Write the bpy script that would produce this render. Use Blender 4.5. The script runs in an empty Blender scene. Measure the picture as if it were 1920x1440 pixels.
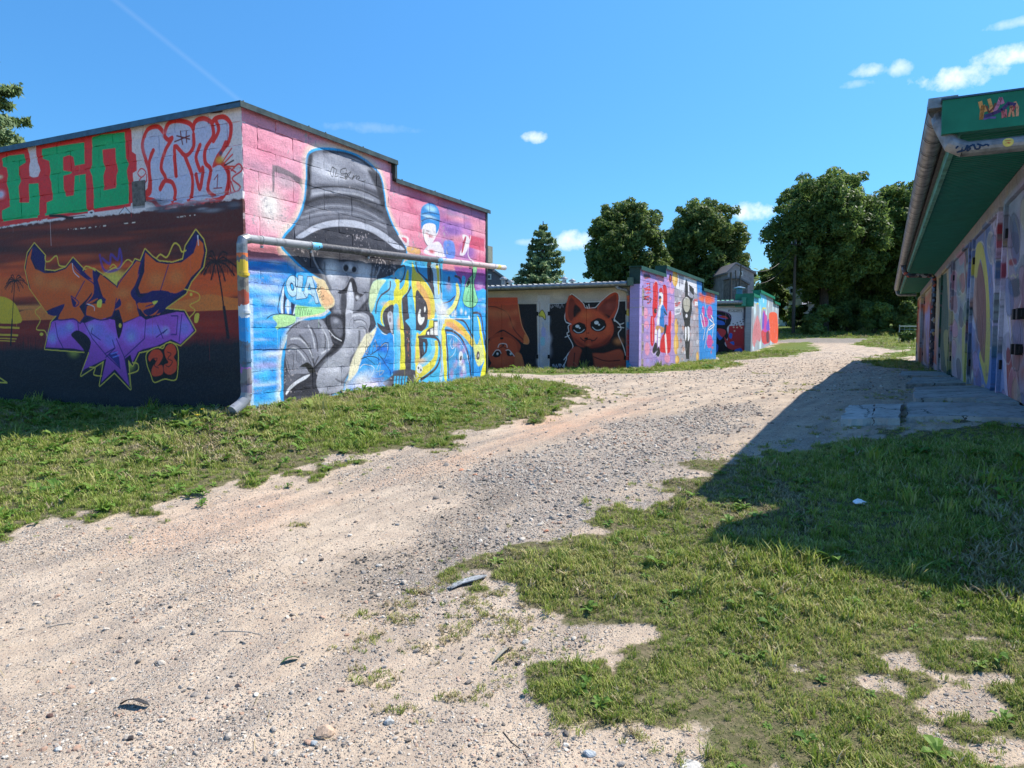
import bpy, math, random
import numpy as np
from mathutils import Vector, Matrix
random.seed(7)
RNG = np.random.default_rng(11)
scene = bpy.context.scene
COL = scene.collection

# ---------------------------------------------------------------- camera
F = 1330.0 / 1920.0                      # focal length as a share of the picture width
PITCH = math.atan((720 - 629) / 1330.0)
CAMZ = 1.6
cam_d = bpy.data.cameras.new('camera')
cam_d.sensor_width = 36.0
cam_d.lens = 36.0 * F
cam_d.clip_end = 3000
cam_d.clip_start = 0.05
cam = bpy.data.objects.new('camera', cam_d)
cam.location = (0, 0, CAMZ)
cam.rotation_euler = (math.radians(90) - PITCH, 0, 0)
COL.objects.link(cam)
scene.camera = cam

# ---------------------------------------------------------------- light
SUN_TO = Vector((0.682, 0.287, 1.0)).normalized()
SUN_EL = math.asin(SUN_TO.z)
SUN_AZ = math.atan2(SUN_TO.x, SUN_TO.y)
world = bpy.data.worlds.new('World')
scene.world = world
world.use_nodes = True
wn, wl = world.node_tree.nodes, world.node_tree.links
wn.clear()
w_out = wn.new('ShaderNodeOutputWorld')
w_bg = wn.new('ShaderNodeBackground')
w_bg.inputs['Strength'].default_value = 0.110
sky = wn.new('ShaderNodeTexSky')
sky.sky_type = 'NISHITA'
sky.sun_disc = False
sky.sun_elevation = SUN_EL
sky.sun_rotation = SUN_AZ
sky.altitude = 100
sky.air_density = 1.0
sky.dust_density = 0.4
sky.ozone_density = 2.5
w_hsv = wn.new('ShaderNodeHueSaturation')
w_hsv.inputs['Saturation'].default_value = 1.12
w_hsv.inputs['Value'].default_value = 1.0
wl.new(sky.outputs[0], w_hsv.inputs['Color'])
# clean dry air: deepen the blue, a little more towards the horizon (by height only, all round)
w_tc = wn.new('ShaderNodeTexCoord')
w_sep = wn.new('ShaderNodeSeparateXYZ'); wl.new(w_tc.outputs['Generated'], w_sep.inputs[0])
w_rmp = wn.new('ShaderNodeValToRGB')
_e = w_rmp.color_ramp.elements
for _ in range(3): _e.new(.5)
for _i, (_p, _c) in enumerate(((0, (.30, .52, .68)), (.1, (.37, .60, .76)), (.18, (.38, .70, .90)), (.42, (.50, .90, 1.08)), (.9, (.62, .95, 1.08)))):
    _e[_i].position = _p; _e[_i].color = (*_c, 1)
wl.new(w_sep.outputs[2], w_rmp.inputs[0])
w_tint = wn.new('ShaderNodeMix'); w_tint.data_type = 'RGBA'; w_tint.blend_type = 'MULTIPLY'; w_tint.inputs['Factor'].default_value = 1.0
wl.new(w_hsv.outputs[0], w_tint.inputs['A']); wl.new(w_rmp.outputs[0], w_tint.inputs['B'])

def wmath(op, a, b=None, c=None):
    n = wn.new('ShaderNodeMath'); n.operation = op
    for i, v in enumerate((a, b, c)):
        if v is None: continue
        if isinstance(v, (int, float)): n.inputs[i].default_value = v
        else: wl.new(v, n.inputs[i])
    return n.outputs[0]

def ray(px, py):
    u = (px - 960) / 1330.0; v = (720 - py) / 1330.0
    c, s = math.cos(PITCH), math.sin(PITCH)
    return np.array([u, c + v * s, v * c - s])

# fair-weather clouds: soft noisy patches at given directions of the sky
w_nz = wn.new('ShaderNodeTexNoise'); w_nz.inputs['Scale'].default_value = 38; w_nz.inputs['Detail'].default_value = 7; w_nz.inputs['Roughness'].default_value = 0.62
wl.new(w_tc.outputs['Generated'], w_nz.inputs['Vector'])
CLOUDS = [  # px, py, half width, half height, strength
    (1800, 145, 78, 24, 1.15), (1890, 103, 80, 20, 1.15), (1632, 132, 40, 13, .75), (1686, 126, 24, 17, .75), (1604, 158, 36, 8, .45),
    (1000, 257, 30, 11, 1.0), (1072, 452, 56, 19, 1.0), (1412, 397, 44, 19, 1.1), (990, 455, 30, 7, .4), (1905, 42, 40, 10, .5),
    (700, 240, 90, 10, .16), (2150, 60, 130, 36, 1.1), (2300, 240, 120, 30, 1.0), (-350, 120, 130, 30, .9), (-700, 330, 150, 34, 1.0)]
acc = None
for (px, py, hw, hh, st) in CLOUDS:
    d = Vector(ray(px, py)).normalized()
    rt = d.cross(Vector((0, 0, 1))).normalized()
    up = rt.cross(d).normalized()
    def dotn(vec):
        n = wn.new('ShaderNodeVectorMath'); n.operation = 'DOT_PRODUCT'
        wl.new(w_tc.outputs['Generated'], n.inputs[0]); n.inputs[1].default_value = vec
        return n.outputs['Value']
    k = 1330.0 * (Vector(ray(px, py)).length)
    a = wmath('MULTIPLY', dotn(rt), k / hw)
    b = wmath('MULTIPLY', dotn(up), k / hh)
    r2 = wmath('ADD', wmath('MULTIPLY', a, a), wmath('MULTIPLY', b, b))
    m = wmath('SUBTRACT', 1.0, r2)                       # 1 in the middle, 0 at the edge
    m = wmath('ADD', m, wmath('MULTIPLY', wmath('SUBTRACT', w_nz.outputs[0], 0.5), 3.6))
    m = wmath('MULTIPLY', m, 0.62)
    n = wn.new('ShaderNodeClamp'); wl.new(m, n.inputs[0])
    front = wmath('GREATER_THAN', dotn(d), 0.5)
    inside = wmath('LESS_THAN', r2, 3.2)
    m = wmath('MULTIPLY', wmath('MULTIPLY', n.outputs[0], st), wmath('MULTIPLY', front, inside))
    acc = m if acc is None else wmath('MAXIMUM', acc, m)
# a thin trail high on the left
tr0, tr1 = Vector(ray(215, 0)).normalized(), Vector(ray(420, 165)).normalized()
tn_ = tr0.cross(tr1).normalized()
nd = wn.new('ShaderNodeVectorMath'); nd.operation = 'DOT_PRODUCT'; wl.new(w_tc.outputs['Generated'], nd.inputs[0]); nd.inputs[1].default_value = tn_
tt = wmath('SUBTRACT', 1.0, wmath('MULTIPLY', wmath('ABSOLUTE', nd.outputs['Value']), 230.0))
nc = wn.new('ShaderNodeClamp'); wl.new(tt, nc.inputs[0])
nd2 = wn.new('ShaderNodeVectorMath'); nd2.operation = 'DOT_PRODUCT'; wl.new(w_tc.outputs['Generated'], nd2.inputs[0]); nd2.inputs[1].default_value = (tr0 + (tr0 - tr1) * .2).normalized()
seg = wmath('GREATER_THAN', nd2.outputs['Value'], 0.975)
acc = wmath('MAXIMUM', acc, wmath('MULTIPLY', wmath('MULTIPLY', nc.outputs[0], seg), 0.05))
clc = wn.new('ShaderNodeClamp'); wl.new(acc, clc.inputs[0])
w_mix = wn.new('ShaderNodeMix'); w_mix.data_type = 'RGBA'
wl.new(clc.outputs[0], w_mix.inputs['Factor'])
wl.new(w_tint.outputs['Result'], w_mix.inputs['A'])
w_mix.inputs['B'].default_value = (5.6, 6.0, 6.4, 1)
wl.new(w_mix.outputs['Result'], w_bg.inputs['Color'])
wl.new(w_bg.outputs[0], w_out.inputs['Surface'])

sun_d = bpy.data.lights.new('sun', 'SUN')
sun_d.energy = 4.2
sun_d.angle = math.radians(0.53)
sun_d.color = (1.0, 0.94, 0.845)
sun = bpy.data.objects.new('sun', sun_d)
sun.rotation_euler = SUN_TO.to_track_quat('Z', 'Y').to_euler()
sun.location = (0, 0, 60)
COL.objects.link(sun)
scene.view_settings.view_transform = 'Standard'
scene.view_settings.look = 'None'
scene.view_settings.gamma = 1.0
scene.view_settings.exposure = 0.95
scene.view_settings.use_curve_mapping = False
scene.cycles.max_bounces = 6
scene.cycles.transparent_max_bounces = 12

# ---------------------------------------------------------------- helpers
def srgb(c):
    if isinstance(c, str):
        c = c.lstrip('#'); c = tuple(int(c[i:i + 2], 16) for i in (0, 2, 4))
    c = np.asarray(c, float) / 255.0
    return np.where(c <= 0.04045, c / 12.92, ((c + 0.055) / 1.055) ** 2.4)

class Mat:
    """tiny helper round a node material"""
    def __init__(s, name, rough=.8, base=(.5, .5, .5), metal=0.0, spec=0.3):
        s.m = bpy.data.materials.new(name); s.m.use_nodes = True
        s.n, s.l = s.m.node_tree.nodes, s.m.node_tree.links
        s.b = s.n['Principled BSDF']
        s.b.inputs['Roughness'].default_value = rough
        s.b.inputs['Metallic'].default_value = metal
        s.b.inputs['Specular IOR Level'].default_value = spec
        s.b.inputs['Base Color'].default_value = (*base, 1)
        s.geo = s.n.new('ShaderNodeNewGeometry')
        s.pos = s.geo.outputs['Position']
    def put(s, sock, v):
        if isinstance(v, bpy.types.NodeSocket): s.l.new(v, sock)
        elif isinstance(v, (tuple, list, np.ndarray)): sock.default_value = (*v[:3], 1) if len(sock.default_value) == 4 else tuple(v[:3])
        else: sock.default_value = v
    def math(s, op, a, b=0.0, c=0.0, clamp=False):
        n = s.n.new('ShaderNodeMath'); n.operation = op; n.use_clamp = clamp
        s.put(n.inputs[0], a); s.put(n.inputs[1], b); s.put(n.inputs[2], c)
        return n.outputs[0]
    def noise(s, scale, detail=4, rough=.55, vec=None, dist=0.0, color=False):
        n = s.n.new('ShaderNodeTexNoise'); n.inputs['Scale'].default_value = scale
        n.inputs['Detail'].default_value = detail; n.inputs['Roughness'].default_value = rough; n.inputs['Distortion'].default_value = dist
        s.l.new(vec or s.pos, n.inputs['Vector'])
        return n.outputs[1 if color else 0]
    def voro(s, scale, feature='F1', vec=None, out='Distance', rand=1.0):
        n = s.n.new('ShaderNodeTexVoronoi'); n.feature = feature; n.inputs['Scale'].default_value = scale; n.inputs['Randomness'].default_value = rand
        s.l.new(vec or s.pos, n.inputs['Vector'])
        return n.outputs[out]
    def ramp(s, f, stops, interp='LINEAR'):
        n = s.n.new('ShaderNodeValToRGB'); n.color_ramp.interpolation = interp
        e = n.color_ramp.elements
        while len(e) < len(stops): e.new(0.5)
        for i, (p, c) in enumerate(stops):
            e[i].position = p
            e[i].color = (*c[:3], 1) if hasattr(c, '__len__') else (c, c, c, 1)
        s.l.new(f, n.inputs[0])
        return n.outputs[0]
    def mix(s, f, a, b, mode='MIX'):
        n = s.n.new('ShaderNodeMix'); n.data_type = 'RGBA'; n.blend_type = mode
        s.put(n.inputs['Factor'], f); s.put(n.inputs['A'], a); s.put(n.inputs['B'], b)
        return n.outputs['Result']
    def scale(s, v, xyz):
        n = s.n.new('ShaderNodeVectorMath'); n.operation = 'MULTIPLY'
        s.l.new(v, n.inputs[0]); n.inputs[1].default_value = xyz
        return n.outputs[0]
    def dot(s, v, xyz):
        n = s.n.new('ShaderNodeVectorMath'); n.operation = 'DOT_PRODUCT'
        s.l.new(v, n.inputs[0]); n.inputs[1].default_value = xyz
        return n.outputs['Value']
    def sep(s, v):
        n = s.n.new('ShaderNodeSeparateXYZ'); s.l.new(v, n.inputs[0]); return n.outputs
    def attr(s, name, out='Fac'):
        n = s.n.new('ShaderNodeAttribute'); n.attribute_name = name
        return n.outputs[out]
    def rnd(s):
        return s.n.new('ShaderNodeObjectInfo').outputs['Random']
    def color(s, c): s.put(s.b.inputs['Base Color'], c)
    def bump(s, h, dist=.01, strength=1.0):
        n = s.n.new('ShaderNodeBump'); n.inputs['Distance'].default_value = dist; n.inputs['Strength'].default_value = strength
        s.l.new(h, n.inputs['Height']); s.l.new(n.outputs[0], s.b.inputs['Normal'])
    def translucent(s, col, f=.3):
        t = s.n.new('ShaderNodeBsdfTranslucent'); s.put(t.inputs[0], col)
        mx = s.n.new('ShaderNodeMixShader'); mx.inputs[0].default_value = f
        s.l.new(s.b.outputs[0], mx.inputs[1]); s.l.new(t.outputs[0], mx.inputs[2])
        s.l.new(mx.outputs[0], s.n['Material Output'].inputs['Surface'])

def plain(name, col, rough=.6, metal=0.0, var=.12, bump=.0, scale=20, spec=.3):
    m = Mat(name, rough=rough, metal=metal, spec=spec)
    n = m.noise(scale, 5, .6); lo = tuple(c * (1 - var * 2) for c in col); hi = tuple(min(1, c * (1 + var)) for c in col)
    m.color(m.mix(m.ramp(n, [(.3, 0), (.7, 1)]), lo, hi))
    if bump: m.bump(m.noise(scale * 3, 4), bump)
    return m

def tag(o, label=None, cat=None, group=None, kind=None):
    if label: o['label'] = label
    if cat: o['category'] = cat
    if group: o['group'] = group
    if kind: o['kind'] = kind
    return o

def empty(name, loc=(0, 0, 0), **k):
    o = bpy.data.objects.new(name, None); o.empty_display_size = .2; o.location = loc
    COL.objects.link(o); tag(o, **k)
    return o

def mesh_obj(name, verts, faces, mat, parent=None, smooth=False, link=True, **k):
    me = bpy.data.meshes.new(name)
    verts = np.asarray(verts, float).reshape(-1, 3)
    if isinstance(faces, np.ndarray):
        nf, m = faces.shape
        me.vertices.add(len(verts)); me.vertices.foreach_set('co', verts.ravel())
        me.loops.add(nf * m); me.loops.foreach_set('vertex_index', faces.ravel().astype(np.int32))
        me.polygons.add(nf); me.polygons.foreach_set('loop_start', np.arange(0, nf * m, m, dtype=np.int32))
        me.update(calc_edges=True); me.validate()
    else:
        me.from_pydata([tuple(v) for v in verts], [], faces)
        me.update()
    if mat is not None:
        me.materials.append(mat.m if isinstance(mat, Mat) else mat)
    if smooth:
        me.polygons.foreach_set('use_smooth', [True] * len(me.polygons))
    o = bpy.data.objects.new(name, me)
    if link: COL.objects.link(o)
    if parent is not None:
        o.parent = parent
        if parent.parent is None: o.matrix_parent_inverse = Matrix.Translation(parent.location).inverted()
        else: o.matrix_parent_inverse = (Matrix.Translation(parent.parent.location) @ parent.matrix_parent_inverse @ Matrix.Translation(parent.location)).inverted()
    tag(o, **k)
    return o

class MB:
    """collects boxes, tubes and prisms into one mesh"""
    def __init__(s): s.v = []; s.f = []
    def add(s, v, f):
        b = len(s.v); s.v += [tuple(map(float, p)) for p in v]; s.f += [tuple(b + i for i in q) for q in f]; return s
    def hexa(s, p):      # 8 corners: bottom 4 ccw, top 4 ccw
        return s.add(p, [(3, 2, 1, 0), (4, 5, 6, 7), (0, 1, 5, 4), (1, 2, 6, 5), (2, 3, 7, 6), (3, 0, 4, 7)])
    def box(s, o, ax, ay, az):    # origin corner and three edge vectors
        o, ax, ay, az = map(lambda q: np.asarray(q, float), (o, ax, ay, az))
        return s.hexa([o, o + ax, o + ax + ay, o + ay, o + az, o + ax + az, o + ax + ay + az, o + ay + az])
    def cbox(s, c, sx, sy, sz, rz=0.0):
        cx, sn = math.cos(rz), math.sin(rz)
        ax = np.array([cx, sn, 0]) * sx; ay = np.array([-sn, cx, 0]) * sy; az = np.array([0, 0, sz])
        return s.box(np.asarray(c, float) - (ax + ay + az) / 2, ax, ay, az)
    def tube(s, pts, r, n=10, cap=True, arc=None, start=0.0):
        pts = [np.asarray(p, float) for p in pts]
        rs = r if hasattr(r, '__len__') else [r] * len(pts)
        b = len(s.v); prev = None
        for i, p in enumerate(pts):
            if i == 0: t = pts[1] - p
            elif i == len(pts) - 1: t = p - pts[i - 1]
            else: t = (pts[i + 1] - p) / np.linalg.norm(pts[i + 1] - p) + (p - pts[i - 1]) / np.linalg.norm(p - pts[i - 1])
            t = t / np.linalg.norm(t)
            if prev is None:
                a = np.array([0, 0, 1.0]) if abs(t[2]) < .9 else np.array([1.0, 0, 0])
                a = a - t * a.dot(t)
            else: a = prev - t * prev.dot(t)
            a /= np.linalg.norm(a); prev = a; c = np.cross(t, a)
            for k in range(n):
                q = start + 2 * math.pi * k / n
                s.v.append(tuple(p + rs[i] * (math.cos(q) * a + math.sin(q) * c)))
        for i in range(len(pts) - 1):
            for k in range(n):
                s.f.append((b + i * n + k, b + i * n + (k + 1) % n, b + (i + 1) * n + (k + 1) % n, b + (i + 1) * n + k))
        if cap:
            s.f.append(tuple(b + k for k in range(n))[::-1]); s.f.append(tuple(b + (len(pts) - 1) * n + k for k in range(n)))
        return s
    def build(s, name, mat, parent=None, **k): return mesh_obj(name, s.v, s.f, mat, parent, **k)

# ---------------------------------------------------------------- wall planes
class Plane:
    """a vertical wall plane: origin o (x,y), unit direction d along it, outward normal n"""
    def __init__(s, o, d, n):
        s.o = np.array([o[0], o[1], 0.0]); s.d = np.array([d[0], d[1], 0.0]); s.d /= np.linalg.norm(s.d)
        s.n = np.array([n[0], n[1], 0.0]); s.n /= np.linalg.norm(s.n)
    def hit(s, px, py, off=0.0):
        r = ray(px, py); c = np.array([0, 0, CAMZ]); o = s.o + s.n * off
        t = (o - c).dot(s.n) / r.dot(s.n)
        return c + r * t
    def sz(s, px, py, off=0.0):
        p = s.hit(px, py, off); return (p - s.o).dot(s.d), p[2]
    def P(s, a, z, off=0.0): return s.o + s.d * a + s.n * off + np.array([0, 0, z])
    def box(s, mb, s0, s1, z0, z1, o0, o1):
        return mb.box(s.P(s0, z0, o0), s.d * (s1 - s0), s.n * (o1 - o0), (0, 0, z1 - z0))

def at_depth(px, py, Y):
    r = ray(px, py); p = r * (Y / r[1]); p[2] += CAMZ; return p
# ---------------------------------------------------------------- planes of the place
D1 = np.array([ray(1605, 629)[0], ray(1605, 629)[1]]); D1 /= np.linalg.norm(D1)
D2 = np.array([-D1[1], D1[0]])
_p = at_depth(467, 771, 7.8)
HATC = _p[:2].copy()
HAT = Plane(HATC, D1, (D1[1], -D1[0]))                 # gable wall of the near left garage
LEO = Plane(HATC, D2, (-D1[0], -D1[1]))                # its long shaded wall
D3 = np.array([ray(1597, 629)[0], ray(1597, 629)[1]]); D3 /= np.linalg.norm(D3)
D3b = np.array([-D3[1], D3[0]])
MIDC = at_depth(1202, 688, 20.3)[:2]
MID = Plane(MIDC, D3, (D3[1], -D3[0]))                 # gable wall of the middle row
BAT = Plane(MIDC - 0.25 * D3[:2] * 0, D3b, (-D3[0], -D3[1]))
FARC = at_depth(1409, 660, 35.0)[:2]
FARG = Plane(FARC, D3, (D3[1], -D3[0]))
FARF = Plane(FARC, D3b, (-D3[0], -D3[1]))
D4 = np.array([ray(1660, 629)[0], ray(1660, 629)[1]]); D4 /= np.linalg.norm(D4)
RW0 = at_depth(1762, 699, 16.1)[:2]
RIGHT = Plane(RW0, D4, (-D4[1], D4[0]))                # door front of the right row

# ---------------------------------------------------------------- spray paint
# The murals are flat print on the walls: they are rasterised here into image textures laid on the wall in metres.
def vnoise(h, w, cell, seed=0, octaves=4):
    r = np.random.default_rng(seed); out = np.zeros((h, w)); amp = 1.0; tot = 0
    for _ in range(octaves):
        gh, gw = int(h / cell) + 3, int(w / cell) + 3
        g = r.random((gh, gw))
        y = np.arange(h) / cell; x = np.arange(w) / cell
        yi, xi = y.astype(int), x.astype(int); fy, fx = y - yi, x - xi
        fy = fy * fy * (3 - 2 * fy); fx = fx * fx * (3 - 2 * fx)
        a = g[yi][:, xi]; b = g[yi][:, xi + 1]; c = g[yi + 1][:, xi]; d = g[yi + 1][:, xi + 1]
        fx = fx[None]; fy = fy[:, None]
        out += amp * ((a * (1 - fx) + b * fx) * (1 - fy) + (c * (1 - fx) + d * fx) * fy)
        tot += amp; amp *= .5; cell = max(cell / 2, 1.0)
    return out / tot

def parse(t):
    if isinstance(t, str): return np.array([[float(q) for q in p.split(',')] for p in t.split()])
    return np.asarray(t, float)

def spline(p, closed, n=5):
    m = len(p)
    if m < 3: return p
    out = []
    rng = range(m if closed else m - 1)
    for i in rng:
        if closed: a, b, c, d = p[(i - 1) % m], p[i], p[(i + 1) % m], p[(i + 2) % m]
        else: a, b, c, d = p[max(i - 1, 0)], p[i], p[i + 1], p[min(i + 2, m - 1)]
        for k in range(n):
            t = k / n
            out.append(.5 * (2 * b + (c - a) * t + (2 * a - 5 * b + 4 * c - d) * t * t + (3 * b - a - 3 * c + d) * t ** 3))
    if not closed: out.append(p[-1])
    return np.array(out)

class Paint:
    def __init__(s, plane, s0, s1, z0, z1, res, base, off=0.0):
        s.pl, s.s0, s.s1, s.z0, s.z1, s.res, s.off = plane, s0, s1, z0, z1, res, off
        s.w, s.h = int((s1 - s0) * res), int((z1 - z0) * res)
        s.img = np.ones((s.h, s.w, 3)) * srgb(base)
        s.T = (0, 0, 1)
        s.seed = 1; s.upright = False
    def frame(s, ox, oy, k): s.T = (ox, oy, k); return s
    def map(s, pts):
        out = []
        for x, y in parse(pts):
            x, y = s.T[0] + x / s.T[2], s.T[1] + y / s.T[2]
            if s.upright: x -= (960 - x) / 20158.0 * (y - 629)   # keep uprights of the steep wall upright
            a, z = s.pl.sz(x, y, s.off)
            out.append(((a - s.s0) * s.res, (z - s.z0) * s.res))
        return np.array(out)
    def px(s, pts_m, w):     # width w given in px of the current frame -> texels, at the shape's distance
        a = pts_m[:, 0].mean() / s.res + s.s0
        p = s.pl.P(a, 1.5, s.off)
        return w / s.T[2] / 1330.0 * p[1] * s.res
    def _box(s, p, m):
        x0, y0 = np.floor(p.min(0) - m).astype(int); x1, y1 = np.ceil(p.max(0) + m).astype(int) + 1
        x0, y0, x1, y1 = max(x0, 0), max(y0, 0), min(x1, s.w), min(y1, s.h)
        if x1 <= x0 or y1 <= y0: return None
        X, Y = np.meshgrid(np.arange(x0, x1) + .5, np.arange(y0, y1) + .5)
        return x0, y0, x1, y1, X, Y
    def _dist(s, p, X, Y, closed):
        d2 = np.full(X.shape, 1e18); ins = np.zeros(X.shape, bool)
        n = len(p)
        for i in range(n if closed else n - 1):
            ax, ay = p[i]; bx, by = p[(i + 1) % n]
            ex, ey = bx - ax, by - ay; L = ex * ex + ey * ey + 1e-12
            t = np.clip(((X - ax) * ex + (Y - ay) * ey) / L, 0, 1)
            d2 = np.minimum(d2, (X - ax - t * ex) ** 2 + (Y - ay - t * ey) ** 2)
            if closed and (ay > by) != (ay < by) or closed and ay != by:
                c = (ay > Y) != (by > Y)
                ins ^= c & (X < ex * (Y - ay) / (by - ay) + ax)
        return np.sqrt(d2), ins
    def put(s, b, a, c):
        x0, y0, x1, y1 = b[:4]
        if not callable(c):
            c = srgb(c); s.img[y0:y1, x0:x1] += (c - s.img[y0:y1, x0:x1]) * a[..., None]
        else:
            s.img[y0:y1, x0:x1] += (c(b) - s.img[y0:y1, x0:x1]) * a[..., None]
    def fill(s, pts, c, f=1.5, sm=True, al=1.0, n=4, rag=0):
        p = s.map(pts)
        if sm: p = spline(p, True, n)
        ft = max(s.px(p, f), 1.0)
        b = s._box(p, ft + 2)
        if b is None: return
        d, ins = s._dist(p, b[4], b[5], True)
        sd = np.where(ins, -d, d)
        if rag:
            s.seed += 1; sd = sd + (vnoise(*sd.shape, 10, s.seed) - .5) * s.px(p, rag)
        s.put(b, np.clip(.5 - sd / ft, 0, 1) * al, c)
    def line(s, pts, c, w, f=1.0, sm=True, al=1.0, closed=False, n=4, dash=0):
        p = s.map(pts)
        if sm: p = spline(p, closed, n)
        wt, ft = s.px(p, w) / 2, max(s.px(p, f), 1.0)
        b = s._box(p, wt + ft + 2)
        if b is None: return
        d, _ = s._dist(p, b[4], b[5], closed)
        a = np.clip(.5 - (d - wt) / ft, 0, 1) * al
        if dash:
            s.seed += 1; a = a * (vnoise(*a.shape, dash, s.seed) > .5)
        s.put(b, a, c)
    def blob(s, x, y, rx, ry, c, al=1.0, hard=1.0):
        p = s.map([(x - rx, y), (x + rx, y), (x, y - ry), (x, y + ry)])
        b = s._box(p, 4 + 1.2 * (p.max(0) - p.min(0)).max())
        if b is None: return
        cx, cy = p[:2, 0].mean(), p[2:, 1].mean(); ax, ay = abs(p[1, 0] - p[0, 0]) / 2 + .01, abs(p[3, 1] - p[2, 1]) / 2 + .01
        r2 = ((b[4] - cx) / ax) ** 2 + ((b[5] - cy) / ay) ** 2
        s.put(b, np.clip(np.exp(-r2 * 1.2 * hard) * 1.25 - .05, 0, 1) * al, c)
    def disc(s, x, y, rx, ry, c, f=1.5, al=1.0):
        t = np.linspace(0, 2 * np.pi, 17)[:-1]
        s.fill(np.c_[x + rx * np.cos(t), y + ry * np.sin(t)], c, f, sm=True, al=al, n=2)
    def scrib(s, x, y, w, h, c, lw, n=9, seed=0, al=1.0):
        """an unreadable tag: a run of loops"""
        r = random.Random(seed); pts = []
        for i in range(n):
            pts.append((x + w * i / (n - 1) + r.uniform(-.06, .06) * w, y + (h if i % 2 else 0) + r.uniform(-.25, .25) * h))
        s.line(pts, c, lw, al=al)
    def clouds(s, x0, y0, x1, y1, cols, n, rx, ry, al=.6, seed=0, region=None):
        r = random.Random(seed)
        for i in range(n):
            s.blob(r.uniform(x0, x1), r.uniform(y0, y1), rx * r.uniform(.5, 1.4), ry * r.uniform(.5, 1.5), r.choice(cols), al * r.uniform(.5, 1))
    def finish(s, name, wear=.10, chips=.0, chipcol='b9b4ae', gain=1.0, gamma=1.0):
        r = random.Random(len(name))
        for i in range(int(s.w * s.h / 9000)):          # faint drips and stray spray
            x, y = r.uniform(0, s.w), r.uniform(0, s.h); L = r.uniform(8, 60); x0, y0, x1, y1 = int(x), int(max(y - L, 0)), int(x) + 1, int(y)
            if y1 > y0 and 1 < x0 < s.w - 2:
                c = s.img[min(y1, s.h - 1), x0].copy(); s.img[y0:y1, x0:x1] = s.img[y0:y1, x0:x1] * .5 + c * .5
        s.img = s.img ** gamma
        n1 = vnoise(s.h, s.w, s.res * .5, 5); n2 = vnoise(s.h, s.w, 3, 6, 2)
        img = s.img * (1 + (n1[..., None] - .5) * 2 * wear + (n2[..., None] - .5) * wear)
        if s.w:  # overspray grain
            g1 = np.random.default_rng(3).random((s.h, s.w)); img = img * (1 + (g1[..., None] - .5) * .14)
        if chips:
            n3 = vnoise(s.h, s.w, 5, 9, 3) * .6 + vnoise(s.h, s.w, 60, 10, 2) * .4
            m = np.clip((n3 - (1 - chips)) * 30, 0, 1)[..., None]
            img = img + (srgb(chipcol) - img) * m * .8
        img = img * gain; mx = img.max(2, keepdims=True); img = np.clip(img * np.minimum(1, .80 / np.maximum(mx, 1e-6)), 0.012, 0.82)
        im = bpy.data.images.new(name, s.w, s.h, float_buffer=True, is_data=True)
        px = np.ones((s.h, s.w, 4), np.float32); px[..., :3] = img
        im.pixels.foreach_set(px.ravel()); im.update(); im.pack() if False else None
        s.im = im
        return s
    def material(s, name, rough=.65, bump=.004, joints=False, cracks=0.0):
        m = Mat(name, rough=rough, spec=.3)
        u = m.math('DIVIDE', m.math('SUBTRACT', m.dot(m.pos, tuple(s.pl.d)), float(s.pl.o.dot(s.pl.d)) + s.s0), s.s1 - s.s0)
        z = m.sep(m.pos)[2]
        v = m.math('DIVIDE', m.math('SUBTRACT', z, s.z0), s.z1 - s.z0)
        cmb = m.n.new('ShaderNodeCombineXYZ'); m.l.new(u, cmb.inputs[0]); m.l.new(v, cmb.inputs[1])
        t = m.n.new('ShaderNodeTexImage'); t.image = s.im; t.extension = 'EXTEND'; t.interpolation = 'Linear'
        m.l.new(cmb.outputs[0], t.inputs[0])
        g = m.noise(38, 5, .7)
        c = m.mix(m.math('MULTIPLY', m.ramp(g, [(.35, .30), (.55, 0)]), .8), t.outputs[0], (.09, .085, .08))
        if joints:      # grey specks where the paint has missed the pores of the block
            sp = m.voro(210)
            c = m.mix(m.math('MULTIPLY', m.math('LESS_THAN', sp, .16), .35), c, (.05, .05, .05))
        m.color(c)
        h = m.math('ADD', m.noise(60, 6, .65), m.math('MULTIPLY', m.noise(9, 3), 1.2))
        m.bump(h, bump * 1.8)
        return m
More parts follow.
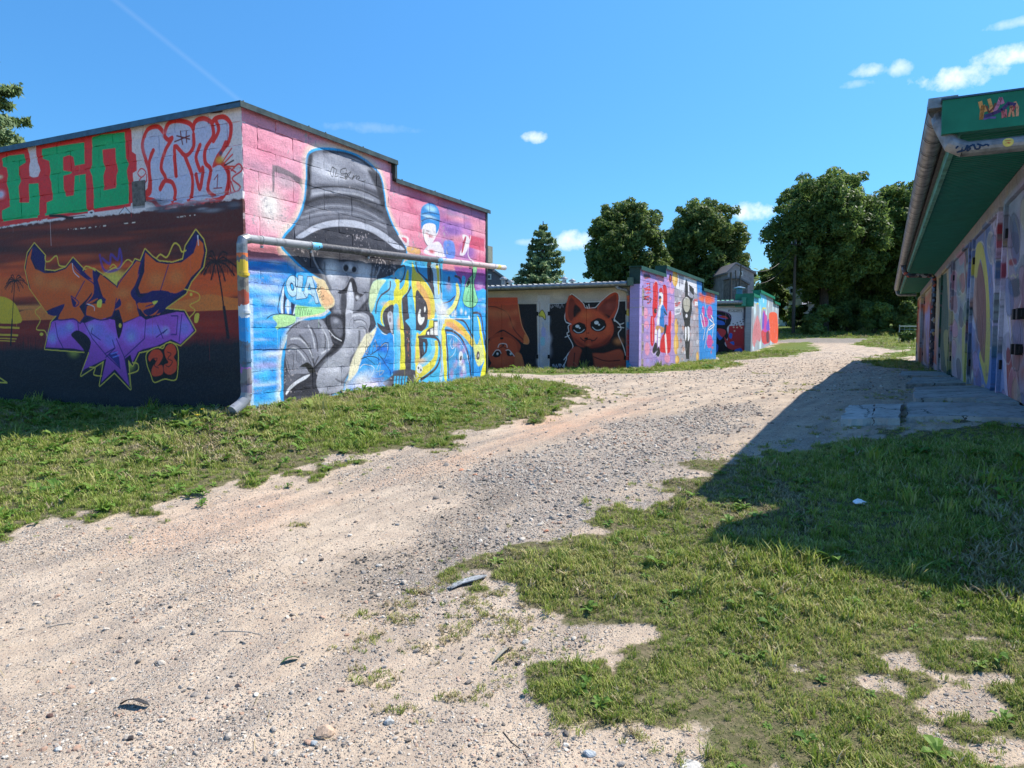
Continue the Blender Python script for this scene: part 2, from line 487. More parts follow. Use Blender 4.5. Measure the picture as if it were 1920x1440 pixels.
# ---------------------------------------------------------------- mural on the sunlit gable of the near garage
def mural_hat():
    P = Paint(HAT, -.05, 5.75, .45, 4.25, 170, 'ea9fb2')
    P.frame(440, 180, 3.84)
    P.clouds(60, 80, 1800, 1100, ['d9728f', 'eda9b8', 'd7889f', 'e8a0b0'], 60, 160, 60, .5, 1)
    P.clouds(1250, 550, 1800, 1200, ['c8577a', 'd2607f', 'b8507c', 'e07f96'], 40, 70, 45, .6, 2)
    P.clouds(1480, 760, 1780, 900, ['7f93b8', 'a86fa6', '8f7fb8', 'c0708f'], 20, 60, 35, .7, 3)
    P.clouds(1480, 900, 1700, 1150, ['8a63b0', '7a5ab0', 'a070b8'], 18, 60, 50, .8, 4)
    P.clouds(60, 430, 500, 620, ['b8889c', 'c9a0b0', 'a88aa0'], 10, 90, 60, .4, 6)
    P.fill('1690,1000 1795,1030 1800,1120 1690,1090', 'cc3f5f', 8, False, .8)
    # hazy glow and grey bracket left of the hat
    P.blob(255, 800, 120, 170, 'f6e2dc', .9); P.blob(250, 790, 60, 90, 'fdf8f0', .8); P.blob(330, 940, 90, 60, 'f3d7d2', .7)
    P.blob(380, 620, 90, 60, 'b4a8ac', .6)
    P.fill('272,495 310,500 400,545 488,600 495,690 470,640 400,580 292,545 285,690 272,690', '6f6a70', 6, False, .85)
    # everything under the pipe line: sky blue
    P.frame(0, 0, 1)
    P.fill('440,486 560,490 700,497 945,515 945,740 700,770 440,840', '2a9be6', 6, False)
    P.fill('440,462 560,466 560,482 500,484 440,480', 'a86a78', 5, False)  # pink strip coloured darker, the pipe's cast shadow put into the paint
    P.clouds(455, 490, 560, 760, ['1778d8', '30b8f8', 'a8e0fa', 'e6f4fc', '0f6fd0', '50ccfa', 'a9a6da', '18a8f0'], 150, 26, 6, .85, 5)
    P.clouds(700, 560, 905, 700, ['35b8f2', '7fd0f2', '1c8ee0'], 40, 20, 14, .7, 8)
    P.fill('462,560 474,560 476,775 462,775', 'dceefa', 4, False, .7)
    P.fill('851,499 912,505 912,545 880,544 862,530', 'a25aa8', 4, False)
    P.blob(900, 535, 8, 8, 'd8a8dc', .8)
    # halo round the figure
    sil = [(536, 441.7), (554, 422), (570, 388), (575, 357), (577, 326), (577, 297), (586, 285), (607, 281), (638, 284), (669, 293), (695, 310), (711, 328), (719, 357),
           (723, 386), (732, 414), (747, 443), (762, 468), (756, 487), (747, 505), (735, 516), (700, 528), (697, 547), (692, 563), (693, 580), (702, 595), (705, 610), (695, 623), (685, 636),
           (677, 642), (674, 658), (667, 670), (656, 694), (645, 717), (639, 733), (560, 762), (530, 748), (532, 723), (531, 700), (532, 672), (540, 640), (558, 612), (580, 600), (610, 596), (628, 575),
           (626, 560), (615, 535), (608, 527), (583, 512), (562, 495), (541, 474), (530, 460)]
    P.line(sil, 'f3ead0', 22, 14, True, .8, True, 3)
    P.line(sil, '26a9e6', 9, 2, True, 1, True, 3)
    P.fill(sil, '4a4b56', 2, True, 1, 3)
    P.line([(530, 752), (531, 700), (532, 672), (540, 640), (558, 612), (580, 600)], '1c9fe0', 5, 2)
    # --- hat crown
    P.frame(440, 180, 3.84)
    P.fill('560,430 640,405 760,415 880,450 970,520 1030,590 1050,680 900,640 700,620 560,640 545,560', '8d8f9c', 40)
    P.clouds(560, 450, 1000, 620, ['c2c4ce', 'a9abb6', '7f818e', '6a6c78'], 26, 90, 26, .5, 11); P.blob(700, 560, 130, 50, 'c8cad4', .85); P.blob(620, 470, 60, 30, 'b8bac6', .7)
    P.fill('535,660 700,650 900,665 1050,740 1060,780 900,720 700,700 530,730', '8e909c', 18)
    P.line('530,672 640,655 780,655 930,685 1050,745', '2a2b36', 12, 10)
    P.line('520,770 620,735 760,728 900,760 1065,840', '23242e', 16, 14)
    P.line('560,705 700,690 860,705 1000,750', 'c9cbd4', 10, 14, al=.8)
    P.fill('500,830 620,780 760,770 900,800 1070,880 1130,1000 1000,930 850,880 700,880 560,920 440,1000 440,940', '777985', 30)
    for i in range(5):
        y = 790 + i * 22
        P.line([(520 - i * 14, y + 20), (640, y - 18), (780, y - 20), (920, y + 8), (1060 + i * 10, y + 88)], ['3a3b46', 'a6a8b2'][i % 2], 6, 7, al=.7)
    P.fill('530,430 560,430 548,560 550,700 515,800 500,800 520,680 522,560', '2a2b35', 22, al=.9)
    P.fill('1000,540 1045,580 1070,700 1085,800 1060,800 1030,700 1010,640 960,540', '23242e', 26, al=.9)
    P.line('640,402 800,412 940,480 1035,575', '3a3b46', 14, 10, al=.8)
    # brim and what lies in its shade
    P.fill('440,1015 520,960 600,920 720,893 840,893 960,925 1060,975 1160,1050 1225,1105 1160,1100 1080,1040 960,970 840,945 720,940 600,965 500,1020', 'b9bcc8', 6)
    P.fill('500,1020 600,968 720,945 840,948 960,975 1080,1045 1150,1100 1180,1130 900,1120 500,1050', '33343f', 6)
    P.clouds(560, 980, 1050, 1080, ['4c4d58', '2a2b36'], 14, 70, 20, .6, 12)
    P.fill('1110,900 1180,1010 1230,1100 1180,1060 1100,980', '4c4e5a', 10)
    P.line('700,515 690,560 705,580 715,520 700,512 735,535 720,580 745,575', '15151c', 5)
    P.line('800,520 765,530 770,560 810,560 800,590 760,585', '15151c', 6)
    P.line('805,530 800,600 840,545 812,570 850,600 862,570 850,595 880,570 880,600 890,575 905,590 890,600 920,615 945,610', '15151c', 5)
    # --- face
    P.frame(520, 440, 7.2)
    P.fill('230,110 760,160 1400,260 1650,330 1500,420 1330,520 1270,560 1250,860 1160,980 1050,1050 980,1110 860,1130 760,1080 700,1000 740,900 690,760 640,620 500,520 330,360 200,200', '3a3b46', 10)
    P.fill('620,350 760,330 880,370 1290,420 1285,600 1240,830 1160,940 1060,1040 930,1080 840,1060 780,960 760,860 700,700 640,560', '868894', 30)
    P.clouds(640, 260, 1300, 400, ['2b2c38'], 9, 130, 40, .6, 3)
    P.blob(725, 500, 110, 150, 'dcdee4', 1); P.blob(800, 900, 60, 70, 'a0a2ae', .7); P.blob(800, 690, 110, 130, 'b4b6c2', .8)
    P.blob(1170, 520, 130, 130, 'd2d4dc', 1); P.blob(1165, 660, 80, 90, 'a4a6b2', .8); P.blob(1190, 880, 40, 80, '9a9ca8', .7)
    P.line('1290,420 1270,600 1250,840 1160,960', '22232e', 40, 40, al=.8)
    P.line('635,380 650,560 720,720', '23242f', 30, 40, al=.8)
    P.fill('890,390 960,360 1040,380 1090,440 1080,510 1010,500 985,560 950,510 890,490', '8c8e9a', 20)
    P.blob(985, 440, 30, 50, 'd2d4dc', .8)
    P.disc(925, 450, 34, 46, '24242f', 16); P.disc(1035, 470, 30, 40, '24242f', 16)
    P.line('890,400 880,450 905,495 940,510', 'c4c6d0', 8, 8, al=.7); P.line('1060,420 1082,470 1060,510 1020,515', 'c4c6d0', 8, 8, al=.7)
    P.line('930,520 960,600 930,650', '4a4b56', 12, 20, al=.8)
    P.blob(870, 630, 50, 40, 'b6b8c2', .7)
    P.line('470,220 490,330 540,430 600,520', 'b9bbc6', 18, 26, al=.7); P.line('520,330 560,420 620,500', '1c1d28', 18, 16, al=.8)
    P.line('1385,440 1360,520 1340,570', 'c4c6d0', 22, 26, al=.7)
    # mouth and fingertip
    P.fill('820,775 880,745 930,700 985,590 1040,600 1075,700 1095,780 1160,805 1110,860 1070,900 1045,850 1035,770 930,790 860,800', '2a2a34', 10)
    P.line('1090,780 1140,830 1200,770', '2a2a34', 10, 10)
    P.blob(1085, 850, 30, 30, 'c9cbd4', .9)
    P.fill('875,800 930,810 940,1100 870,1120 860,950', '262731', 26, al=.8)
    P.fill('992,640 962,700 945,800 940,960 915,1120 900,1300 1010,1250 1020,1080 1035,960 1035,840 1020,740', 'c6c8d2', 14)
    P.line('990,660 985,800 975,1000', 'd8dae2', 26, 30, al=.8)
    P.line('960,1000 1030,1000', '5c5d68', 5, 6, al=.6)
    P.blob(800, 1010, 50, 60, '9a9ca8', .7)
    # --- hand, arm, sleeve
    P.frame(520, 580, 7.2)
    P.fill('640,130 760,60 900,100 1000,60 960,330 900,470 760,560 700,400', '2c2d38', 24)
    P.fill('720,110 800,110 870,170 890,300 860,380 780,330 730,220', '686a76', 30); P.blob(790, 160, 40, 40, 'a2a4b0', .9)
    P.fill('930,70 1010,60 1090,48 1180,48 1248,105 1256,210 1220,320 1190,360 1150,440 1118,452 1112,560 1070,640 985,820 900,990 860,1110 560,1130 530,1000 560,830 720,650 870,520 915,380 920,200', 'a4a6b2', 10)
    P.clouds(620, 640, 980, 1060, ['bcbec8', 'a6a8b3', '8b8d99'], 20, 90, 50, .5, 4)
    P.line('1250,100 1258,210 1200,370 1120,470', '2a2b36', 18, 18, al=.9); P.line('1020,90 1120,75 1200,110', 'd0d2da', 26, 24, al=.8); P.blob(960, 300, 40, 120, 'c8cad4', .8); P.blob(760, 800, 110, 120, 'c4c6d0', .8); P.blob(900, 600, 60, 90, 'c4c6d0', .7)
    P.line('1040,150 1130,140 1200,185 1218,270', '3a3b46', 8, 7); P.line('1080,245 1150,232 1200,270 1205,380', '3a3b46', 8, 7)
    P.line('1060,170 1130,162 1180,200', 'd6d8e0', 12, 12, al=.8); P.line('1100,262 1160,258 1185,310', 'd6d8e0', 12, 12, al=.8)
    P.line('970,230 990,150 1030,110', '5a5b66', 5, 5)
    P.line('1110,300 1105,420 1090,560 1000,660 1000,760', '23242e', 34, 40, al=.9); P.line('1060,690 960,860 880,980', '3a3b46', 26, 40, al=.7)
    P.line('790,940 860,980 920,990', '23242e', 20, 24, al=.8)
    P.line('900,60 905,330 870,440 760,560 600,680 500,790', '20212b', 46, 34)
    P.fill('125,420 150,300 220,210 330,150 450,150 600,140 680,250 730,420 745,500 640,620 510,770 440,860 260,870 180,890 120,700', '858794', 8)
    P.fill('560,150 640,200 700,330 742,490 640,600 560,640 600,400', '9a9ca8', 30, al=.8)
    for q, w in (('470,250 530,400 550,560', 30), ('560,180 640,330 650,560', 26), ('300,350 400,470 470,620 500,760', 34), ('140,500 210,470 310,520 400,620 460,740', 20), ('125,330 200,240 300,180', 30), ('560,640 520,720 500,780', 30),
                 ('215,600 225,700 215,830', 16), ('130,680 160,780 180,870', 16)):
        P.line(q, '1d1e28', w * .6, w * .75, al=.95)
    for q in ('420,220 480,360 510,520', '600,240 680,400 700,540', '180,400 300,400 420,520 480,650', '160,560 220,520 300,570 380,680', '660,560 600,600'):
        P.line(q, 'd6d8e0', 18, 20, al=.9)
    P.line('440,480 470,600 490,740', '1a1a22', 7, 5); P.line('410,500 450,620 480,720', '1a1a22', 4, 4)
    P.fill('305,775 360,735 410,715 470,760 520,830 490,860 430,850 400,790 350,780', '17171f', 12)
    P.fill('98,1190 180,1040 300,960 420,890 540,870 520,1000 560,1140 300,1170', '33343f', 14)
    P.clouds(200, 960, 500, 1130, ['1f2029', '50515d', '2a2b36'], 18, 60, 40, .7, 5)
    P.fill('118,1130 160,1050 250,970 380,895 450,880 380,945 280,1000 190,1080 130,1150', 'd9dbe4', 8)
    P.fill('120,1120 125,900 180,890 330,880 240,960 160,1040', '62636f', 14)
    P.line('700,285 770,370 870,425', 'dfe1e8', 14, 8)
    P.line('720,300 750,420 860,460', '50515c', 20, 24, al=.7)
    # --- OLA and its painted scenery
    P.frame(520, 440, 7.2)
    P.fill('470,560 560,590 640,625 690,720 720,780 775,880 765,960 700,1000 560,1085 380,1110 300,1110 430,900 540,700', 'f3ddb0', 14)
    P.fill('600,700 700,790 760,880 740,940 640,960 590,840', 'efb98a', 30, al=.8)
    P.fill('240,1100 270,940 400,930 520,900 640,990 640,1040 500,1080 380,1100', 'a5dc9a', 10)
    for i in range(6): P.line([(270 + i * 34, 1085), (290 + i * 34, 980 + 8 * i), (310 + i * 32, 1080)], '2a3a30', 5)
    P.line('110,640 60,760 30,900 25,1060 240,1075', '1a2b52', 14)
    for i, x in enumerate((60, 140, 215)):
        P.fill([(x - 10, 1055), (x + 20, 1058), (x + 24 - i * 3, 860 + 30 * i), (x + 50, 690 + 60 * i), (x + 20, 720 + 50 * i), (x - 8, 880)], 'dce9f2', 5)
    P.fill('95,650 130,860 240,900 215,1060 190,1060 180,900 120,880 100,1055 80,1055 90,800', '22305a', 5)
    P.fill('-40,1090 100,1075 240,1100 240,1180 120,1240 60,1250 0,1280 -20,1250 0,1200 -60,1130', 'b9e5a4', 10)
    P.line('-140,1130 -60,1080 100,1072 240,1095', '16233f', 12, 8)
    P.line('240,1190 120,1250 40,1260 0,1290', '16233f', 10, 8)
    halo = ('130,640 190,540 300,520 440,540 560,900 560,960 230,920 110,780',)
    P.line(halo[0], '25a6e8', 34, 14, True, .9, True)
    P.fill(halo[0], '35b2ee', 20, True, .8)
    O = '130,650 165,575 215,555 262,585 280,660 275,760 250,815 205,835 160,800 135,740'
    L = '285,550 342,560 335,700 328,770 395,762 395,852 255,872 268,760'
    A = '408,568 462,568 560,920 522,925 500,835 425,790 400,850 358,790 385,680'
    for q, sm in ((O, True), (L, False), (A, False)):
        P.line(q, '16305c', 18, 3, sm, 1, True); P.fill(q, 'bfe3f6', 2, sm)
    P.fill('185,650 215,655 232,700 225,750 200,755 180,710', '16305c', 3); P.fill('193,668 214,672 222,705 214,738 199,738 190,705', '35b2ee', 3)
    P.fill('432,650 462,750 410,745', '16305c', 3, False); P.fill('434,680 450,738 420,735', '35b2ee', 3, False)
    P.line('525,680 545,665 552,690 530,700 560,720 540,770 590,700 550,780 600,770 570,850 630,820 600,880 635,870', '20242c', 7)
    P.line('300,700 296,860', 'e9f6fc', 8, 8, al=.6)
    # --- TBK lettering, left half
    P.frame(680, 480, 6)
    P.fill('120,290 330,215 480,60 590,0 720,60 900,60 900,1480 330,1480 330,1300 345,880 240,880 160,790 70,500', '52c2ef', 6, False)
    P.fill('120,290 260,270 200,360 150,500 100,640 70,500', 'cfe0b4', 16)
    P.fill('300,260 420,250 400,400 300,470 280,360', '8fd6ee', 30, al=.7)
    P.line('150,640 160,540 205,450 300,370 310,290', '5a5660', 22, 5)
    P.line('410,130 470,110 470,200 430,290 370,250', '4c4a54', 22, 6); P.blob(430, 200, 22, 45, '9fe2fa', .9)
    P.fill('205,640 240,550 300,500 350,490 350,400 375,330 360,270 415,270 420,380 470,310 490,190 515,160 520,330 500,410 440,490 450,700 472,900 482,1290 410,1290 425,1000 395,800 360,600 340,560 270,580 228,650 225,730 242,795 205,740', 'e6e04a', 5)
    P.fill('350,560 400,560 420,800 430,1000 415,1290 385,1290 380,900 345,700', '74c9ee', 12)
    P.blob(410, 760, 26, 90, 'f0b884', .8); P.blob(260, 540, 60, 30, 'f2c8a0', .6)
    P.fill('345,550 270,585 228,655 235,750 250,790 210,780 165,750 180,800 240,870 300,885 350,880 345,700', '4d4850', 5)
    P.fill('310,620 335,640 340,700 338,870 300,780 280,690 290,640', 'c5c9d4', 8); P.disc(308, 720, 14, 26, '8a8894', 4); P.disc(308, 655, 18, 20, '9c9aa6', 4)
    P.line('150,780 200,850 260,885 345,885', 'f4f4ee', 9, 5); P.line('350,885 355,1200 330,1320 200,1400', 'f4f4ee', 9, 5)
    P.fill('440,480 500,420 540,330 550,360 505,440 510,560 525,700 480,725 540,810 550,1290 482,1290 470,900 455,700', '4d4850', 4, False)
    P.line('500,850 515,960 510,1080 525,1150', 'e07a50', 8, 6, dash=6)
    P.fill('510,440 560,350 555,600 590,700 600,900 565,1280 545,1280 548,820 480,735 530,700 520,560', '66c8f2', 8, False)
    P.fill('560,60 590,150 625,200 720,330 720,520 620,380 590,330 600,480 600,700 575,500 550,330', 'e3dc50', 6, False)
    P.fill('350,1290 600,1290 600,1480 330,1480 230,1430 340,1340', '56525a', 10)
    for i in range(5): P.fill([(350 + i * 32, 1480), (356 + i * 32, 1350), (378 + i * 32, 1350), (372 + i * 30, 1480)], '4cbcee', 6, False)
    P.fill('600,900 640,900 640,1180 590,1200', 'f0b98c', 12)
    # ground of the small tags
    P.fill('-20,1480 0,1000 90,880 160,800 240,890 340,890 345,1300 220,1400 150,1480', '2696e6', 14)
    P.clouds(-10, 1000, 320, 1400, ['1565c8', '4cb8f0', '1f7fdc'], 30, 70, 50, .7, 14)
    P.fill('-120,1180 20,900 90,860 160,800 100,960 0,1130 -60,1300 -160,1400', 'e9e2c4', 18)
    P.blob(60, 1450, 190, 60, 'e2d8f0', 1); P.blob(-20, 1400, 110, 70, 'f4f2f8', .9); P.blob(60, 1330, 100, 60, 'f0eef6', .4)
    P.line('40,1020 30,1080 60,1110 55,1030 90,1010 70,1080 100,1110 130,1000 150,960 160,1060 100,1100 200,1040', '15151c', 7)
    P.line('200,1030 240,980 290,980 290,1050 240,1160 180,1100 250,1200 310,1290', '15151c', 7); P.line('205,1022 250,985 282,1000 280,1060', 'e8c84a', 4)
    P.line('-20,1160 60,1130 150,1140 190,1170', '15151c', 10); P.line('20,1130 140,1220', '15151c', 6)
    P.line('-30,1260 20,1220 130,1260 60,1400 -10,1380 -20,1300', 'd7e6f2', 9, 5); P.line('150,1290 200,1200 190,1340 240,1290 160,1300', 'a9b8c0', 8)
    P.line('100,1370 160,1380 240,1370 190,1410 120,1420', '9a9cc4', 10, 8)
    # --- right half
    P.frame(780, 480, 6)
    P.fill('0,180 60,230 130,320 185,420 215,540 210,690 150,715 60,700 0,600', 'e8d65a', 6)
    P.fill('20,280 90,360 150,480 170,620 150,700 110,640 90,480 10,350', 'efb072', 20, al=.8)
    P.line('110,250 180,360 215,480 225,620', '4d4850', 22, 4)
    P.fill('0,60 60,55 110,110 130,200 110,255 60,210 0,170', '3fa9e6', 5); P.line('0,70 20,170 80,230 130,290 180,390', '4d4850', 20, 4)
    P.fill('130,60 180,100 195,300 215,440 190,430 150,320 130,250', '4d4850', 6)
    P.fill('0,400 70,450 120,540 135,650 120,780 70,845 20,835 0,800', '4a464e', 5)
    P.fill('40,600 22,680 25,740 55,778 85,740 95,690 65,690 50,650 55,610', 'f7f7f2', 3); P.disc(100, 600, 10, 32, 'f2f2ee', 3)
    P.fill('150,720 195,720 195,800 165,815 115,850 110,905 20,905 80,840 140,800', 'e6e04a', 4, False)
    P.fill('195,725 250,725 255,905 100,895 120,840 160,812 195,800', '4a464e', 4, False)
    P.fill('207,740 245,740 246,893 207,888', 'f6f6f0', 2, False); P.fill('162,822 196,812 196,888 162,884', 'f6f6f0', 2, False); P.fill('124,855 148,850 149,888 126,884', 'f6f6f0', 2, False)
    P.fill('0,905 30,905 45,1160 130,1130 190,1050 200,960 245,960 250,1060 232,1180 180,1270 60,1370 0,1390', 'e6dc58', 6)
    P.fill('60,1160 140,1120 180,1040 160,950 205,945 215,1050 190,1150 110,1230 20,1260', '7ecdea', 14)
    P.blob(60, 1180, 60, 40, 'f0c090', .8)
    P.line('28,912 140,905 230,925 270,1000 275,1130 230,1250 150,1330 60,1390', '4d4850', 30, 4)
    P.fill('28,920 120,930 135,990 120,1080 48,1165', '4a464e', 4, False); P.fill('80,975 102,985 104,1040 92,1085', '45b6ea', 4)
    P.disc(40, 1270, 34, 50, 'e6e8e8', 4); P.disc(28, 1260, 8, 14, '33333a', 2); P.disc(56, 1282, 8, 14, '33333a', 2); P.line('10,1330 30,1350 0,1380 -20,1340', 'eceeee', 9)
    P.fill('230,1290 340,1290 345,1400 180,1400', '4cbbe8', 8)
    P.fill('170,95 265,100 270,300 285,480 320,560 330,840 300,1380 262,1380 285,1200 290,1000 250,900 245,720 215,560 205,400 190,200', 'b6dcf2', 8)
    P.fill('222,105 255,105 270,420 250,440 235,260', 'e6dc58', 6, False); P.line('268,95 278,300 292,500', '4d4850', 18, 4)
    P.fill('300,770 322,780 335,900 350,1370 318,1370 300,1100 285,900', 'e6e04a', 5); P.line('290,900 280,1100 285,1300', '9fa3aa', 18, 14)
    P.fill('300,200 350,210 400,215 440,300 430,400 400,470 345,495 310,380', '3aa6e2', 5); P.blob(370, 340, 36, 60, '9c8fae', .9); P.disc(372, 258, 14, 32, '5a5868', 6)
    P.line('440,225 495,250 515,330 500,450 455,560 440,620', '4d4850', 26, 4); P.line('300,530 380,510 440,450', '4d4850', 16, 4)
    P.fill('450,310 482,330 490,440 455,560 400,640 350,690 310,640 400,560 455,440', 'dfe08a', 8)
    P.fill('520,230 560,250 540,380 520,540 560,600 640,610 730,640 700,640 650,640 480,600 510,400', '3db4ea', 8)
    P.fill('440,700 540,700 470,600 540,590 640,640 700,1010 600,1000 560,800', '3fb0e8', 14)
    for x, y, a in ((440, 650, 20), (510, 620, 16), (560, 640, 12), (655, 760, 16), (600, 690, 10), (410, 660, 12), (580, 1130, 8)): P.blob(x, y, a, a * 2, 'f6fafc', .9)
    P.fill('330,700 430,715 520,780 600,880 645,960 652,1020 620,1010 540,910 430,840 330,810', 'efd05c', 8)
    P.fill('345,740 430,760 520,850 560,900 440,840 350,800', 'f2ab78', 22, al=.85); P.fill('340,790 430,830 520,900 600,1010 620,1100 540,980 430,870 330,840', '6cbbe8', 16)
    P.line('440,705 540,735 600,830 660,960 690,1070 710,1160', '4d4850', 24, 4)
    P.line('335,835 420,850 500,915 555,1010 595,1150 620,1370', '4d4850', 26, 4); P.line('335,840 350,1000 370,1370', '4d4850', 26, 4)
    P.fill('355,880 430,890 500,980 550,1080 580,1200 590,1370 390,1370 370,1100', '4faee0', 8)
    P.clouds(390, 930, 560, 1350, ['a77ac8', 'd98ac0', '5a7fd0', 'e8a0a8', '2d84cc'], 26, 26, 40, .6, 17)
    P.line('350,880 430,895 510,980 570,1110 590,1200', 'f2f6f8', 7, 4)
    P.line('400,930 385,980 405,1040 430,1020 420,950', 'e8eef4', 7); P.line('440,960 450,1040 420,1110 385,1140', 'e8eef4', 6); P.disc(505, 1130, 24, 60, 'e4e8ee', 5); P.disc(507, 1150, 11, 28, '2c2c3a', 3)
    P.blob(540, 1260, 20, 50, 'f2f4f8', .9); P.blob(500, 1210, 22, 30, 'f2f4f8', .7)
    P.fill('690,670 722,740 760,960 795,1160 805,1380 730,1380 745,1260 770,1160 735,960 700,800', 'e8e83a', 5)
    P.fill('650,800 700,860 740,1000 770,1160 700,1240 650,1060', 'dfe07a', 16, al=.9); P.fill('650,650 690,680 720,900 690,1000 650,900', '49b2ea', 10)
    P.line('645,640 725,655 755,820 790,1060 812,1380', '4d4850', 26, 4); P.disc(700, 1120, 18, 50, '4d4850', 6); P.blob(702, 1120, 8, 18, 'd8d8dc', .9)
    P.fill('700,400 780,380 800,620 790,760 740,640 690,590 690,480', '38aeea', 10); P.clouds(690, 480, 790, 640, ['c0e6f6', '6a9fd8', 'b6a6dc'], 14, 30, 16, .7, 19)
    P.blob(298, 610, 70, 90, 'ffffff', 1); P.line('180,705 620,705', 'f4f8fb', 7, 10); P.line('290,420 300,800', 'f8fbfd', 12, 14); P.line('230,540 380,690', 'f8fbfd', 14, 14)
    P.fill('640,120 685,125 680,200 655,300 675,420 695,500 670,560 620,582 560,560 528,500 545,380 585,260 640,200', '8ed8a4', 3)
    P.fill('600,250 612,300 590,340 568,355 580,290', '22352c', 3)
    P.line('640,120 638,205 585,265 545,380 528,500 560,562 620,582 670,560 695,500 675,420 655,300 680,200 685,125', '22352c', 7, 2)
    for q in ('560,520 580,420 600,370', '600,560 605,470 590,400', '655,560 650,450 640,380', '620,400 625,300 660,220'): P.line(q, '3c7f5c', 7, 5)
    # small figure and doodles upper right
    P.frame(440, 180, 3.84)
    P.fill('1180,1000 1240,1010 1255,1040 1245,1090 1200,1040', 'f4e4e4', 6); P.fill('1200,1020 1235,1025 1235,1060', 'd86a7c', 5)
    P.fill('1245,1085 1330,1100 1330,1140 1250,1125', 'd8a868', 12)
    P.fill('1350,950 1390,900 1440,900 1470,960 1440,1030 1400,1080 1370,1050', 'f4ecee', 8); P.line('1362,960 1365,1040 1400,1090', '2a2230', 7, 5)
    P.blob(1410, 1010, 26, 14, 'b8404c', .7); P.blob(1385, 990, 12, 10, 'd88a8c', .6); P.line('1380,970 1400,975', '7a4a50', 5)
    P.fill('1340,850 1350,800 1390,772 1430,775 1465,810 1478,880 1472,950 1450,990 1445,930 1400,915 1360,930 1345,960', '2b86c8', 5)
    P.blob(1410, 810, 40, 22, 'b4e2f6', .95); P.blob(1400, 870, 50, 14, 'd2f0fa', .8); P.line('1345,900 1400,880 1475,900', '164a78', 9, 8); P.line('1350,850 1410,840 1474,855', '164a78', 7, 8)
    P.fill('1380,1090 1420,1060 1470,1050 1500,1100 1515,1160 1370,1135', 'f0e8ec', 8); P.blob(1420, 1120, 26, 18, 'c8505c', .9)
    P.fill('1505,1050 1575,1050 1585,1160 1520,1160', '6a8ed8', 12)
    P.fill('1640,1000 1680,1010 1690,1050 1660,1140 1620,1140 1650,1060', 'f2eaec', 6); P.fill('1655,1020 1668,1024 1645,1120 1632,1118', 'b04860', 4)
    P.line('1700,1010 1680,1140 1720,1190', 'ead6de', 9, 5)
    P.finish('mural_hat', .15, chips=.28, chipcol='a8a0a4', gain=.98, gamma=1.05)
    return P
PH = mural_hat()

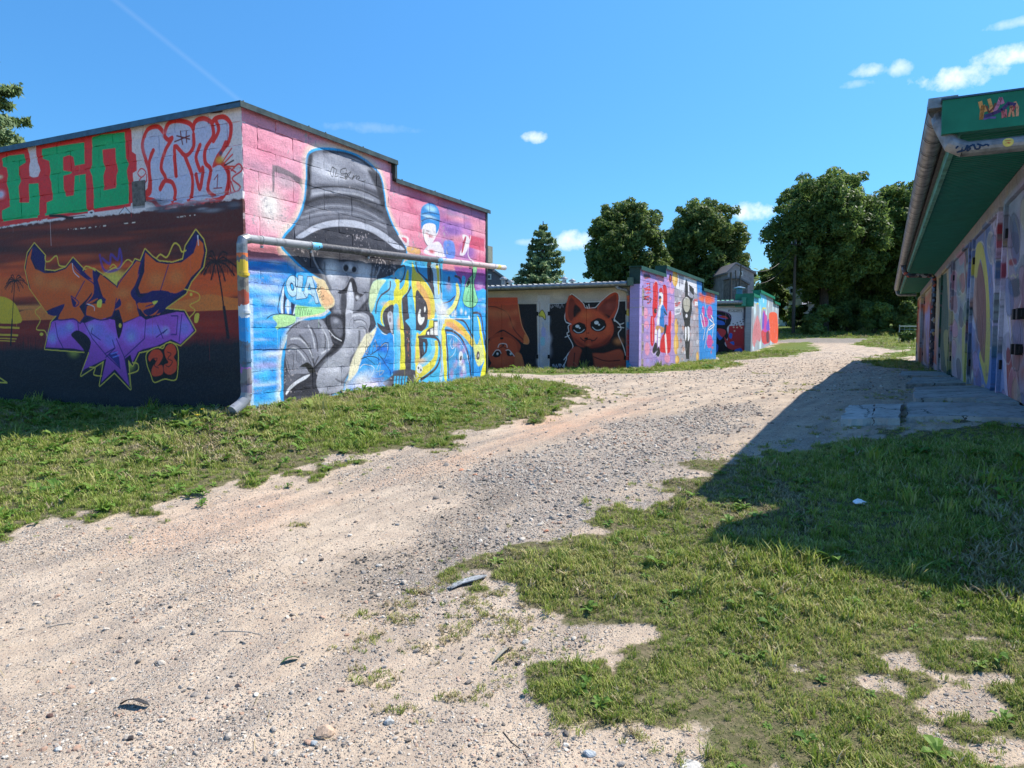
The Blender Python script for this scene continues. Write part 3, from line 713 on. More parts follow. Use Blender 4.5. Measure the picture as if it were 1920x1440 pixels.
# ---------------------------------------------------------------- mural on the long shaded wall
def mural_leo():
    P = Paint(LEO, -.1, 7.6, .3, 4.25, 150, 'b9b0b2')
    P.frame(0, 180, 4)
    P.clouds(950, 50, 1830, 760, ['c4bcbe', 'aaa2a8', 'b5a8a8', 'cdbfbd'], 40, 120, 60, .5, 3)
    red, grn = 'd03438', '0f8f5a'
    P.fill('-600,470 -100,430 60,400 150,385 205,395 218,440 225,520 215,600 275,610 300,560 275,480 270,380 300,350 640,290 900,230 960,232 985,260 990,420 1020,440 1025,560 995,580 1000,760 985,830 900,850 640,885 300,940 0,985 -600,1040', red, 4, False)
    P.fill('225,400 270,380 268,480 295,540 275,605 225,605 215,540 225,480', 'b9b0b8', 6)
    P.fill('15,470 60,450 180,435 190,500 140,530 140,590 155,640 140,680 145,800 215,800 215,660 290,655 295,760 290,915 150,925 15,948 15,860 75,830 60,700 45,650 60,600 50,540 20,530', grn, 3, False)
    P.fill('315,400 450,375 630,348 635,510 560,525 550,460 520,445 475,460 475,560 540,570 530,585 475,600 478,700 495,755 550,745 560,600 640,585 650,870 500,882 345,900 345,800 395,780 385,650 370,605 380,560 370,490 315,470', grn, 3, False)
    P.fill('690,310 760,290 935,272 945,470 965,510 950,560 965,680 965,810 700,850 705,760 690,600 670,555 690,520', grn, 3, False)
    P.fill('770,405 865,392 870,500 885,560 870,600 870,690 780,710 775,600 790,545 775,500', red, 3, False)
    P.fill('-600,500 -200,470 -40,450 -40,960 -600,1020', grn, 3, False); P.fill('-420,600 -200,570 -200,850 -420,880', red, 3, False)
    P.blob(0, 610, 22, 14, 'e6d6b0', .9); P.blob(5, 740, 30, 30, 'b9c4dc', .9)
    # silver throw-up with the red outline
    T1 = '1080,360 1110,270 1180,250 1230,300 1270,220 1340,205 1420,230 1450,290 1470,210 1530,190 1590,220 1620,190 1680,180 1715,230 1700,330 1620,450 1590,540 1650,520 1700,590 1690,700 1650,760 1560,770 1500,790 1440,780 1380,810 1320,800 1220,825 1160,770 1100,750 1130,700 1130,560 1100,460'
    P.line(T1, 'c9332f', 72, 3, True, 1, True); P.fill(T1, 'a3a6bd', 3)
    P.clouds(1120, 280, 1650, 760, ['9698b2', 'b0b4ca', '8f92ab'], 26, 60, 70, .5, 6)
    for q in ('1230,300 1260,330 1290,320 1235,420 1210,540 1240,620 1200,700', '1450,290 1450,380 1390,450 1310,380 1320,600', '1470,590 1500,700 1520,600 1520,540', '1590,220 1600,300 1540,400 1540,500 1580,560 1560,700 1600,750', '1200,690 1230,640 1290,650 1315,720 1300,790',
              '1390,460 1440,600 1440,720 1420,780', '1500,370 1470,460 1500,560', '1150,410 1120,500 1130,700 1110,740', '1620,190 1640,260 1600,340', '1690,350 1640,470'):
        P.line(q, 'c9332f', 34, 3)
    P.line('1350,265 1370,365', '5a2024', 11); P.line('1395,262 1400,350', '5a2024', 11); P.line('1310,345 1420,300', '5a2024', 11); P.line('1325,300 1420,325', '5a2024', 11)
    P.fill('1600,620 1640,550 1680,590 1685,690 1640,745 1600,700', 'a9acc2', 3)
    P.line('1608,630 1635,590 1630,690', '7a2028', 9, sm=False); P.line('1605,695 1665,690', '7a2028', 9)
    P.line('1035,570 1060,545 1095,575 1060,610 1035,590', 'b8323a', 10, closed=True); P.line('1060,610 1035,650 1060,670 1095,640 1100,590', 'b8323a', 10)
    P.line('1730,560 1790,510 1810,560 1740,620 1800,680 1760,720 1730,640 1725,740', 'b8323a', 13)
    for i in range(5): P.line([(1660 + i * 12, 510 + i * 6), (1735 + i * 8, 395 + i * 45)], ['d8392e', 'c9332f', '3a2024', 'd8452e', 'c9332f'][i], 12, 4)
    P.blob(1650, 480, 30, 26, 'e6b83a', .9); P.blob(1655, 430, 16, 26, '2a3a50', .9)
    P.fill('1560,120 1600,112 1665,110 1660,126 1590,132', '3a2c30', 3)
    # ---- lower sunset scene
    P.frame(0, 420, 4)
    P.fill('-900,90 0,30 400,-20 560,-50 1000,-80 1200,-110 1500,-150 1840,-190 1860,1600 -900,1600', '3a1c1a', 14, False, rag=30)
    rng = random.Random(5)
    P.clouds(-600, 0, 1800, 260, ['4a201a', '2a1418', '5c2618', '24141a', '6a2a1c', '3a1a1c'], 90, 240, 20, .6, 7)
    P.clouds(-600, 240, 1800, 430, ['8a3318', '5a2018', 'a0401c', '6a2818', 'b04c20'], 70, 220, 22, .6, 8)
    P.clouds(-600, 380, 1800, 570, ['b84a1e', '9a3a18', 'd0622a', '8a3018', 'c85a2a'], 110, 220, 26, .75, 9)
    P.fill('-900,690 0,680 200,650 420,640 800,600 1200,610 1400,570 1560,530 1660,540 1760,560 1860,560 1860,640 1400,660 900,700 400,720 150,725 -900,745', 'd9793a', 8)
    P.clouds(100, 600, 1800, 690, ['e08a44', 'c9682e'], 26, 160, 16, .5, 2)
    P.fill('-900,745 150,725 400,718 900,700 1400,656 1860,640 1860,920 1400,930 0,950 -900,960', '5a1a18', 6, False)
    P.clouds(-200, 720, 1800, 920, ['6e2018', '431418', '7a2a1c', '4a1614'], 50, 200, 18, .6, 12)
    P.fill('-900,940 0,930 300,920 700,900 1200,910 1500,880 1860,860 1860,1600 -900,1600', '14161f', 70, False, rag=40)
    P.clouds(-300, 1000, 1800, 1400, ['0f121a', '1a1c26', '10131c'], 30, 300, 50, .6, 13)
    for i in range(90):
        x = rng.choice([rng.uniform(30, 420), rng.uniform(1440, 1760)]); P.line([(x, 950), (x + rng.uniform(-10, 10), 850 + rng.uniform(-10, 70))], '1a141a', 4, 3, al=.8)
    P.fill('-120,742 -90,620 -20,555 40,550 110,590 150,660 162,740 0,744', 'f6cc3a', 6)
    for y, w in ((780, 150), (835, 140), (862, 130), (880, 120)): P.line([(-100, y - 8), (w, y)], 'e0b83c', 12 if y < 860 else 5, 4)
    def palm(x, y, h, sc, lean):
        P.line([(x, y), (x + lean * .5, y + h * .4), (x + lean, y + h)], '1a1216', 16 * sc, 3); P.line([(x + lean * .7, y + h * .6), (x + lean * 1.1, y + h)], '16121a', 30 * sc, 4)
        for a in (-170, -140, -200, -110, -60, -30, 0, 25, 60, 110, 150):
            r = 150 * sc * rng.uniform(.7, 1.1); ca, sa = math.cos(math.radians(a)), math.sin(math.radians(a))
            q = [(x, y), (x + r * .5 * ca, y + r * .45 * sa - 14 * sc), (x + r * ca, y + r * .8 * sa + 46 * sc)]
            P.line(q, '1c1216', 14 * sc, 4)
            for k in range(5):
                t = .3 + .15 * k; bx, by = x + r * t * ca, y + r * t * .7 * sa + 20 * t * sc
                P.line([(bx, by), (bx + rng.uniform(-14, 14) * sc, by + 52 * sc)], '1c1216', 5 * sc, 3)
    palm(1630, 290, 560, 1.0, 80); palm(120, 430, 480, .62, -30)
    # ---- the orange and violet piece
    yel = 'e8cc4e'
    big = [(265, 150), (345, 240), (340, 350), (420, 358), (500, 330), (555, 258), (640, 350), (710, 340), (800, 400), (885, 470), (890, 440), (1000, 310), (1020, 270), (1060, 285), (1095, 195), (1150, 250), (1200, 285), (1300, 295), (1380, 270), (1400, 170), (1475, 52),
           (1530, 120), (1550, 200), (1530, 320), (1440, 430), (1400, 520), (1230, 640), (1390, 655), (1470, 800), (1360, 905), (1280, 875), (1180, 930), (1050, 960), (1000, 1060), (965, 1010), (985, 1235), (865, 1110), (755, 1210), (790, 1020), (615, 1135), (680, 960),
           (560, 950), (480, 945), (345, 935), (390, 740), (440, 685), (360, 660), (300, 580), (230, 480), (195, 330), (215, 220)]
    P.blob(860, 420, 90, 60, 'e0d860', .7); P.blob(560, 960, 40, 40, 'b8b84a', .3); P.blob(800, 1040, 40, 40, 'c8c84a', .35); P.blob(960, 1040, 50, 60, 'c8c84a', .6); P.blob(1180, 640, 60, 30, 'e8e070', .7)
    P.line(big, yel, 20, 6, False, 1, True); P.line(big, '1a1636', 9, 3, False, 1, True); P.fill(big, '15132c', 3, False)
    P.frame(0, 420, 4)
    # violet shadow block
    v = '743c88'
    P.fill('395,735 440,720 470,722 560,715 640,745 760,700 860,720 940,745 1060,690 1100,720 1200,690 1330,660 1385,665 1460,800 1360,900 1290,865 1180,915 1080,940 1040,960 1000,1040 985,980 945,1010 975,1215 868,1090 765,1190 805,1010 640,1090 620,1110 680,960 560,935 350,925', v, 3, False)
    for x, y, rx, ry in ((470, 800, 50, 50), (400, 850, 36, 50), (740, 800, 70, 70), (830, 870, 50, 60), (990, 830, 60, 70), (1160, 800, 80, 40), (1390, 780, 50, 60), (530, 780, 40, 40)): P.blob(x, y, rx, ry, '7c78cc', .7)
    for x, y in ((690, 780), (400, 855), (990, 850), (1250, 800), (530, 770)): P.blob(x, y, 26, 30, 'a8b4e4', .45)
    for q in ('420,740 440,850 480,930', '590,740 600,820', '1100,720 1090,860 940,1000', '640,745 700,860 800,980 910,1085', '1190,760 1230,860', '1290,690 1340,690 1330,830 1290,830', '880,860 940,1000 975,1200', '800,1000 870,930', '1370,680 1350,880', '700,780 690,820 760,870', '850,870 870,930 800,970', '1180,850 1260,790 1230,820'):
        P.line(q, '251a55', 9, 3, False)
    P.fill('540,830 600,800 690,890 620,1060 640,960 580,880', '110e1e', 4); P.fill('870,690 930,740 900,860 880,800', '110e1e', 4); P.disc(908, 762, 9, 16, yel, 3)
    P.fill('815,980 870,955 900,1000 910,1080', '2a2262', 4, False); P.line('840,975 890,960', '6f7fdc', 8, 3); P.line('855,1000 900,985', '6f7fdc', 8, 3)
    # orange letters
    o = 'd9602a'
    P.fill('250,180 235,260 270,340 340,372 420,368 500,340 545,290 580,340 640,400 700,450 705,500 660,560 600,620 640,690 600,740 560,712 500,718 440,718 490,600 400,630 350,655 240,500 200,350 215,250', o, 3, False)
    P.fill('640,360 680,335 715,360 720,450 740,520 800,570 770,590 750,560 700,590 650,600 700,520 640,470', o, 4)
    P.fill('740,420 760,380 885,478 900,430 1030,280 1060,290 1050,380 1010,480 985,520 1020,560 1035,640 1050,690 930,740 900,640 860,650 845,690 760,718 650,690 660,620 700,600 800,600 770,520', o, 3, False)
    P.fill('1095,215 1180,290 1260,305 1370,290 1460,220 1490,110 1530,150 1535,220 1510,330 1440,400 1380,500 1290,560 1200,680 1100,690 1060,640 1010,620 1050,590 1150,580 1180,620 1300,525 1200,510 1060,520 1045,480 1090,360', o, 3, False)
    for x, y, rx, ry in ((430, 450, 90, 50), (560, 480, 50, 40), (1180, 420, 70, 60), (1330, 400, 60, 60), (930, 520, 60, 40), (300, 420, 50, 60), (980, 620, 30, 40)): P.blob(x, y, rx, ry, 'dc8a48', .5)
    for q in ('255,190 250,260 290,330 340,362', '545,290 570,340 640,400 700,440 720,470', '730,350 740,450 750,520 800,570', '885,478 910,430 1030,275', '1095,210 1060,320 1045,420 1010,500 1000,520 1060,560 1180,540 1300,520', '460,640 440,718 560,712 610,745 650,690 760,720 850,690 880,560', '540,540 560,620 600,590 540,540', '650,600 650,690', '1020,560 1060,690', '1100,620 1160,600', '1380,500 1260,570 1170,690', '1270,310 1210,500', '640,430 570,560'):
        P.line(q, '1c1540', 11, 3)
    P.fill('255,170 342,245 335,350 290,320 255,250', '1a1440', 4); P.fill('548,280 570,270 640,360 700,420 640,400 585,340', '1a1440', 4); P.fill('700,350 735,400 750,520 800,575 770,590 735,560 650,600 710,520', '1a1440', 4)
    P.fill('1100,205 1075,300 1040,400 1020,490 1060,555 1150,500 1290,520 1200,640 1120,690 1080,650 1160,620 1150,590 1040,590 985,520 1030,440 1050,320', '1a1440', 4)
    P.fill('1480,75 1410,180 1385,270 1440,230 1480,160', '1a1440', 4); P.fill('880,590 905,560 915,610 870,640', '1a1440', 4); P.fill('360,665 490,600 440,690', '1a1440', 4); P.fill('540,550 580,590 560,620', '1a1440', 3)
    P.fill('740,580 770,570 765,625 735,620', 'e4dc5a', 3); P.fill('1150,585 1190,578 1165,605', 'e4dc5a', 3)
    P.fill('1300,520 1230,600 1180,680 1230,660 1310,560 1380,520', '1a1440', 4, False)
    P.line('1490,90 1495,160', 'e8e4f2', 8, 5); P.line('550,300 560,360 600,400', 'e8e4f2', 6, 4); P.line('660,600 710,620 715,650', 'e8e4f2', 6, 4)
    P.line('345,245 350,280 380,280 430,240 450,310 495,320', yel, 8, 2); P.line('630,350 650,320 690,330 720,350', yel, 8, 2); P.line('780,385 860,330 900,335 960,270 1000,290', yel, 7, 2); P.line('830,330 855,305 880,325', yel, 7, 2)
    P.line('1180,260 1210,230 1260,250 1310,150 1350,165 1370,210 1400,200', yel, 9, 2); P.line('1390,490 1490,520 1500,570 1430,610 1470,650 1430,700', yel, 6, 2); P.line('310,620 270,660 310,720 280,790 340,800 360,840', yel, 6, 2)
    P.disc(318, 827, 13, 11, yel, 3); P.disc(1440, 530, 10, 12, yel, 3); P.fill('1470,680 1500,675 1490,735 1465,735', yel, 3); P.line('680,1075 720,1080 710,1130 770,1140', yel, 7, 2); P.line('970,1125 1040,1100 1040,1050 1000,1040', yel, 7, 2)
    P.line('755,235 790,350 880,345 920,290 905,190 890,270 840,230 830,300 775,260', '3a2a6c', 20, 8, al=.8)
    # 23
    P.line('1110,1050 1110,970 1180,930 1230,935 1250,900 1300,895 1340,950 1335,1130 1310,1170 1240,1160 1165,1185 1140,1130', yel, 12, 3, True, 1, True); P.fill('1110,1050 1110,970 1180,930 1230,935 1250,900 1300,895 1340,950 1335,1130 1310,1170 1240,1160 1165,1185 1140,1130', '0f0f14', 3)
    r2 = 'd2472c'
    P.fill('1120,1000 1150,950 1200,945 1228,990 1200,1050 1180,1070 1222,1060 1225,1125 1155,1140 1145,1090 1175,1030 1150,1010 1130,1030', r2, 3); P.fill('1240,950 1270,905 1310,910 1328,960 1310,1000 1332,1040 1325,1100 1280,1130 1240,1110 1238,1060 1270,1040 1250,1000', r2, 3)
    P.line('1150,1010 1185,1010 1165,1060 1195,1080', '0f0f14', 8); P.line('1262,960 1290,975 1265,1010 1300,1030 1275,1070 1250,1060', '0f0f14', 8)
    P.line('-60,1130 0,1150 60,1190 -60,1185', yel, 9, 3, False)
    # chips and the ragged seam under the letters
    P.frame(0, 180, 4)
    P.line('0,990 150,965 350,930 370,910', 'b8b6b4', 12, 4, dash=8); P.line('520,1003 620,995 800,975', 'c8c0b4', 7, 3, dash=5); P.line('900,965 1020,950', 'c8c0b4', 5, 3, dash=5); P.line('1310,915 1470,895', 'b8b0a8', 6, 3, dash=4)
    P.line('1100,850 1300,830 1500,790 1700,760 1830,745', 'a8a6a8', 22, 14, al=.6, dash=10); P.line('380,900 480,905 530,915 640,905', '1a1618', 22, 8); P.line('560,915 720,900', 'aaa4a4', 10, 5, dash=6)
    P.disc(690, 873, 24, 18, 'dcdade', 3); P.disc(692, 876, 12, 9, '2a2430', 2)
    P.fill('905,880 945,830 985,880 960,880 945,858 925,880', 'c8c8d0', 3, False); P.line('900,885 943,832 990,885', '1c1a24', 7, 2, False)
    P.fill('1000,850 1000,690 1090,680 1095,840', '6e6c70', 6, False)
    P.clouds(1100, 780, 1800, 870, ['2c2e38', '3c3e48', '6a6c74', '24262e'], 50, 60, 14, .7, 21)
    P.clouds(1500, 700, 1800, 790, ['8a8a90', '4a4c54'], 14, 40, 12, .5, 22)
    rows = (np.arange(P.h) / P.res + P.z0)[:, None]; P.img *= (1 + .45 * np.clip((3.15 - rows) / .05, 0, 1) * np.clip((rows - 1.15) / .4, .0, 1))[..., None]
    P.finish('mural_leo', .15, gain=1.75)
    return P
PL = mural_leo()
# ---------------------------------------------------------------- bats on the middle garage front
def mural_bat():
    P = Paint(BAT, -.3, 7.0, .3, 3.3, 90, 'a89c90')
    P.frame(900, 400, 4.5)
    P.clouds(60, 640, 1300, 760, ['b8a698', '9a8c80', 'b09080', 'c4b4a6'], 26, 90, 24, .6, 1)
    P.fill('-300,770 480,765 492,1330 -300,1330', '16151c', 3, False); P.fill('582,760 885,747 1232,737 1240,1330 585,1330', '14141c', 3, False)
    P.fill('485,690 590,690 590,1310 495,1310', 'b0a8a4', 5, False); P.clouds(500, 900, 580, 1290, ['a9a8c0', 'b8b4bc', '98a8b8', 'c0b8b4'], 22, 26, 40, .6, 3)
    P.fill('500,840 525,815 550,850 550,890 530,880 505,870', 'd8c84a', 4); P.line('500,845 525,815 552,860 550,900 525,870 500,868', '2a2620', 6)
    P.fill('520,965 552,970 550,1035 520,1030', '8f8fc4', 8, al=.7); P.fill('512,1050 545,1050 545,1110 512,1110', '6fb4c0', 8, al=.7); P.line('530,920 535,960', '7a8ab0', 6)
    # door outline
    P.line('582,1310 582,765 720,758', 'c9c6c8', 5, 2, False); P.line('885,750 1232,738 1240,1300', 'd4d2d4', 5, 2, False)
    # left bat, hanging head down
    P.fill('-300,715 315,710 325,770 345,900 360,960 412,1060 408,1095 380,1100 330,1075 180,990 75,1060 -300,1060', 'a8442a', 4, False)
    P.fill('-300,712 312,710 322,770 60,785 -300,770', 'bd4a30', 3, False); P.line('-300,790 60,785 160,800 240,850 290,980 390,1090', '4a1f18', 8, 4)
    P.clouds(60, 820, 330, 960, ['b8603c', '8a3a24', 'c06a42'], 14, 50, 40, .6, 4); P.fill('380,1020 412,1060 406,1095 370,1090', 'c8703c', 8)
    P.line('325,770 345,900 365,970 412,1060 408,1100 370,1098', 'd08a5c', 6, 3); P.line('90,1060 180,990 240,1010 340,1080', '2a1410', 12, 5)
    P.fill('85,1060 180,1000 260,1030 330,1090 345,1130 330,1180 345,1230 380,1300 380,1330 80,1330 100,1260 75,1180', '9a3c24', 5)
    P.fill('70,1130 110,1060 200,1040 290,1070 320,1150 310,1230 250,1290 190,1305 120,1280 80,1220', 'b0482a', 6); P.blob(200, 1240, 70, 40, 'c05a34', .7)
    P.fill('300,1180 350,1190 375,1310 300,1310', 'b46038', 6); P.fill('110,1195 140,1160 175,1170 170,1205 130,1215', '15110f', 3); P.fill('225,1165 250,1155 285,1190 270,1205 235,1200', '15110f', 3)
    P.line('108,1198 135,1158 165,1155 180,1180', 'e6dcd4', 6, 2); P.line('222,1155 250,1155 292,1205', 'e6dcd4', 6, 2); P.blob(150, 1185, 8, 10, 'f4f2f0', .9); P.blob(262, 1185, 8, 10, 'f4f2f0', .9)
    P.line('155,1130 165,1105 195,1098 225,1105 232,1130', 'e6d8d0', 6, 2); P.line('165,1140 195,1125 225,1140', '2a1410', 6, 2); P.fill('185,1105 210,1105 200,1120', '2a1410', 3)
    # right bat
    out = '740,800 720,870 735,920 790,930 750,950 755,1000 740,1020 790,1120 745,1190 735,1230 750,1330 1235,1330 1235,1240 1210,1130 1165,1020 1190,970 1160,920 1130,900 1165,800 1170,700 1150,670 1100,680 1030,740 985,790 960,800 890,800 870,760 800,700 765,690'
    P.line(out, 'd8d4d4', 12, 3, True, 1, True); P.fill(out, '24120f', 3)
    P.fill('720,860 740,720 765,690 800,705 860,750 890,800 900,830 990,830 990,790 1040,730 1110,675 1150,668 1168,700 1165,800 1130,880 1110,890 1130,960 1120,1030 1060,1100 980,1130 900,1135 820,1110 780,1040 760,980 760,930 735,900', 'a9412a', 5)
    P.fill('745,860 750,760 770,710 810,760 850,830 800,870 770,910', '7a3024', 6); P.fill('805,770 855,820 800,880 790,830', '2a1614', 12)
    P.fill('1020,880 1000,810 1050,750 1120,695 1150,690 1145,790 1110,860 1080,890', '7a3024', 6); P.fill('1010,850 1060,850 1100,870 1075,890 1020,870', '241310', 14); P.clouds(1050, 740, 1140, 820, ['96463a', '6a2a22'], 8, 30, 26, .6, 3)
    P.fill('800,900 860,830 930,800 1010,830 1080,890 1110,960 1080,1040 980,1060 880,1050 800,1010', 'b84a2c', 30); P.blob(900, 860, 60, 34, 'c86236', .8); P.blob(1080, 970, 36, 60, 'bc5230', .8)
    P.blob(920, 1030, 110, 30, 'c45634', .6); P.fill('780,1040 860,1090 930,1110 1020,1090 1100,1030 1080,1100 960,1140 850,1120', '6a2418', 22, al=.8)
    for (x, y, rx, ry) in ((838, 972, 55, 42), (1000, 945, 62, 50)):
        P.disc(x, y, rx + 6, ry + 4, '3a1812', 4); P.disc(x, y, rx, ry, '101216', 2); P.line([(x - rx * .8, y + ry * .3), (x - rx * .3, y + ry * .8), (x + rx * .3, y + ry * .75), (x + rx * .8, y + ry * .2)], 'b8c0c4', 6, 4)
        P.disc(x - rx * .25, y - ry * .45, rx * .3, ry * .3, 'f6f6f6', 2); P.disc(x + rx * .1, y - ry * .1, rx * .14, ry * .16, 'e0e4e6', 2); P.line([(x - rx, y - ry * .5), (x, y - ry * 1.15), (x + rx * .9, y - ry * .7)], '2a120e', 9, 4)
    P.blob(915, 1010, 10, 8, '5a2016', .8); P.line('850,1050 880,1075 920,1062 960,1075 990,1050', '2a120e', 8, 3); P.fill('880,1072 895,1070 888,1098', '1a0d0a', 2, False); P.fill('940,1070 952,1070 948,1095', '1a0d0a', 2, False)
    P.blob(915, 1110, 30, 14, 'c05a38', .7)
    P.fill('750,1320 745,1200 790,1130 860,1150 900,1330', '97402c', 10); P.fill('930,1190 1050,1180 1150,1150 1200,1160 1230,1250 1232,1320 900,1320', 'a84830', 12); P.blob(1170, 1080, 40, 30, 'c07848', .7)
    P.fill('870,1140 940,1150 960,1330 830,1330', '1c110f', 16); P.line('960,1210 1060,1245 1180,1240', '3a1a14', 8, 4); P.line('800,1180 790,1320', '3a1a14', 8, 4)
    for q in ('735,920 770,935', '720,1045 755,1030', '1140,900 1180,935 1215,925', '1165,960 1215,965', '900,780 910,800', '920,768 925,800', '745,1190 710,1235'): P.line(q, 'dcd8d8', 6, 2)
    P.scrib(590, 770, 110, 26, '8a8890', 4, 12, 5); P.scrib(610, 1270, 105, 26, 'a8a6b0', 4, 12, 6)
    P.finish('mural_bat', .14, gain=1.35)
    return P
PB = mural_bat()

# ---------------------------------------------------------------- paint on the middle gable
def mural_mid():
    P = Paint(MID, -.4, 13.6, .2, 4.3, 80, 'b79ad0')
    P.frame(1190, 490, 7.2)
    P.clouds(60, 110, 540, 1400, ['c4a8da', 'a98cc8', 'b8a0dc', '9c9ad8'], 60, 40, 60, .6, 2)
    rr = random.Random(4)
    def puff(x, y, rx, ry, c, ol):
        P.disc(x, y, rx, ry, c, 3)
        for k in range(4): P.line([(x + rx * math.cos(a), y + ry * math.sin(a)) for a in (k * 1.6, k * 1.6 + .5, k * 1.6 + 1.0)], ol, 3, 1)
    for (x, y, rx, ry) in ((150, 700, 30, 80), (160, 860, 34, 60), (170, 1180, 34, 90), (360, 230, 40, 60), (500, 380, 36, 60), (500, 760, 34, 80), (440, 1310, 40, 60), (470, 900, 40, 60), (480, 250, 30, 40), (310, 210, 26, 30)):
        puff(x, y, rx, ry, 'eaa0bc', '8a5aa0')
    for i in range(150):
        x, y = rr.uniform(105, 535), rr.uniform(120, 1400); a = rr.uniform(0, 6.28); r = rr.uniform(8, 20)
        P.line([(x, y), (x + r * math.cos(a), y + r * math.sin(a)), (x + r * 1.6 * math.cos(a + .8), y + r * 1.6 * math.sin(a + .8))], '6a5ab0', 3, 1, al=.8)
    P.fill('55,105 95,120 118,400 125,1430 50,1430', 'b9a8e0', 3, False); P.line('98,400 118,800 122,1420', '2a2440', 6, 2)
    for i in range(46):
        x, y, r_ = rr.uniform(110, 530), rr.uniform(140, 1380), rr.uniform(10, 26)
        P.disc(x, y, r_, r_ * 1.6, rr.choice(['e8a4c4', 'b4a4e4', 'd8b0e0', 'f0b8c8', '9c94dc']), 3, al=.8); P.line([(x - r_, y), (x, y - r_ * 1.5), (x + r_, y)], '7a5ab0', 5, 2)
    # red lettering block upper left
    for i in range(34): P.line([(rr.uniform(115, 225), y := rr.uniform(165, 560)), (rr.uniform(115, 230), y + rr.uniform(-30, 30))], rr.choice(['e0402e', '2a1c24', 'd8392e', '4a2430', 'e85a3c']), 14, 3)
    P.fill('120,180 140,165 200,180 195,230 130,230', '3a2c34', 5, al=.6); P.line('140,500 180,480 200,560 170,570', 'e0402e', 12, 3)
    # red seat-like shapes and the reading figure
    red = 'd8242e'
    P.fill('245,330 270,280 290,265 310,300 315,420 310,600 300,700 270,770 245,730 240,600 250,470', red, 3); P.line('255,330 285,265 320,310', 'f0e8ee', 6, 2)
    P.fill('380,330 405,315 430,350 440,470 440,600 430,720 410,650 385,560 385,420', red, 3); P.fill('330,380 360,355 380,390 375,440 340,430', red, 3)
    P.fill('215,780 235,735 265,790 270,900 255,1120 220,1130 210,1000', red, 3); P.line('240,760 245,900 240,1100', 'f2d8dc', 12, 4)
    P.fill('345,1210 350,1080 380,990 420,960 430,860 470,900 490,1000 480,1220 400,1235', red, 3); P.fill('405,990 425,990 440,1230 420,1230', 'f2e2e6', 4); P.fill('460,700 490,680 490,860 470,980 455,880', red, 3)
    P.fill('400,880 430,850 420,960 400,990', '2a1c2a', 3); P.disc(280, 670, 20, 34, '141018', 4); P.line('270,470 290,480', '141018', 8)
    P.fill('330,440 355,418 380,440 385,520 375,600 350,640 340,660 335,560 360,520', 'f4f2f4', 3); P.fill('325,480 350,465 362,500 330,515', '2a3860', 3); P.fill('330,515 358,505 352,570 335,590', 'e0955c', 3)
    P.fill('320,620 350,640 340,760 330,850 300,860 310,740', 'f0f0f4', 4); P.line('345,570 325,640 315,780', '1c1c28', 7, 3)
    P.fill('350,650 372,590 400,610 440,720 400,740 400,880 370,895 345,870 335,780 350,740', '1f86d0', 3); P.fill('395,660 440,720 430,730 400,690', '12121c', 3); P.line('335,760 370,780 372,740', '12121c', 6, 2); P.blob(395, 710, 6, 6, 'e86a3a', .9)
    P.fill('285,880 330,870 395,900 385,960 350,960 345,900 320,920 290,950', 'c99a62', 3)
    P.fill('275,930 300,930 300,1000 292,1100 275,1100', 'f4f2f4', 3); P.fill('320,930 350,930 345,1040 335,1140 315,1130', 'f4f2f4', 3); P.line('272,985 300,990', '1c1c28', 6); P.line('318,1025 345,1030', '1c1c28', 6)
    P.fill('245,1180 275,1100 300,1110 300,1190 265,1240 240,1230', '1c1c28', 3); P.fill('290,1220 315,1160 335,1170 345,1240 320,1290 290,1280', '1c1c28', 3); P.line('242,1220 260,1265 305,1210', 'f4f2f4', 7); P.line('292,1270 320,1295 345,1245', 'f4f2f4', 7)
    # grey, yellow and white centre part
    P.fill('535,150 870,260 880,1350 545,1400', 'a9a9b4', 3, False); P.clouds(560, 300, 860, 1300, ['c0bfc8', '8f909c', 'b8a4a4', '9c9ca8'], 50, 40, 60, .6, 5)
    P.fill('560,165 590,175 600,340 615,340 622,250 632,335 640,300 655,330 665,200 740,220 835,260 835,440 740,330 735,480 700,470 690,240 660,420 560,360', 'ecebf0', 3, False)
    for (x, y, rx, ry) in ((545, 230, 38, 110), (562, 880, 26, 110), (560, 1120, 34, 140), (575, 1330, 28, 60), (850, 350, 14, 90), (848, 1290, 18, 70)):
        P.disc(x, y, rx, ry, 'e9b85a', 3); P.line([(x, y - ry), (x + rx, y), (x, y + ry)], 'a8682e', 7, 3); P.blob(x - rx * .3, y, rx * .4, ry * .6, 'f4dc96', .8)
    P.disc(483, 228, 20, 58, '3a2018', 3); P.disc(483, 228, 12, 40, 'b8482a', 3)
    for i in range(40): P.line([(x := rr.uniform(580, 870), y := rr.uniform(700, 1350)), (x + rr.uniform(-16, 16), y + rr.uniform(10, 60))], rr.choice(['c8584a', 'b85a4a', 'd87a5a', '8a8a96', 'e4e4ea', 'b8745a']), rr.uniform(6, 18), 4, al=.75)
    P.fill('540,545 622,535 625,600 540,620', 'f0ecec', 2, False); P.fill('545,560 618,545 618,600 548,612', 'c8343a', 2, False); P.scrib(552, 572, 58, 20, 'f0e8e8', 5, 9, 2); P.fill('540,630 625,612 622,700 540,728', 'f0eef0', 2, False); P.fill('550,650 615,636 612,690 552,705', '9aa0ac', 3, False); P.scrib(556, 655, 52, 30, 'f4f4f6', 6, 10, 3)
    P.fill('805,505 862,510 868,600 808,610', 'c8343a', 2, False); P.fill('808,540 866,545 866,595 810,600', 'f0eef0', 2, False); P.scrib(814, 515, 44, 14, 'f0e8e8', 4, 9, 8); P.scrib(814, 558, 44, 26, '8a8e9a', 5, 9, 9)
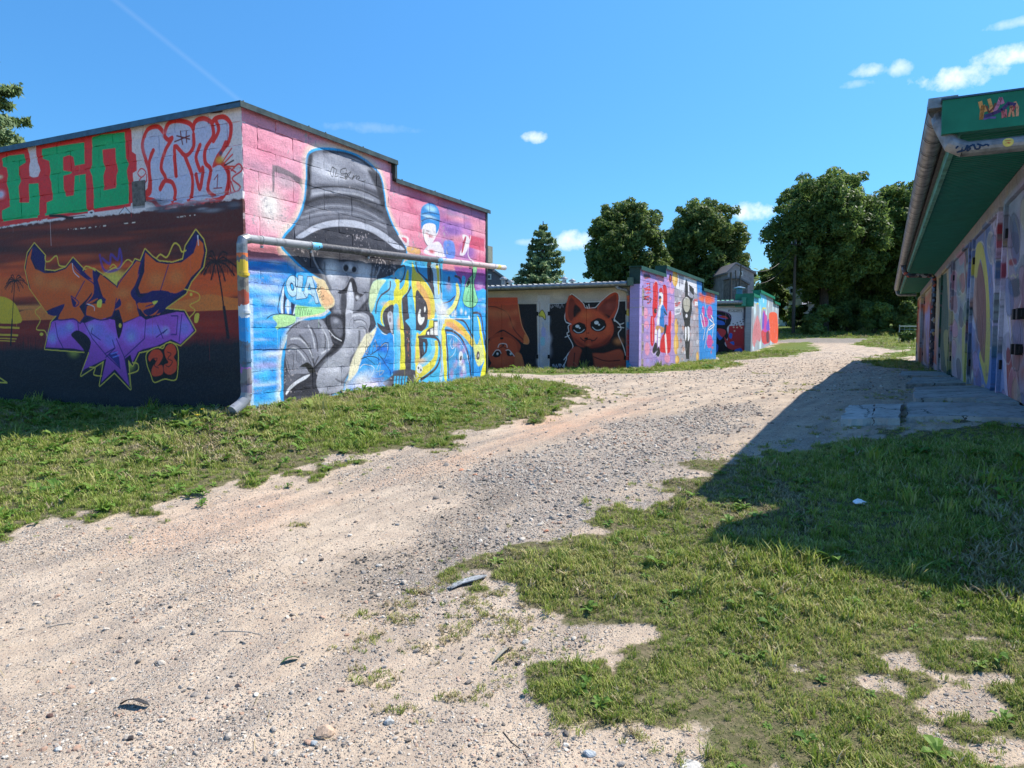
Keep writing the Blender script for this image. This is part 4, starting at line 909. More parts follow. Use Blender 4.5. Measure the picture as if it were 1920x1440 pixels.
    for i in range(60):
        x, y, r_ = rr.uniform(560, 860), rr.uniform(420, 1330), rr.uniform(8, 20)
        P.disc(x, y, r_, r_ * 2, rr.choice(['c8c6cc', '8a8a94', 'c07868', 'd8a080', '6e7080', 'e4e2e6']), 3, al=.6); P.line([(x - r_, y), (x, y - r_ * 1.8), (x + r_, y)], rr.choice(['3a3a44', 'f0eef2', '8a4a40']), 4, 2, al=.8)
    # monochrome statue-like figure
    dk = '18181e'
    P.fill('680,300 700,235 718,300 722,450 740,480 780,500 800,470 770,430 738,390 735,310 800,370 800,440 790,500 770,560 775,650 760,720 750,800 745,1000 745,1130 735,1320 695,1320 680,1120 668,960 672,830 650,740 640,640 645,520 680,480', dk, 3, False)
    P.fill('660,520 700,480 745,520 745,620 720,680 685,680 660,620', 'b8b4a4', 5); P.line('665,530 700,485 740,520', 'e8e8ec', 6, 3); P.line('690,320 700,260 708,330', '6a6a74', 8, 6); P.line('700,500 704,670', '4a4a50', 5, 3)
    P.fill('678,900 700,890 700,1000 690,1080 680,1020', 'eeeef2', 3); P.fill('715,880 740,900 742,1020 722,1080 715,980', 'eeeef2', 3); P.disc(700, 735, 14, 26, 'dcdce2', 3); P.line('650,640 665,700 680,760', '6e6e78', 7, 5)
    P.line('690,1120 700,1200 720,1110', '8a8a92', 6, 4); P.line('560,375 560,500', '2a1c1c', 2)
    # blue and orange part with white wildstyle letters
    P.fill('835,265 910,245 1110,390 1110,1340 875,1350 862,700', '2c8fd8', 3, False)
    P.clouds(870, 420, 1105, 560, ['e8632e', 'f07838', 'e0562a'], 22, 30, 34, .95, 6); P.clouds(990, 1080, 1100, 1230, ['e8632e'], 5, 16, 18, .9, 7); P.clouds(885, 600, 1060, 1000, ['3a9fe0', '2478c8'], 14, 40, 50, .6, 8)
    for (x, y, rx, ry) in ((925, 690, 20, 90), (1015, 690, 36, 90), (1010, 1080, 40, 90), (950, 820, 40, 70)): P.disc(x, y, rx, ry, 'c8529c', 6)
    for q, w in (('888,720 905,820 925,900', 26), ('910,700 930,760 950,900 925,1060', 22), ('940,510 955,600 985,760', 12), ('945,1170 960,1060 975,960 1020,880 1080,850', 14), ('1000,790 990,900 975,1060', 20), ('1030,730 1060,790 1060,900 1050,1020', 20), ('1010,780 1075,860 1000,930', 16)):
        P.line(q, '3a2438', w + 8, 2, al=.8); P.line(q, 'f2f0f4', w, 2)
    P.finish('mural_mid', .14, chips=.29, chipcol='b0a8b0', gain=.9, gamma=1.08)
    return P
PM = mural_mid()

def mural_far():
    P = Paint(FARF, -.3, 6.5, .3, 3.6, 60, '9a9aa4')
    P.frame(1330, 520, 9)
    P.fill('-200,480 580,520 600,1300 -200,1310', 'aeb0bc', 3, False)
    P.fill('335,820 590,810 595,1290 280,1290', '96262e', 3, False)
    P.fill('-200,520 60,545 250,575 350,620 375,690 350,790 300,860 320,1000 260,1110 330,1200 560,1290 -200,1300', '15131c', 4)
    for q in ('110,640 200,640 300,700 200,700', '100,720 230,740 260,800 110,790', '120,920 240,880 230,1000 180,1060 130,1000', '100,1130 150,1150 140,1250 90,1280', '460,1190 540,1200 560,1270 420,1270', '350,940 390,960 370,1040 330,1000', '340,1100 410,1080 420,1140 360,1150'): P.fill(q, '2c5cb4', 3)
    for q in ('150,660 260,650 320,700 240,690', '130,870 250,880 280,940 210,1010', '250,1000 300,1060 420,1150 560,1170 400,1220 300,1170'): P.fill(q, 'a8343a', 3)
    P.line('120,560 300,600 360,690', '6a4a78', 12, 4)
    for x, y in ((350, 785), (403, 785), (440, 803), (473, 767), (522, 743), (485, 805), (540, 780), (570, 710), (574, 748)): P.disc(x, y, 11, 11, '22242c', 2)
    for x, y in ((412, 842), (470, 845), (523, 822), (545, 850), (427, 905)): P.disc(x, y, 14, 13, 'e0b8a0', 2)
    P.fill('322,545 548,545 548,587 322,587', '2a2c34', 2, False); P.fill('330,551 540,551 540,581 330,581', 'c8c8cc', 2, False)
    # the lettered board: PILNUJEMY
    bx = 336
    glyph = {'P': ((0, 0, 0, 4), (0, 0, 2, 0), (2, 0, 2, 2), (0, 2, 2, 2)), 'I': ((1, 0, 1, 4),), 'L': ((0, 0, 0, 4), (0, 4, 2, 4)), 'N': ((0, 4, 0, 0), (0, 0, 2, 4), (2, 4, 2, 0)), 'U': ((0, 0, 0, 4), (0, 4, 2, 4), (2, 4, 2, 0)),
             'J': ((2, 0, 2, 4), (0, 4, 2, 4)), 'E': ((0, 0, 0, 4), (0, 0, 2, 0), (0, 2, 2, 2), (0, 4, 2, 4)), 'M': ((0, 4, 0, 0), (0, 0, 1, 2), (1, 2, 2, 0), (2, 0, 2, 4)), 'Y': ((0, 0, 1, 2), (2, 0, 1, 2), (1, 2, 1, 4))}
    for ch in 'PILNUJEMY':
        for a, b, c, d in glyph[ch]: P.line([(bx + a * 7, 556 + b * 5), (bx + c * 7, 556 + d * 5)], '1a1a20', 5, 1.5, False)
        bx += 22
    P.clouds(590, 480, 700, 1240, ['50505c', '2a2c38', '3c4058', '6a6a74'], 40, 30, 60, .7, 4)
    P.finish('mural_far_front', .06, gain=1.5)
    Q = Paint(FARG, -.4, 16.5, .3, 4.2, 55, '9aa0a8')
    Q.frame(1330, 520, 9)
    Q.clouds(710, 280, 1160, 1240, ['8f969e', 'a9b0b4', 'b4bcc0'], 30, 50, 90, .5, 2)
    for q in ('755,320 800,290 830,340 840,260 880,240 930,300 960,340 970,420 940,560 900,500 860,600 830,460 780,440 755,420',): Q.fill(q, '6cc8ee', 8)
    for (x, y, rx, ry) in ((735, 470, 14, 60), (770, 560, 16, 110), (860, 600, 14, 120), (1000, 460, 10, 60), (1075, 520, 8, 70), (1130, 510, 8, 70), (740, 1170, 12, 80), (860, 1140, 18, 90), (1040, 1100, 8, 60), (1120, 1120, 10, 50), (960, 620, 10, 90)): Q.blob(x, y, rx, ry, 'd8eef4', .9)
    Q.line('790,560 800,450 830,450', 'd8c84a', 22, 8); Q.line('890,560 910,520 950,530', 'd8c84a', 26, 8); Q.disc(915, 400, 12, 40, 'b8e4f4', 5)
    Q.fill('735,900 800,660 830,680 870,880 860,1080 800,1060 760,1180 730,1100', 'c87a80', 6)
    rr = random.Random(8)
    for i in range(60): Q.line([(x := rr.uniform(735, 860), y := rr.uniform(740, 1120)), (x + rr.uniform(-14, 14), y + rr.uniform(-60, 60))], rr.choice(['8a2c34', 'e8a8a8', '5a2028', 'd04a4a']), 7, 3)
    Q.fill('895,700 920,560 950,620 975,700 965,1090 900,1090', 'c43c94', 8); Q.fill('960,820 1000,700 1025,830 1010,900 970,900', '6a4ab8', 6); Q.fill('900,640 925,600 920,850 890,860', '6a4ab8', 8)
    Q.fill('880,900 950,930 1010,900 1020,1080 960,1120 890,1090', 'c8383c', 8); Q.fill('960,940 1000,920 1005,1080 970,1090', '5a3040', 8)
    Q.fill('1005,640 1050,590 1120,600 1150,680 1160,1080 1040,1080 1020,900', 'ee5a34', 8)
    for i in range(36): Q.line([(x := rr.uniform(1025, 1150), y := rr.uniform(640, 1050)), (x + rr.uniform(-4, 4), y + rr.uniform(20, 90))], rr.choice(['c8382a', 'f08a68', 'a8382c', 'f4a088']), 7, 3)
    for x in (1050, 1080, 1105, 1130): Q.line([(x, 790), (x, 830)], '2a1c24', 10, 3)
    for i in range(70):
        x, y = rr.uniform(725, 1155), rr.uniform(300, 1180); P_ = [(x, y), (x + rr.uniform(-6, 6), y + rr.uniform(20, 60)), (x + rr.uniform(-9, 9), y + rr.uniform(50, 110))]
        Q.line(P_, rr.choice(['6a7078', 'd8e8ee', '4a3a48', 'f0a080', '8ad0ea', 'a83850']), rr.uniform(3, 8), 3, al=.7)
    Q.finish('mural_far_gable', .12, chips=.25)
    return P, Q
PF, PG = mural_far()

# ---------------------------------------------------------------- paint on the door front of the right row
def mural_right():
    P = Paint(RIGHT, -12.5, 17.5, .1, 3.6, 64, '9c9aa2'); P.upright = True
    P.frame(1660, 440, 4)
    R = lambda *q: ' '.join(q)
    P.fill('0,0 1400,-1200 1400,-520 380,330 240,490', 'b4a684', 3, False)
    P.clouds(400, 60, 1300, -500, ['c4b290', '9c8e78', 'b8a890', '8f8a86'], 50, 30, 40, .5, 4)
    rr = random.Random(12)
    for i in range(60):
        t = rr.random(); x = 400 + 900 * t; y = 330 - (x - 380) * 1.25
        P.line([(x, y), (x + rr.uniform(-3, 3), y + rr.uniform(30, 90))], rr.choice(['6a6258', 'c8a850', '8a4a44', '4a4c56', 'd8cfa8', '587058']), rr.uniform(5, 12), 4, al=.7)
    # farthest doors
    for (x0, x1, c) in ((238, 262, 'b8785c'), (262, 285, '8f98a0'), (285, 305, '7c6a68'), (305, 340, 'a09ac4'), (340, 365, 'a8685c')):
        P.fill([(x0, 520), (x1, 500), (x1, 980), (x0, 950)], c, 4, False)
    P.clouds(240, 450, 350, 560, ['c8643a', 'b8542e', 'd08a5a'], 12, 14, 26, .8, 3); P.clouds(245, 600, 400, 960, ['8a7474', '9a98b0', 'b0785c', '6a6c78'], 26, 12, 60, .6, 5)
    P.fill('405,330 480,285 490,1070 410,1030', '2c5a4c', 3, False); P.clouds(410, 400, 485, 1000, ['24503f', '3a6a5c'], 10, 26, 60, .6, 3); P.fill('440,740 480,740 485,1000 445,980', 'a9aa6c', 8, al=.6)
    P.fill('495,230 620,130 625,1125 500,1080', '8c98a4', 3, False); P.clouds(505, 300, 620, 1080, ['a0a6a0', '7c8a94', 'b4b07c', 'a8949c', '88a0a8', 'b8b48a'], 50, 20, 60, .6, 6)
    P.fill('580,700 615,640 615,1110 570,1095', 'b8b85c', 8, al=.8); P.fill('510,240 550,210 552,430 520,440', '6e6c80', 6, al=.8); P.line('560,400 575,430 600,390', 'd8dce0', 5)
    P.fill('620,110 645,90 660,1140 622,1120', '5a6470', 3, False); P.clouds(622, 150, 655, 1100, ['c8ccb8', '30405a', '8aa0b8', 'a4584c', '3c5c74'], 26, 8, 50, .8, 7)
    P.fill('648,90 825,-70 832,1205 650,1145', '7484ae', 3, False); P.fill('655,800 825,850 832,1205 655,1145', '5f86b8', 40, False, .8)
    P.fill('690,240 715,90 745,55 770,110 790,300 795,600 780,900 745,1125 715,1000 700,900 740,800 770,500 760,300 740,180 720,300 690,320', 'bdb45e', 3)
    P.line('690,150 710,100 750,52 775,90 770,150', 'c9c6c0', 10, 3)
    P.fill('645,560 660,420 690,320 720,240 740,200 765,330 770,500 765,700 750,850 735,960 715,900 690,700 660,620', '9a7a74', 3)
    P.clouds(670, 350, 760, 850, ['c4b4ac', '7a5a58', 'a88478', 'b8a098', '6a4c50'], 34, 14, 70, .7, 9)
    for q in ('690,420 710,600 720,800 735,940', '715,250 700,420 730,600 735,820', '740,220 765,400 762,640 740,900', '660,520 690,680 700,800', '655,470 680,360 720,240'): P.line(q, '4a3438', 5, 2)
    P.fill('640,520 655,400 690,320 680,420 665,560 680,700 660,680', 'a9b4c8', 5, al=.9)
    P.fill('826,-75 945,-200 950,1300 832,1210', 'c0b4c8', 3, False)
    P.fill('845,200 860,60 885,50 890,200 875,340 855,330', '6a7a98', 4); P.fill('895,100 940,-60 940,90', '9a4a5c', 3, False); P.fill('900,230 935,200 935,300 900,380', 'a05064', 3, False)
    P.fill('900,-40 935,-110 945,40 925,110 895,90', 'a0404c', 4); P.fill('835,480 870,330 910,420 945,450 940,640 905,830 900,1060 880,900 860,700', 'c9c2cc', 5, al=.9); P.line('945,420 940,640 905,840 905,1060', 'e0dce0', 7, 3); P.line('870,700 890,850 885,1060', '5a5468', 5, 2)
    P.fill('835,780 865,800 880,1200 845,1190', '6f8cb8', 8, al=.8); P.fill('905,880 940,900 945,1290 905,1240', 'a84848', 6)
    P.fill('950,-210 1400,-760 1400,1700 955,1300', '9c8f9c', 3, False)
    P.clouds(960, -300, 1300, 300, ['8fa8b4', 'b0b4bc', 'a87c88', 'b8b0b8', '7c98a8'], 40, 40, 80, .6, 13); P.clouds(960, 300, 1100, 1200, ['a85a48', 'b0604c', '8a5458', '9c8c98', 'b87860', 'a89cb0'], 60, 30, 90, .65, 14)
    P.fill('985,50 1000,-90 1025,-120 1040,60 1030,200 1000,280', '7c8ca4', 5); P.line('1020,-120 1045,0 1040,150', 'c4bc84', 10, 5); P.fill('950,350 1030,330 1040,420 1000,470 950,440', '585864', 6); P.line('965,315 985,300 1000,318 1020,300', 'd8d08a', 6)
    P.line('960,1000 990,1100 980,1300', '7a3c3c', 10, 6); P.fill('960,190 1010,180 1010,220 960,230', 'a0403c', 4)
    for i in range(120):
        x = rr.uniform(1100, 2600); P.blob(x, rr.uniform(-400, 1500), 60, 120, rr.choice(['a0707c', '8f98b0', 'b8a890', '7c8a94', 'a8584c']), .6)
    P.frame(1660, 440, 4)
    for i in range(420):      # drips and fat-cap lines, upright on the doors
        x = 245 + 2300 * rr.random() ** 2.2; sc = (x / 4) / 100.0; y = rr.uniform(630 - 900 * sc * .55, 700 + 420 * sc * .8); L = rr.uniform(20, 120) * (.4 + sc)
        P.line([(x, y), (x + rr.uniform(-5, 5) * sc, y + L * .5), (x + rr.uniform(-7, 7) * sc, y + L)], rr.choice(['5c5a68', '8f98b0', 'c8c4c8', 'a86a60', 'b8b088', '4a5468', '7c6a70', '90a0a8', '3a3c48', 'b07870']), rr.uniform(3, 10) * (.4 + sc), 3, al=rr.uniform(.35, .8))
    for i in range(60):       # fat outlines and fills of overlapping pieces
        x = 500 + 700 * rr.random(); sc = (x / 4) / 100.0; y = 630 + rr.uniform(-330, 330) * sc
        a = rr.uniform(0, 6.28); q = [(x + 16 * sc * math.cos(a + k), y + 60 * sc * math.sin(a + k)) for k in (0, 1.1, 2.3, 3.4, 4.4)]
        P.fill(q, rr.choice(['a4483c', '4a6a98', 'c4b060', '6a4a70', '4c7a6c', 'c08898', '30384c']), 3, al=rr.uniform(.25, .6)); P.line(q, rr.choice(['20222c', 'd4d0cc', '3a2c38']), 3.5 * sc, 2, closed=rr.random() < .4, al=.7)
    P.fill('690,240 715,90 745,55 770,110 790,300 795,600 780,900 745,1125 715,1000 700,900 740,800 770,500 760,300 740,180 720,300 690,320', 'bdb45e', 3, al=.85)
    P.fill('700,420 720,250 742,215 762,330 768,520 762,700 745,880 735,960 712,880 695,650', '8a6058', 3, al=.85)
    for q in ('705,420 715,600 722,800 735,940', '722,250 708,420 730,600 738,820', '742,220 764,400 760,640 742,900'): P.line(q, '382428', 5, 2)
    P.finish('mural_right', .18, chips=.31, chipcol='6a6668', gain=1.15, gamma=1.15)
    return P
PR = mural_right()
# ---------------------------------------------------------------- terrain
CP = np.array([  # x, y, height of the ground
    (0, 0, .02), (-3, 0, 0), (-8, 0, .05), (4, 0, .2), (0, 3, .08), (-3, 3, .06), (2.35, 3.26, .22), (4.5, 3.5, .5), (9, 2, .8), (-3.4, 4.66, .28), (-7, 4.5, .35), (-12, 4, .4),
    (1.03, 4.9, .42), (2.6, 5.2, .58), (4.6, 6.3, .93), (7, 6, .95), (3.2, 7.2, .72), (9.7, 16.1, .76), (7.2, 11.2, .82), (12.4, 21.0, .68), (15.37, 26.9, .60), (17, 34, .75), (6.5, 15.9, .72), (10.5, 23, .64), (12.0, 28, .62),
    (-1.0, 6.2, .45), (1.6, 9.0, .64), (-.46, 12.85, .83), (-1.2, 11.3, .83), (-2.0, 9.6, .80), (-2.9, 7.8, .73), (-2.0, 7.0, .60), (-4.6, 6.7, .53), (-7.1, 9.85, .68), (-12, 12, .7), (-20, 14, .7), (3, 13, .74), (1.2, 16, .70),
    (-.8, 22.4, .55), (-5, 24, .55), (3.4, 20.4, .62), (1.3, 19.2, .62), (6, 20.5, .62), (9.1, 31.6, .56), (6.2, 25.8, .58), (8.5, 27, .58), (10.2, 35.7, .7), (11.8, 35, .78), (15.5, 42, .98), (17.8, 47.6, 1.14), (14, 33, .8), (18.4, 40, .95), (20.3, 45, 1.05),
    (27, 60, 1.9), (33, 70, 2.5), (28, 48, 1.15), (40, 40, 1.1), (24, 34, .9), (20, 15, .9), (60, 60, 2.2), (60, 20, 1.2), (0, 60, 1.4), (-25, 60, 1.4), (-40, 20, .8), (-20, -5, .0), (12, -5, .6), (0, -8, -.1), (0, 120, 3.0), (60, 120, 4.2), (-60, 120, 3.0), (120, 100, 4.0), (-100, 40, 1.5), (100, 0, 2), (-60, -20, .3), (60, -20, 1.2)])
def _phi(r2): return np.where(r2 > 0, .5 * r2 * np.log(r2 + 1e-12), 0)
def _tps(cp, lam=.6):
    n = len(cp); xy = cp[:, :2]
    r2 = ((xy[:, None] - xy[None]) ** 2).sum(-1)
    A = np.zeros((n + 3, n + 3)); A[:n, :n] = _phi(r2) + lam * np.eye(n); A[:n, n] = 1; A[:n, n + 1:] = xy; A[n, :n] = 1; A[n + 1:, :n] = xy.T
    return np.linalg.solve(A, np.r_[cp[:, 2], 0, 0, 0])
_w = _tps(CP)
_ng = np.random.default_rng(3).random((257, 257))
def gnoise(x, y, cell, seed=0):
    x = np.asarray(x, float) / cell + 31.7 * seed + 1000; y = np.asarray(y, float) / cell + 17.3 * seed + 1000
    xi, yi = np.floor(x).astype(int), np.floor(y).astype(int); fx, fy = x - xi, y - yi
    fx = fx * fx * (3 - 2 * fx); fy = fy * fy * (3 - 2 * fy)
    g = lambda a, b: _ng[a % 257, b % 257]
    return (g(xi, yi) * (1 - fx) + g(xi + 1, yi) * fx) * (1 - fy) + (g(xi, yi + 1) * (1 - fx) + g(xi + 1, yi + 1) * fx) * fy
def ground_base(x, y):
    x = np.asarray(x, float); y = np.asarray(y, float); sh = x.shape
    X = np.clip(x.ravel(), -100, 120); Y = np.clip(y.ravel(), -20, 120)
    out = np.empty(len(X))
    for i in range(0, len(X), 40000):
        a, b = X[i:i + 40000], Y[i:i + 40000]
        r2 = (a[:, None] - CP[None, :, 0]) ** 2 + (b[:, None] - CP[None, :, 1]) ** 2
        out[i:i + 40000] = _phi(r2) @ _w[:-3] + _w[-3] + _w[-2] * a + _w[-1] * b
    return out.reshape(sh)
def gz(x, y):
    h = ground_base(x, y)
    near = np.clip(1.4 - np.hypot(x, np.asarray(y) - 3) / 30, 0, 1)
    h = h + near * ((gnoise(x, y, 1.7, 1) - .5) * .07 + (gnoise(x, y, .55, 2) - .5) * .03 + (gnoise(x, y, .16, 3) - .5) * .010)
    return h

def to_ground(px, py):
    r = ray(px, py); t = .5; lo = 0
    for t in np.concatenate([np.arange(1, 15, .1), np.arange(15, 90, .5)]):
        p = r * t
        if CAMZ + p[2] < float(ground_base(p[0], p[1])): break
        lo = t
    hi = t
    for _ in range(14):
        m = (lo + hi) / 2; p = r * m
        if CAMZ + p[2] < float(ground_base(p[0], p[1])): hi = m
        else: lo = m
    return (r * hi)[:2]
def region(pts, extra_pre=(), extra_post=()):
    return np.array([*extra_pre, *[to_ground(*p) for p in pts], *extra_post])
def inside_dist(poly, x, y):
    """signed distance in metres, positive inside"""
    x = np.asarray(x, float); y = np.asarray(y, float)
    d2 = np.full(x.shape, 1e18); ins = np.zeros(x.shape, bool)
    for i in range(len(poly)):
        ax, ay = poly[i]; bx, by = poly[(i + 1) % len(poly)]; ex, ey = bx - ax, by - ay; L = ex * ex + ey * ey + 1e-12
        t = np.clip(((x - ax) * ex + (y - ay) * ey) / L, 0, 1)
        d2 = np.minimum(d2, (x - ax - t * ex) ** 2 + (y - ay - t * ey) ** 2)
        if ay != by: ins ^= ((ay > y) != (by > y)) & (x < ex * (y - ay) / (by - ay) + ax)
    d = np.sqrt(d2)
    return np.where(ins, d, -d)
REG_L = region([(0, 1000), (60, 990), (140, 975), (200, 968), (260, 985), (330, 950), (420, 925), (480, 908), (560, 888), (640, 866), (680, 865), (730, 838), (790, 832), (850, 835), (890, 808), (960, 790), (1030, 772), (1120, 740), (1075, 724), (990, 716), (925, 710)],
               [(-14, 2.4), (-8, 3.3)], [(-1.5, 14), (-6, 16), (-30, 16), (-30, 3)])
REG_R = region([(1215, 1435), (1215, 1400), (1180, 1340), (1110, 1260), (1130, 1170), (1040, 1130), (960, 1110), (900, 1095), (960, 1050), (1040, 1010), (1110, 975), (1190, 955), (1235, 905), (1320, 880), (1420, 850), (1500, 825), (1600, 818), (1700, 802), (1800, 795), (1915, 798)],
               [(1.2, -3), (1.1, 1.5)], [(6.5, 7.0), (14, 6), (14, -3)])
REG_M = region([(925, 701), (1050, 703), (1180, 700), (1300, 695), (1390, 683), (1350, 675)], [(-.9, 21.5)], [(8.6, 31.8), (3.2, 20.5)])
REG_M2 = region([(1350, 677), (1420, 673), (1480, 668), (1537, 656), (1520, 641), (1465, 643)], [(9.5, 32.5)], [(11.9, 35.2), (10, 37)])
REG_F = region([(1640, 686), (1700, 692), (1765, 702)], [], [(10.4, 17.5), (13.5, 23.5), (15.3, 27.4), (16.0, 29.0), (14.5, 29.5)])
REG_F2 = region([(1640, 672), (1715, 655), (1716, 668)], [], [])
REG_FAR = np.array([(19, 50.5), (22, 53), (27, 52), (40, 53), (70, 45), (90, 60), (90, 130), (-60, 130), (-60, 58), (10, 58)])
REG_FAR2 = region([(1720, 650), (1690, 655), (1640, 668), (1700, 660)], [(21, 44), (26, 52), (60, 44), (60, 20), (22, 20), (18, 33)], [])
REG_BACK = np.array([(-3, 14.5), (-1.0, 15), (-1.5, 22.5), (-.9, 23), (3.0, 21), (8.5, 32.3), (9.5, 36), (11.5, 35.6), (17.4, 48.5), (10, 58), (-60, 58), (-60, 16)])
REG_BARE = region([(1640, 1225), (1700, 1195), (1790, 1225), (1840, 1290), (1860, 1350), (1780, 1345), (1700, 1300), (1640, 1275)])
REG_BARE2 = region([(1690, 1046), (1720, 1038), (1770, 1044), (1775, 1060), (1715, 1066)])
REG_GR = region([(640, 1100), (720, 1040), (860, 985), (960, 950), (870, 905), (950, 860), (1060, 820), (1180, 785), (1300, 765), (1430, 755), (1400, 790), (1330, 850), (1250, 905), (1200, 945), (1120, 965), (1040, 1005), (960, 1045), (880, 1090), (760, 1130)])
REG_DK = region([(560, 1110), (680, 1040), (800, 985), (880, 930), (960, 905), (960, 960), (930, 1010), (900, 1060), (800, 1100), (690, 1135), (590, 1130)])
REG_OR = region([(540, 960), (660, 890), (800, 850), (1000, 790), (1100, 765), (1250, 740), (1200, 790), (1000, 850), (800, 910), (650, 950)])
REG_OR2 = region([(250, 1000), (540, 930), (560, 960), (400, 1020), (250, 1040)])
REG_SLAB = region([(1590, 780), (1690, 740), (1700, 700), (1765, 705)], [], [(10.2, 16.6), (5.2, 7.4), (4.3, 7.6)])

def grass_amount(x, y):
    w = (gnoise(x, y, .55, 5) - .5) * .5 + (gnoise(x, y, .16, 6) - .5) * .55 + (gnoise(x, y, .07, 26) - .5) * .22
    g = np.full(np.shape(x), -9.0)
    for reg, k in ((REG_L, 1), (REG_R, 1), (REG_M, .7), (REG_M2, .8), (REG_F, .8), (REG_F2, 1), (REG_FAR, 1), (REG_FAR2, 1), (REG_BACK, 1)):
        g = np.maximum(g, inside_dist(reg, x, y) * k)
    g = g + w
    for reg in (REG_BARE,):
        g = np.minimum(g, -inside_dist(reg, x, y) * 1.2 + .05 + w * 1.3)
    return g
def gravel_amount(x, y):
    return inside_dist(REG_GR, x, y) + (gnoise(x, y, .5, 8) - .5) * .5 + (gnoise(x, y, .12, 9) - .5) * .25

def axis(parts):
    out = []
    for a, b, st in parts: out += list(np.arange(a, b - 1e-6, st))
    return np.array(out + [parts[-1][1]])
gx = axis([(-600, -100, 60), (-100, -20, 4), (-20, -9, .5), (-9, -5.5, .09), (-5.5, 6.5, .05), (6.5, 12, .12), (12, 40, .4), (40, 120, 4), (120, 600, 60)])
gy = axis([(-60, -4, 4), (-4, 1.5, .3), (1.5, 8, .04), (8, 14, .08), (14, 30, .2), (30, 70, .5), (70, 140, 4), (140, 700, 60)])
GX, GY = np.meshgrid(gx, gy)
GZ = gz(GX, GY)
GA = grass_amount(GX, GY); GR = gravel_amount(GX, GY)
ga = np.clip(GA / .25 + .5, 0, 1)
GZ = GZ + ga * .015
DK = np.clip((inside_dist(REG_DK, GX, GY) + (gnoise(GX, GY, .35, 10) - .5) * .5) / .25 + .3, 0, 1)
ORG = np.clip((np.maximum(inside_dist(REG_OR, GX, GY), inside_dist(REG_OR2, GX, GY)) + (gnoise(GX, GY, .7, 11) - .5) * .8) / .5 + .3, 0, 1) * (.4 + .6 * gnoise(GX, GY, .9, 12))
FARP = np.clip((GY - 45) / 3, 0, 1) * .75
nx, ny = len(gx), len(gy)
idx = np.arange(nx * ny).reshape(ny, nx)
quads = np.stack([idx[:-1, :-1], idx[:-1, 1:], idx[1:, 1:], idx[1:, :-1]], -1).reshape(-1, 4)

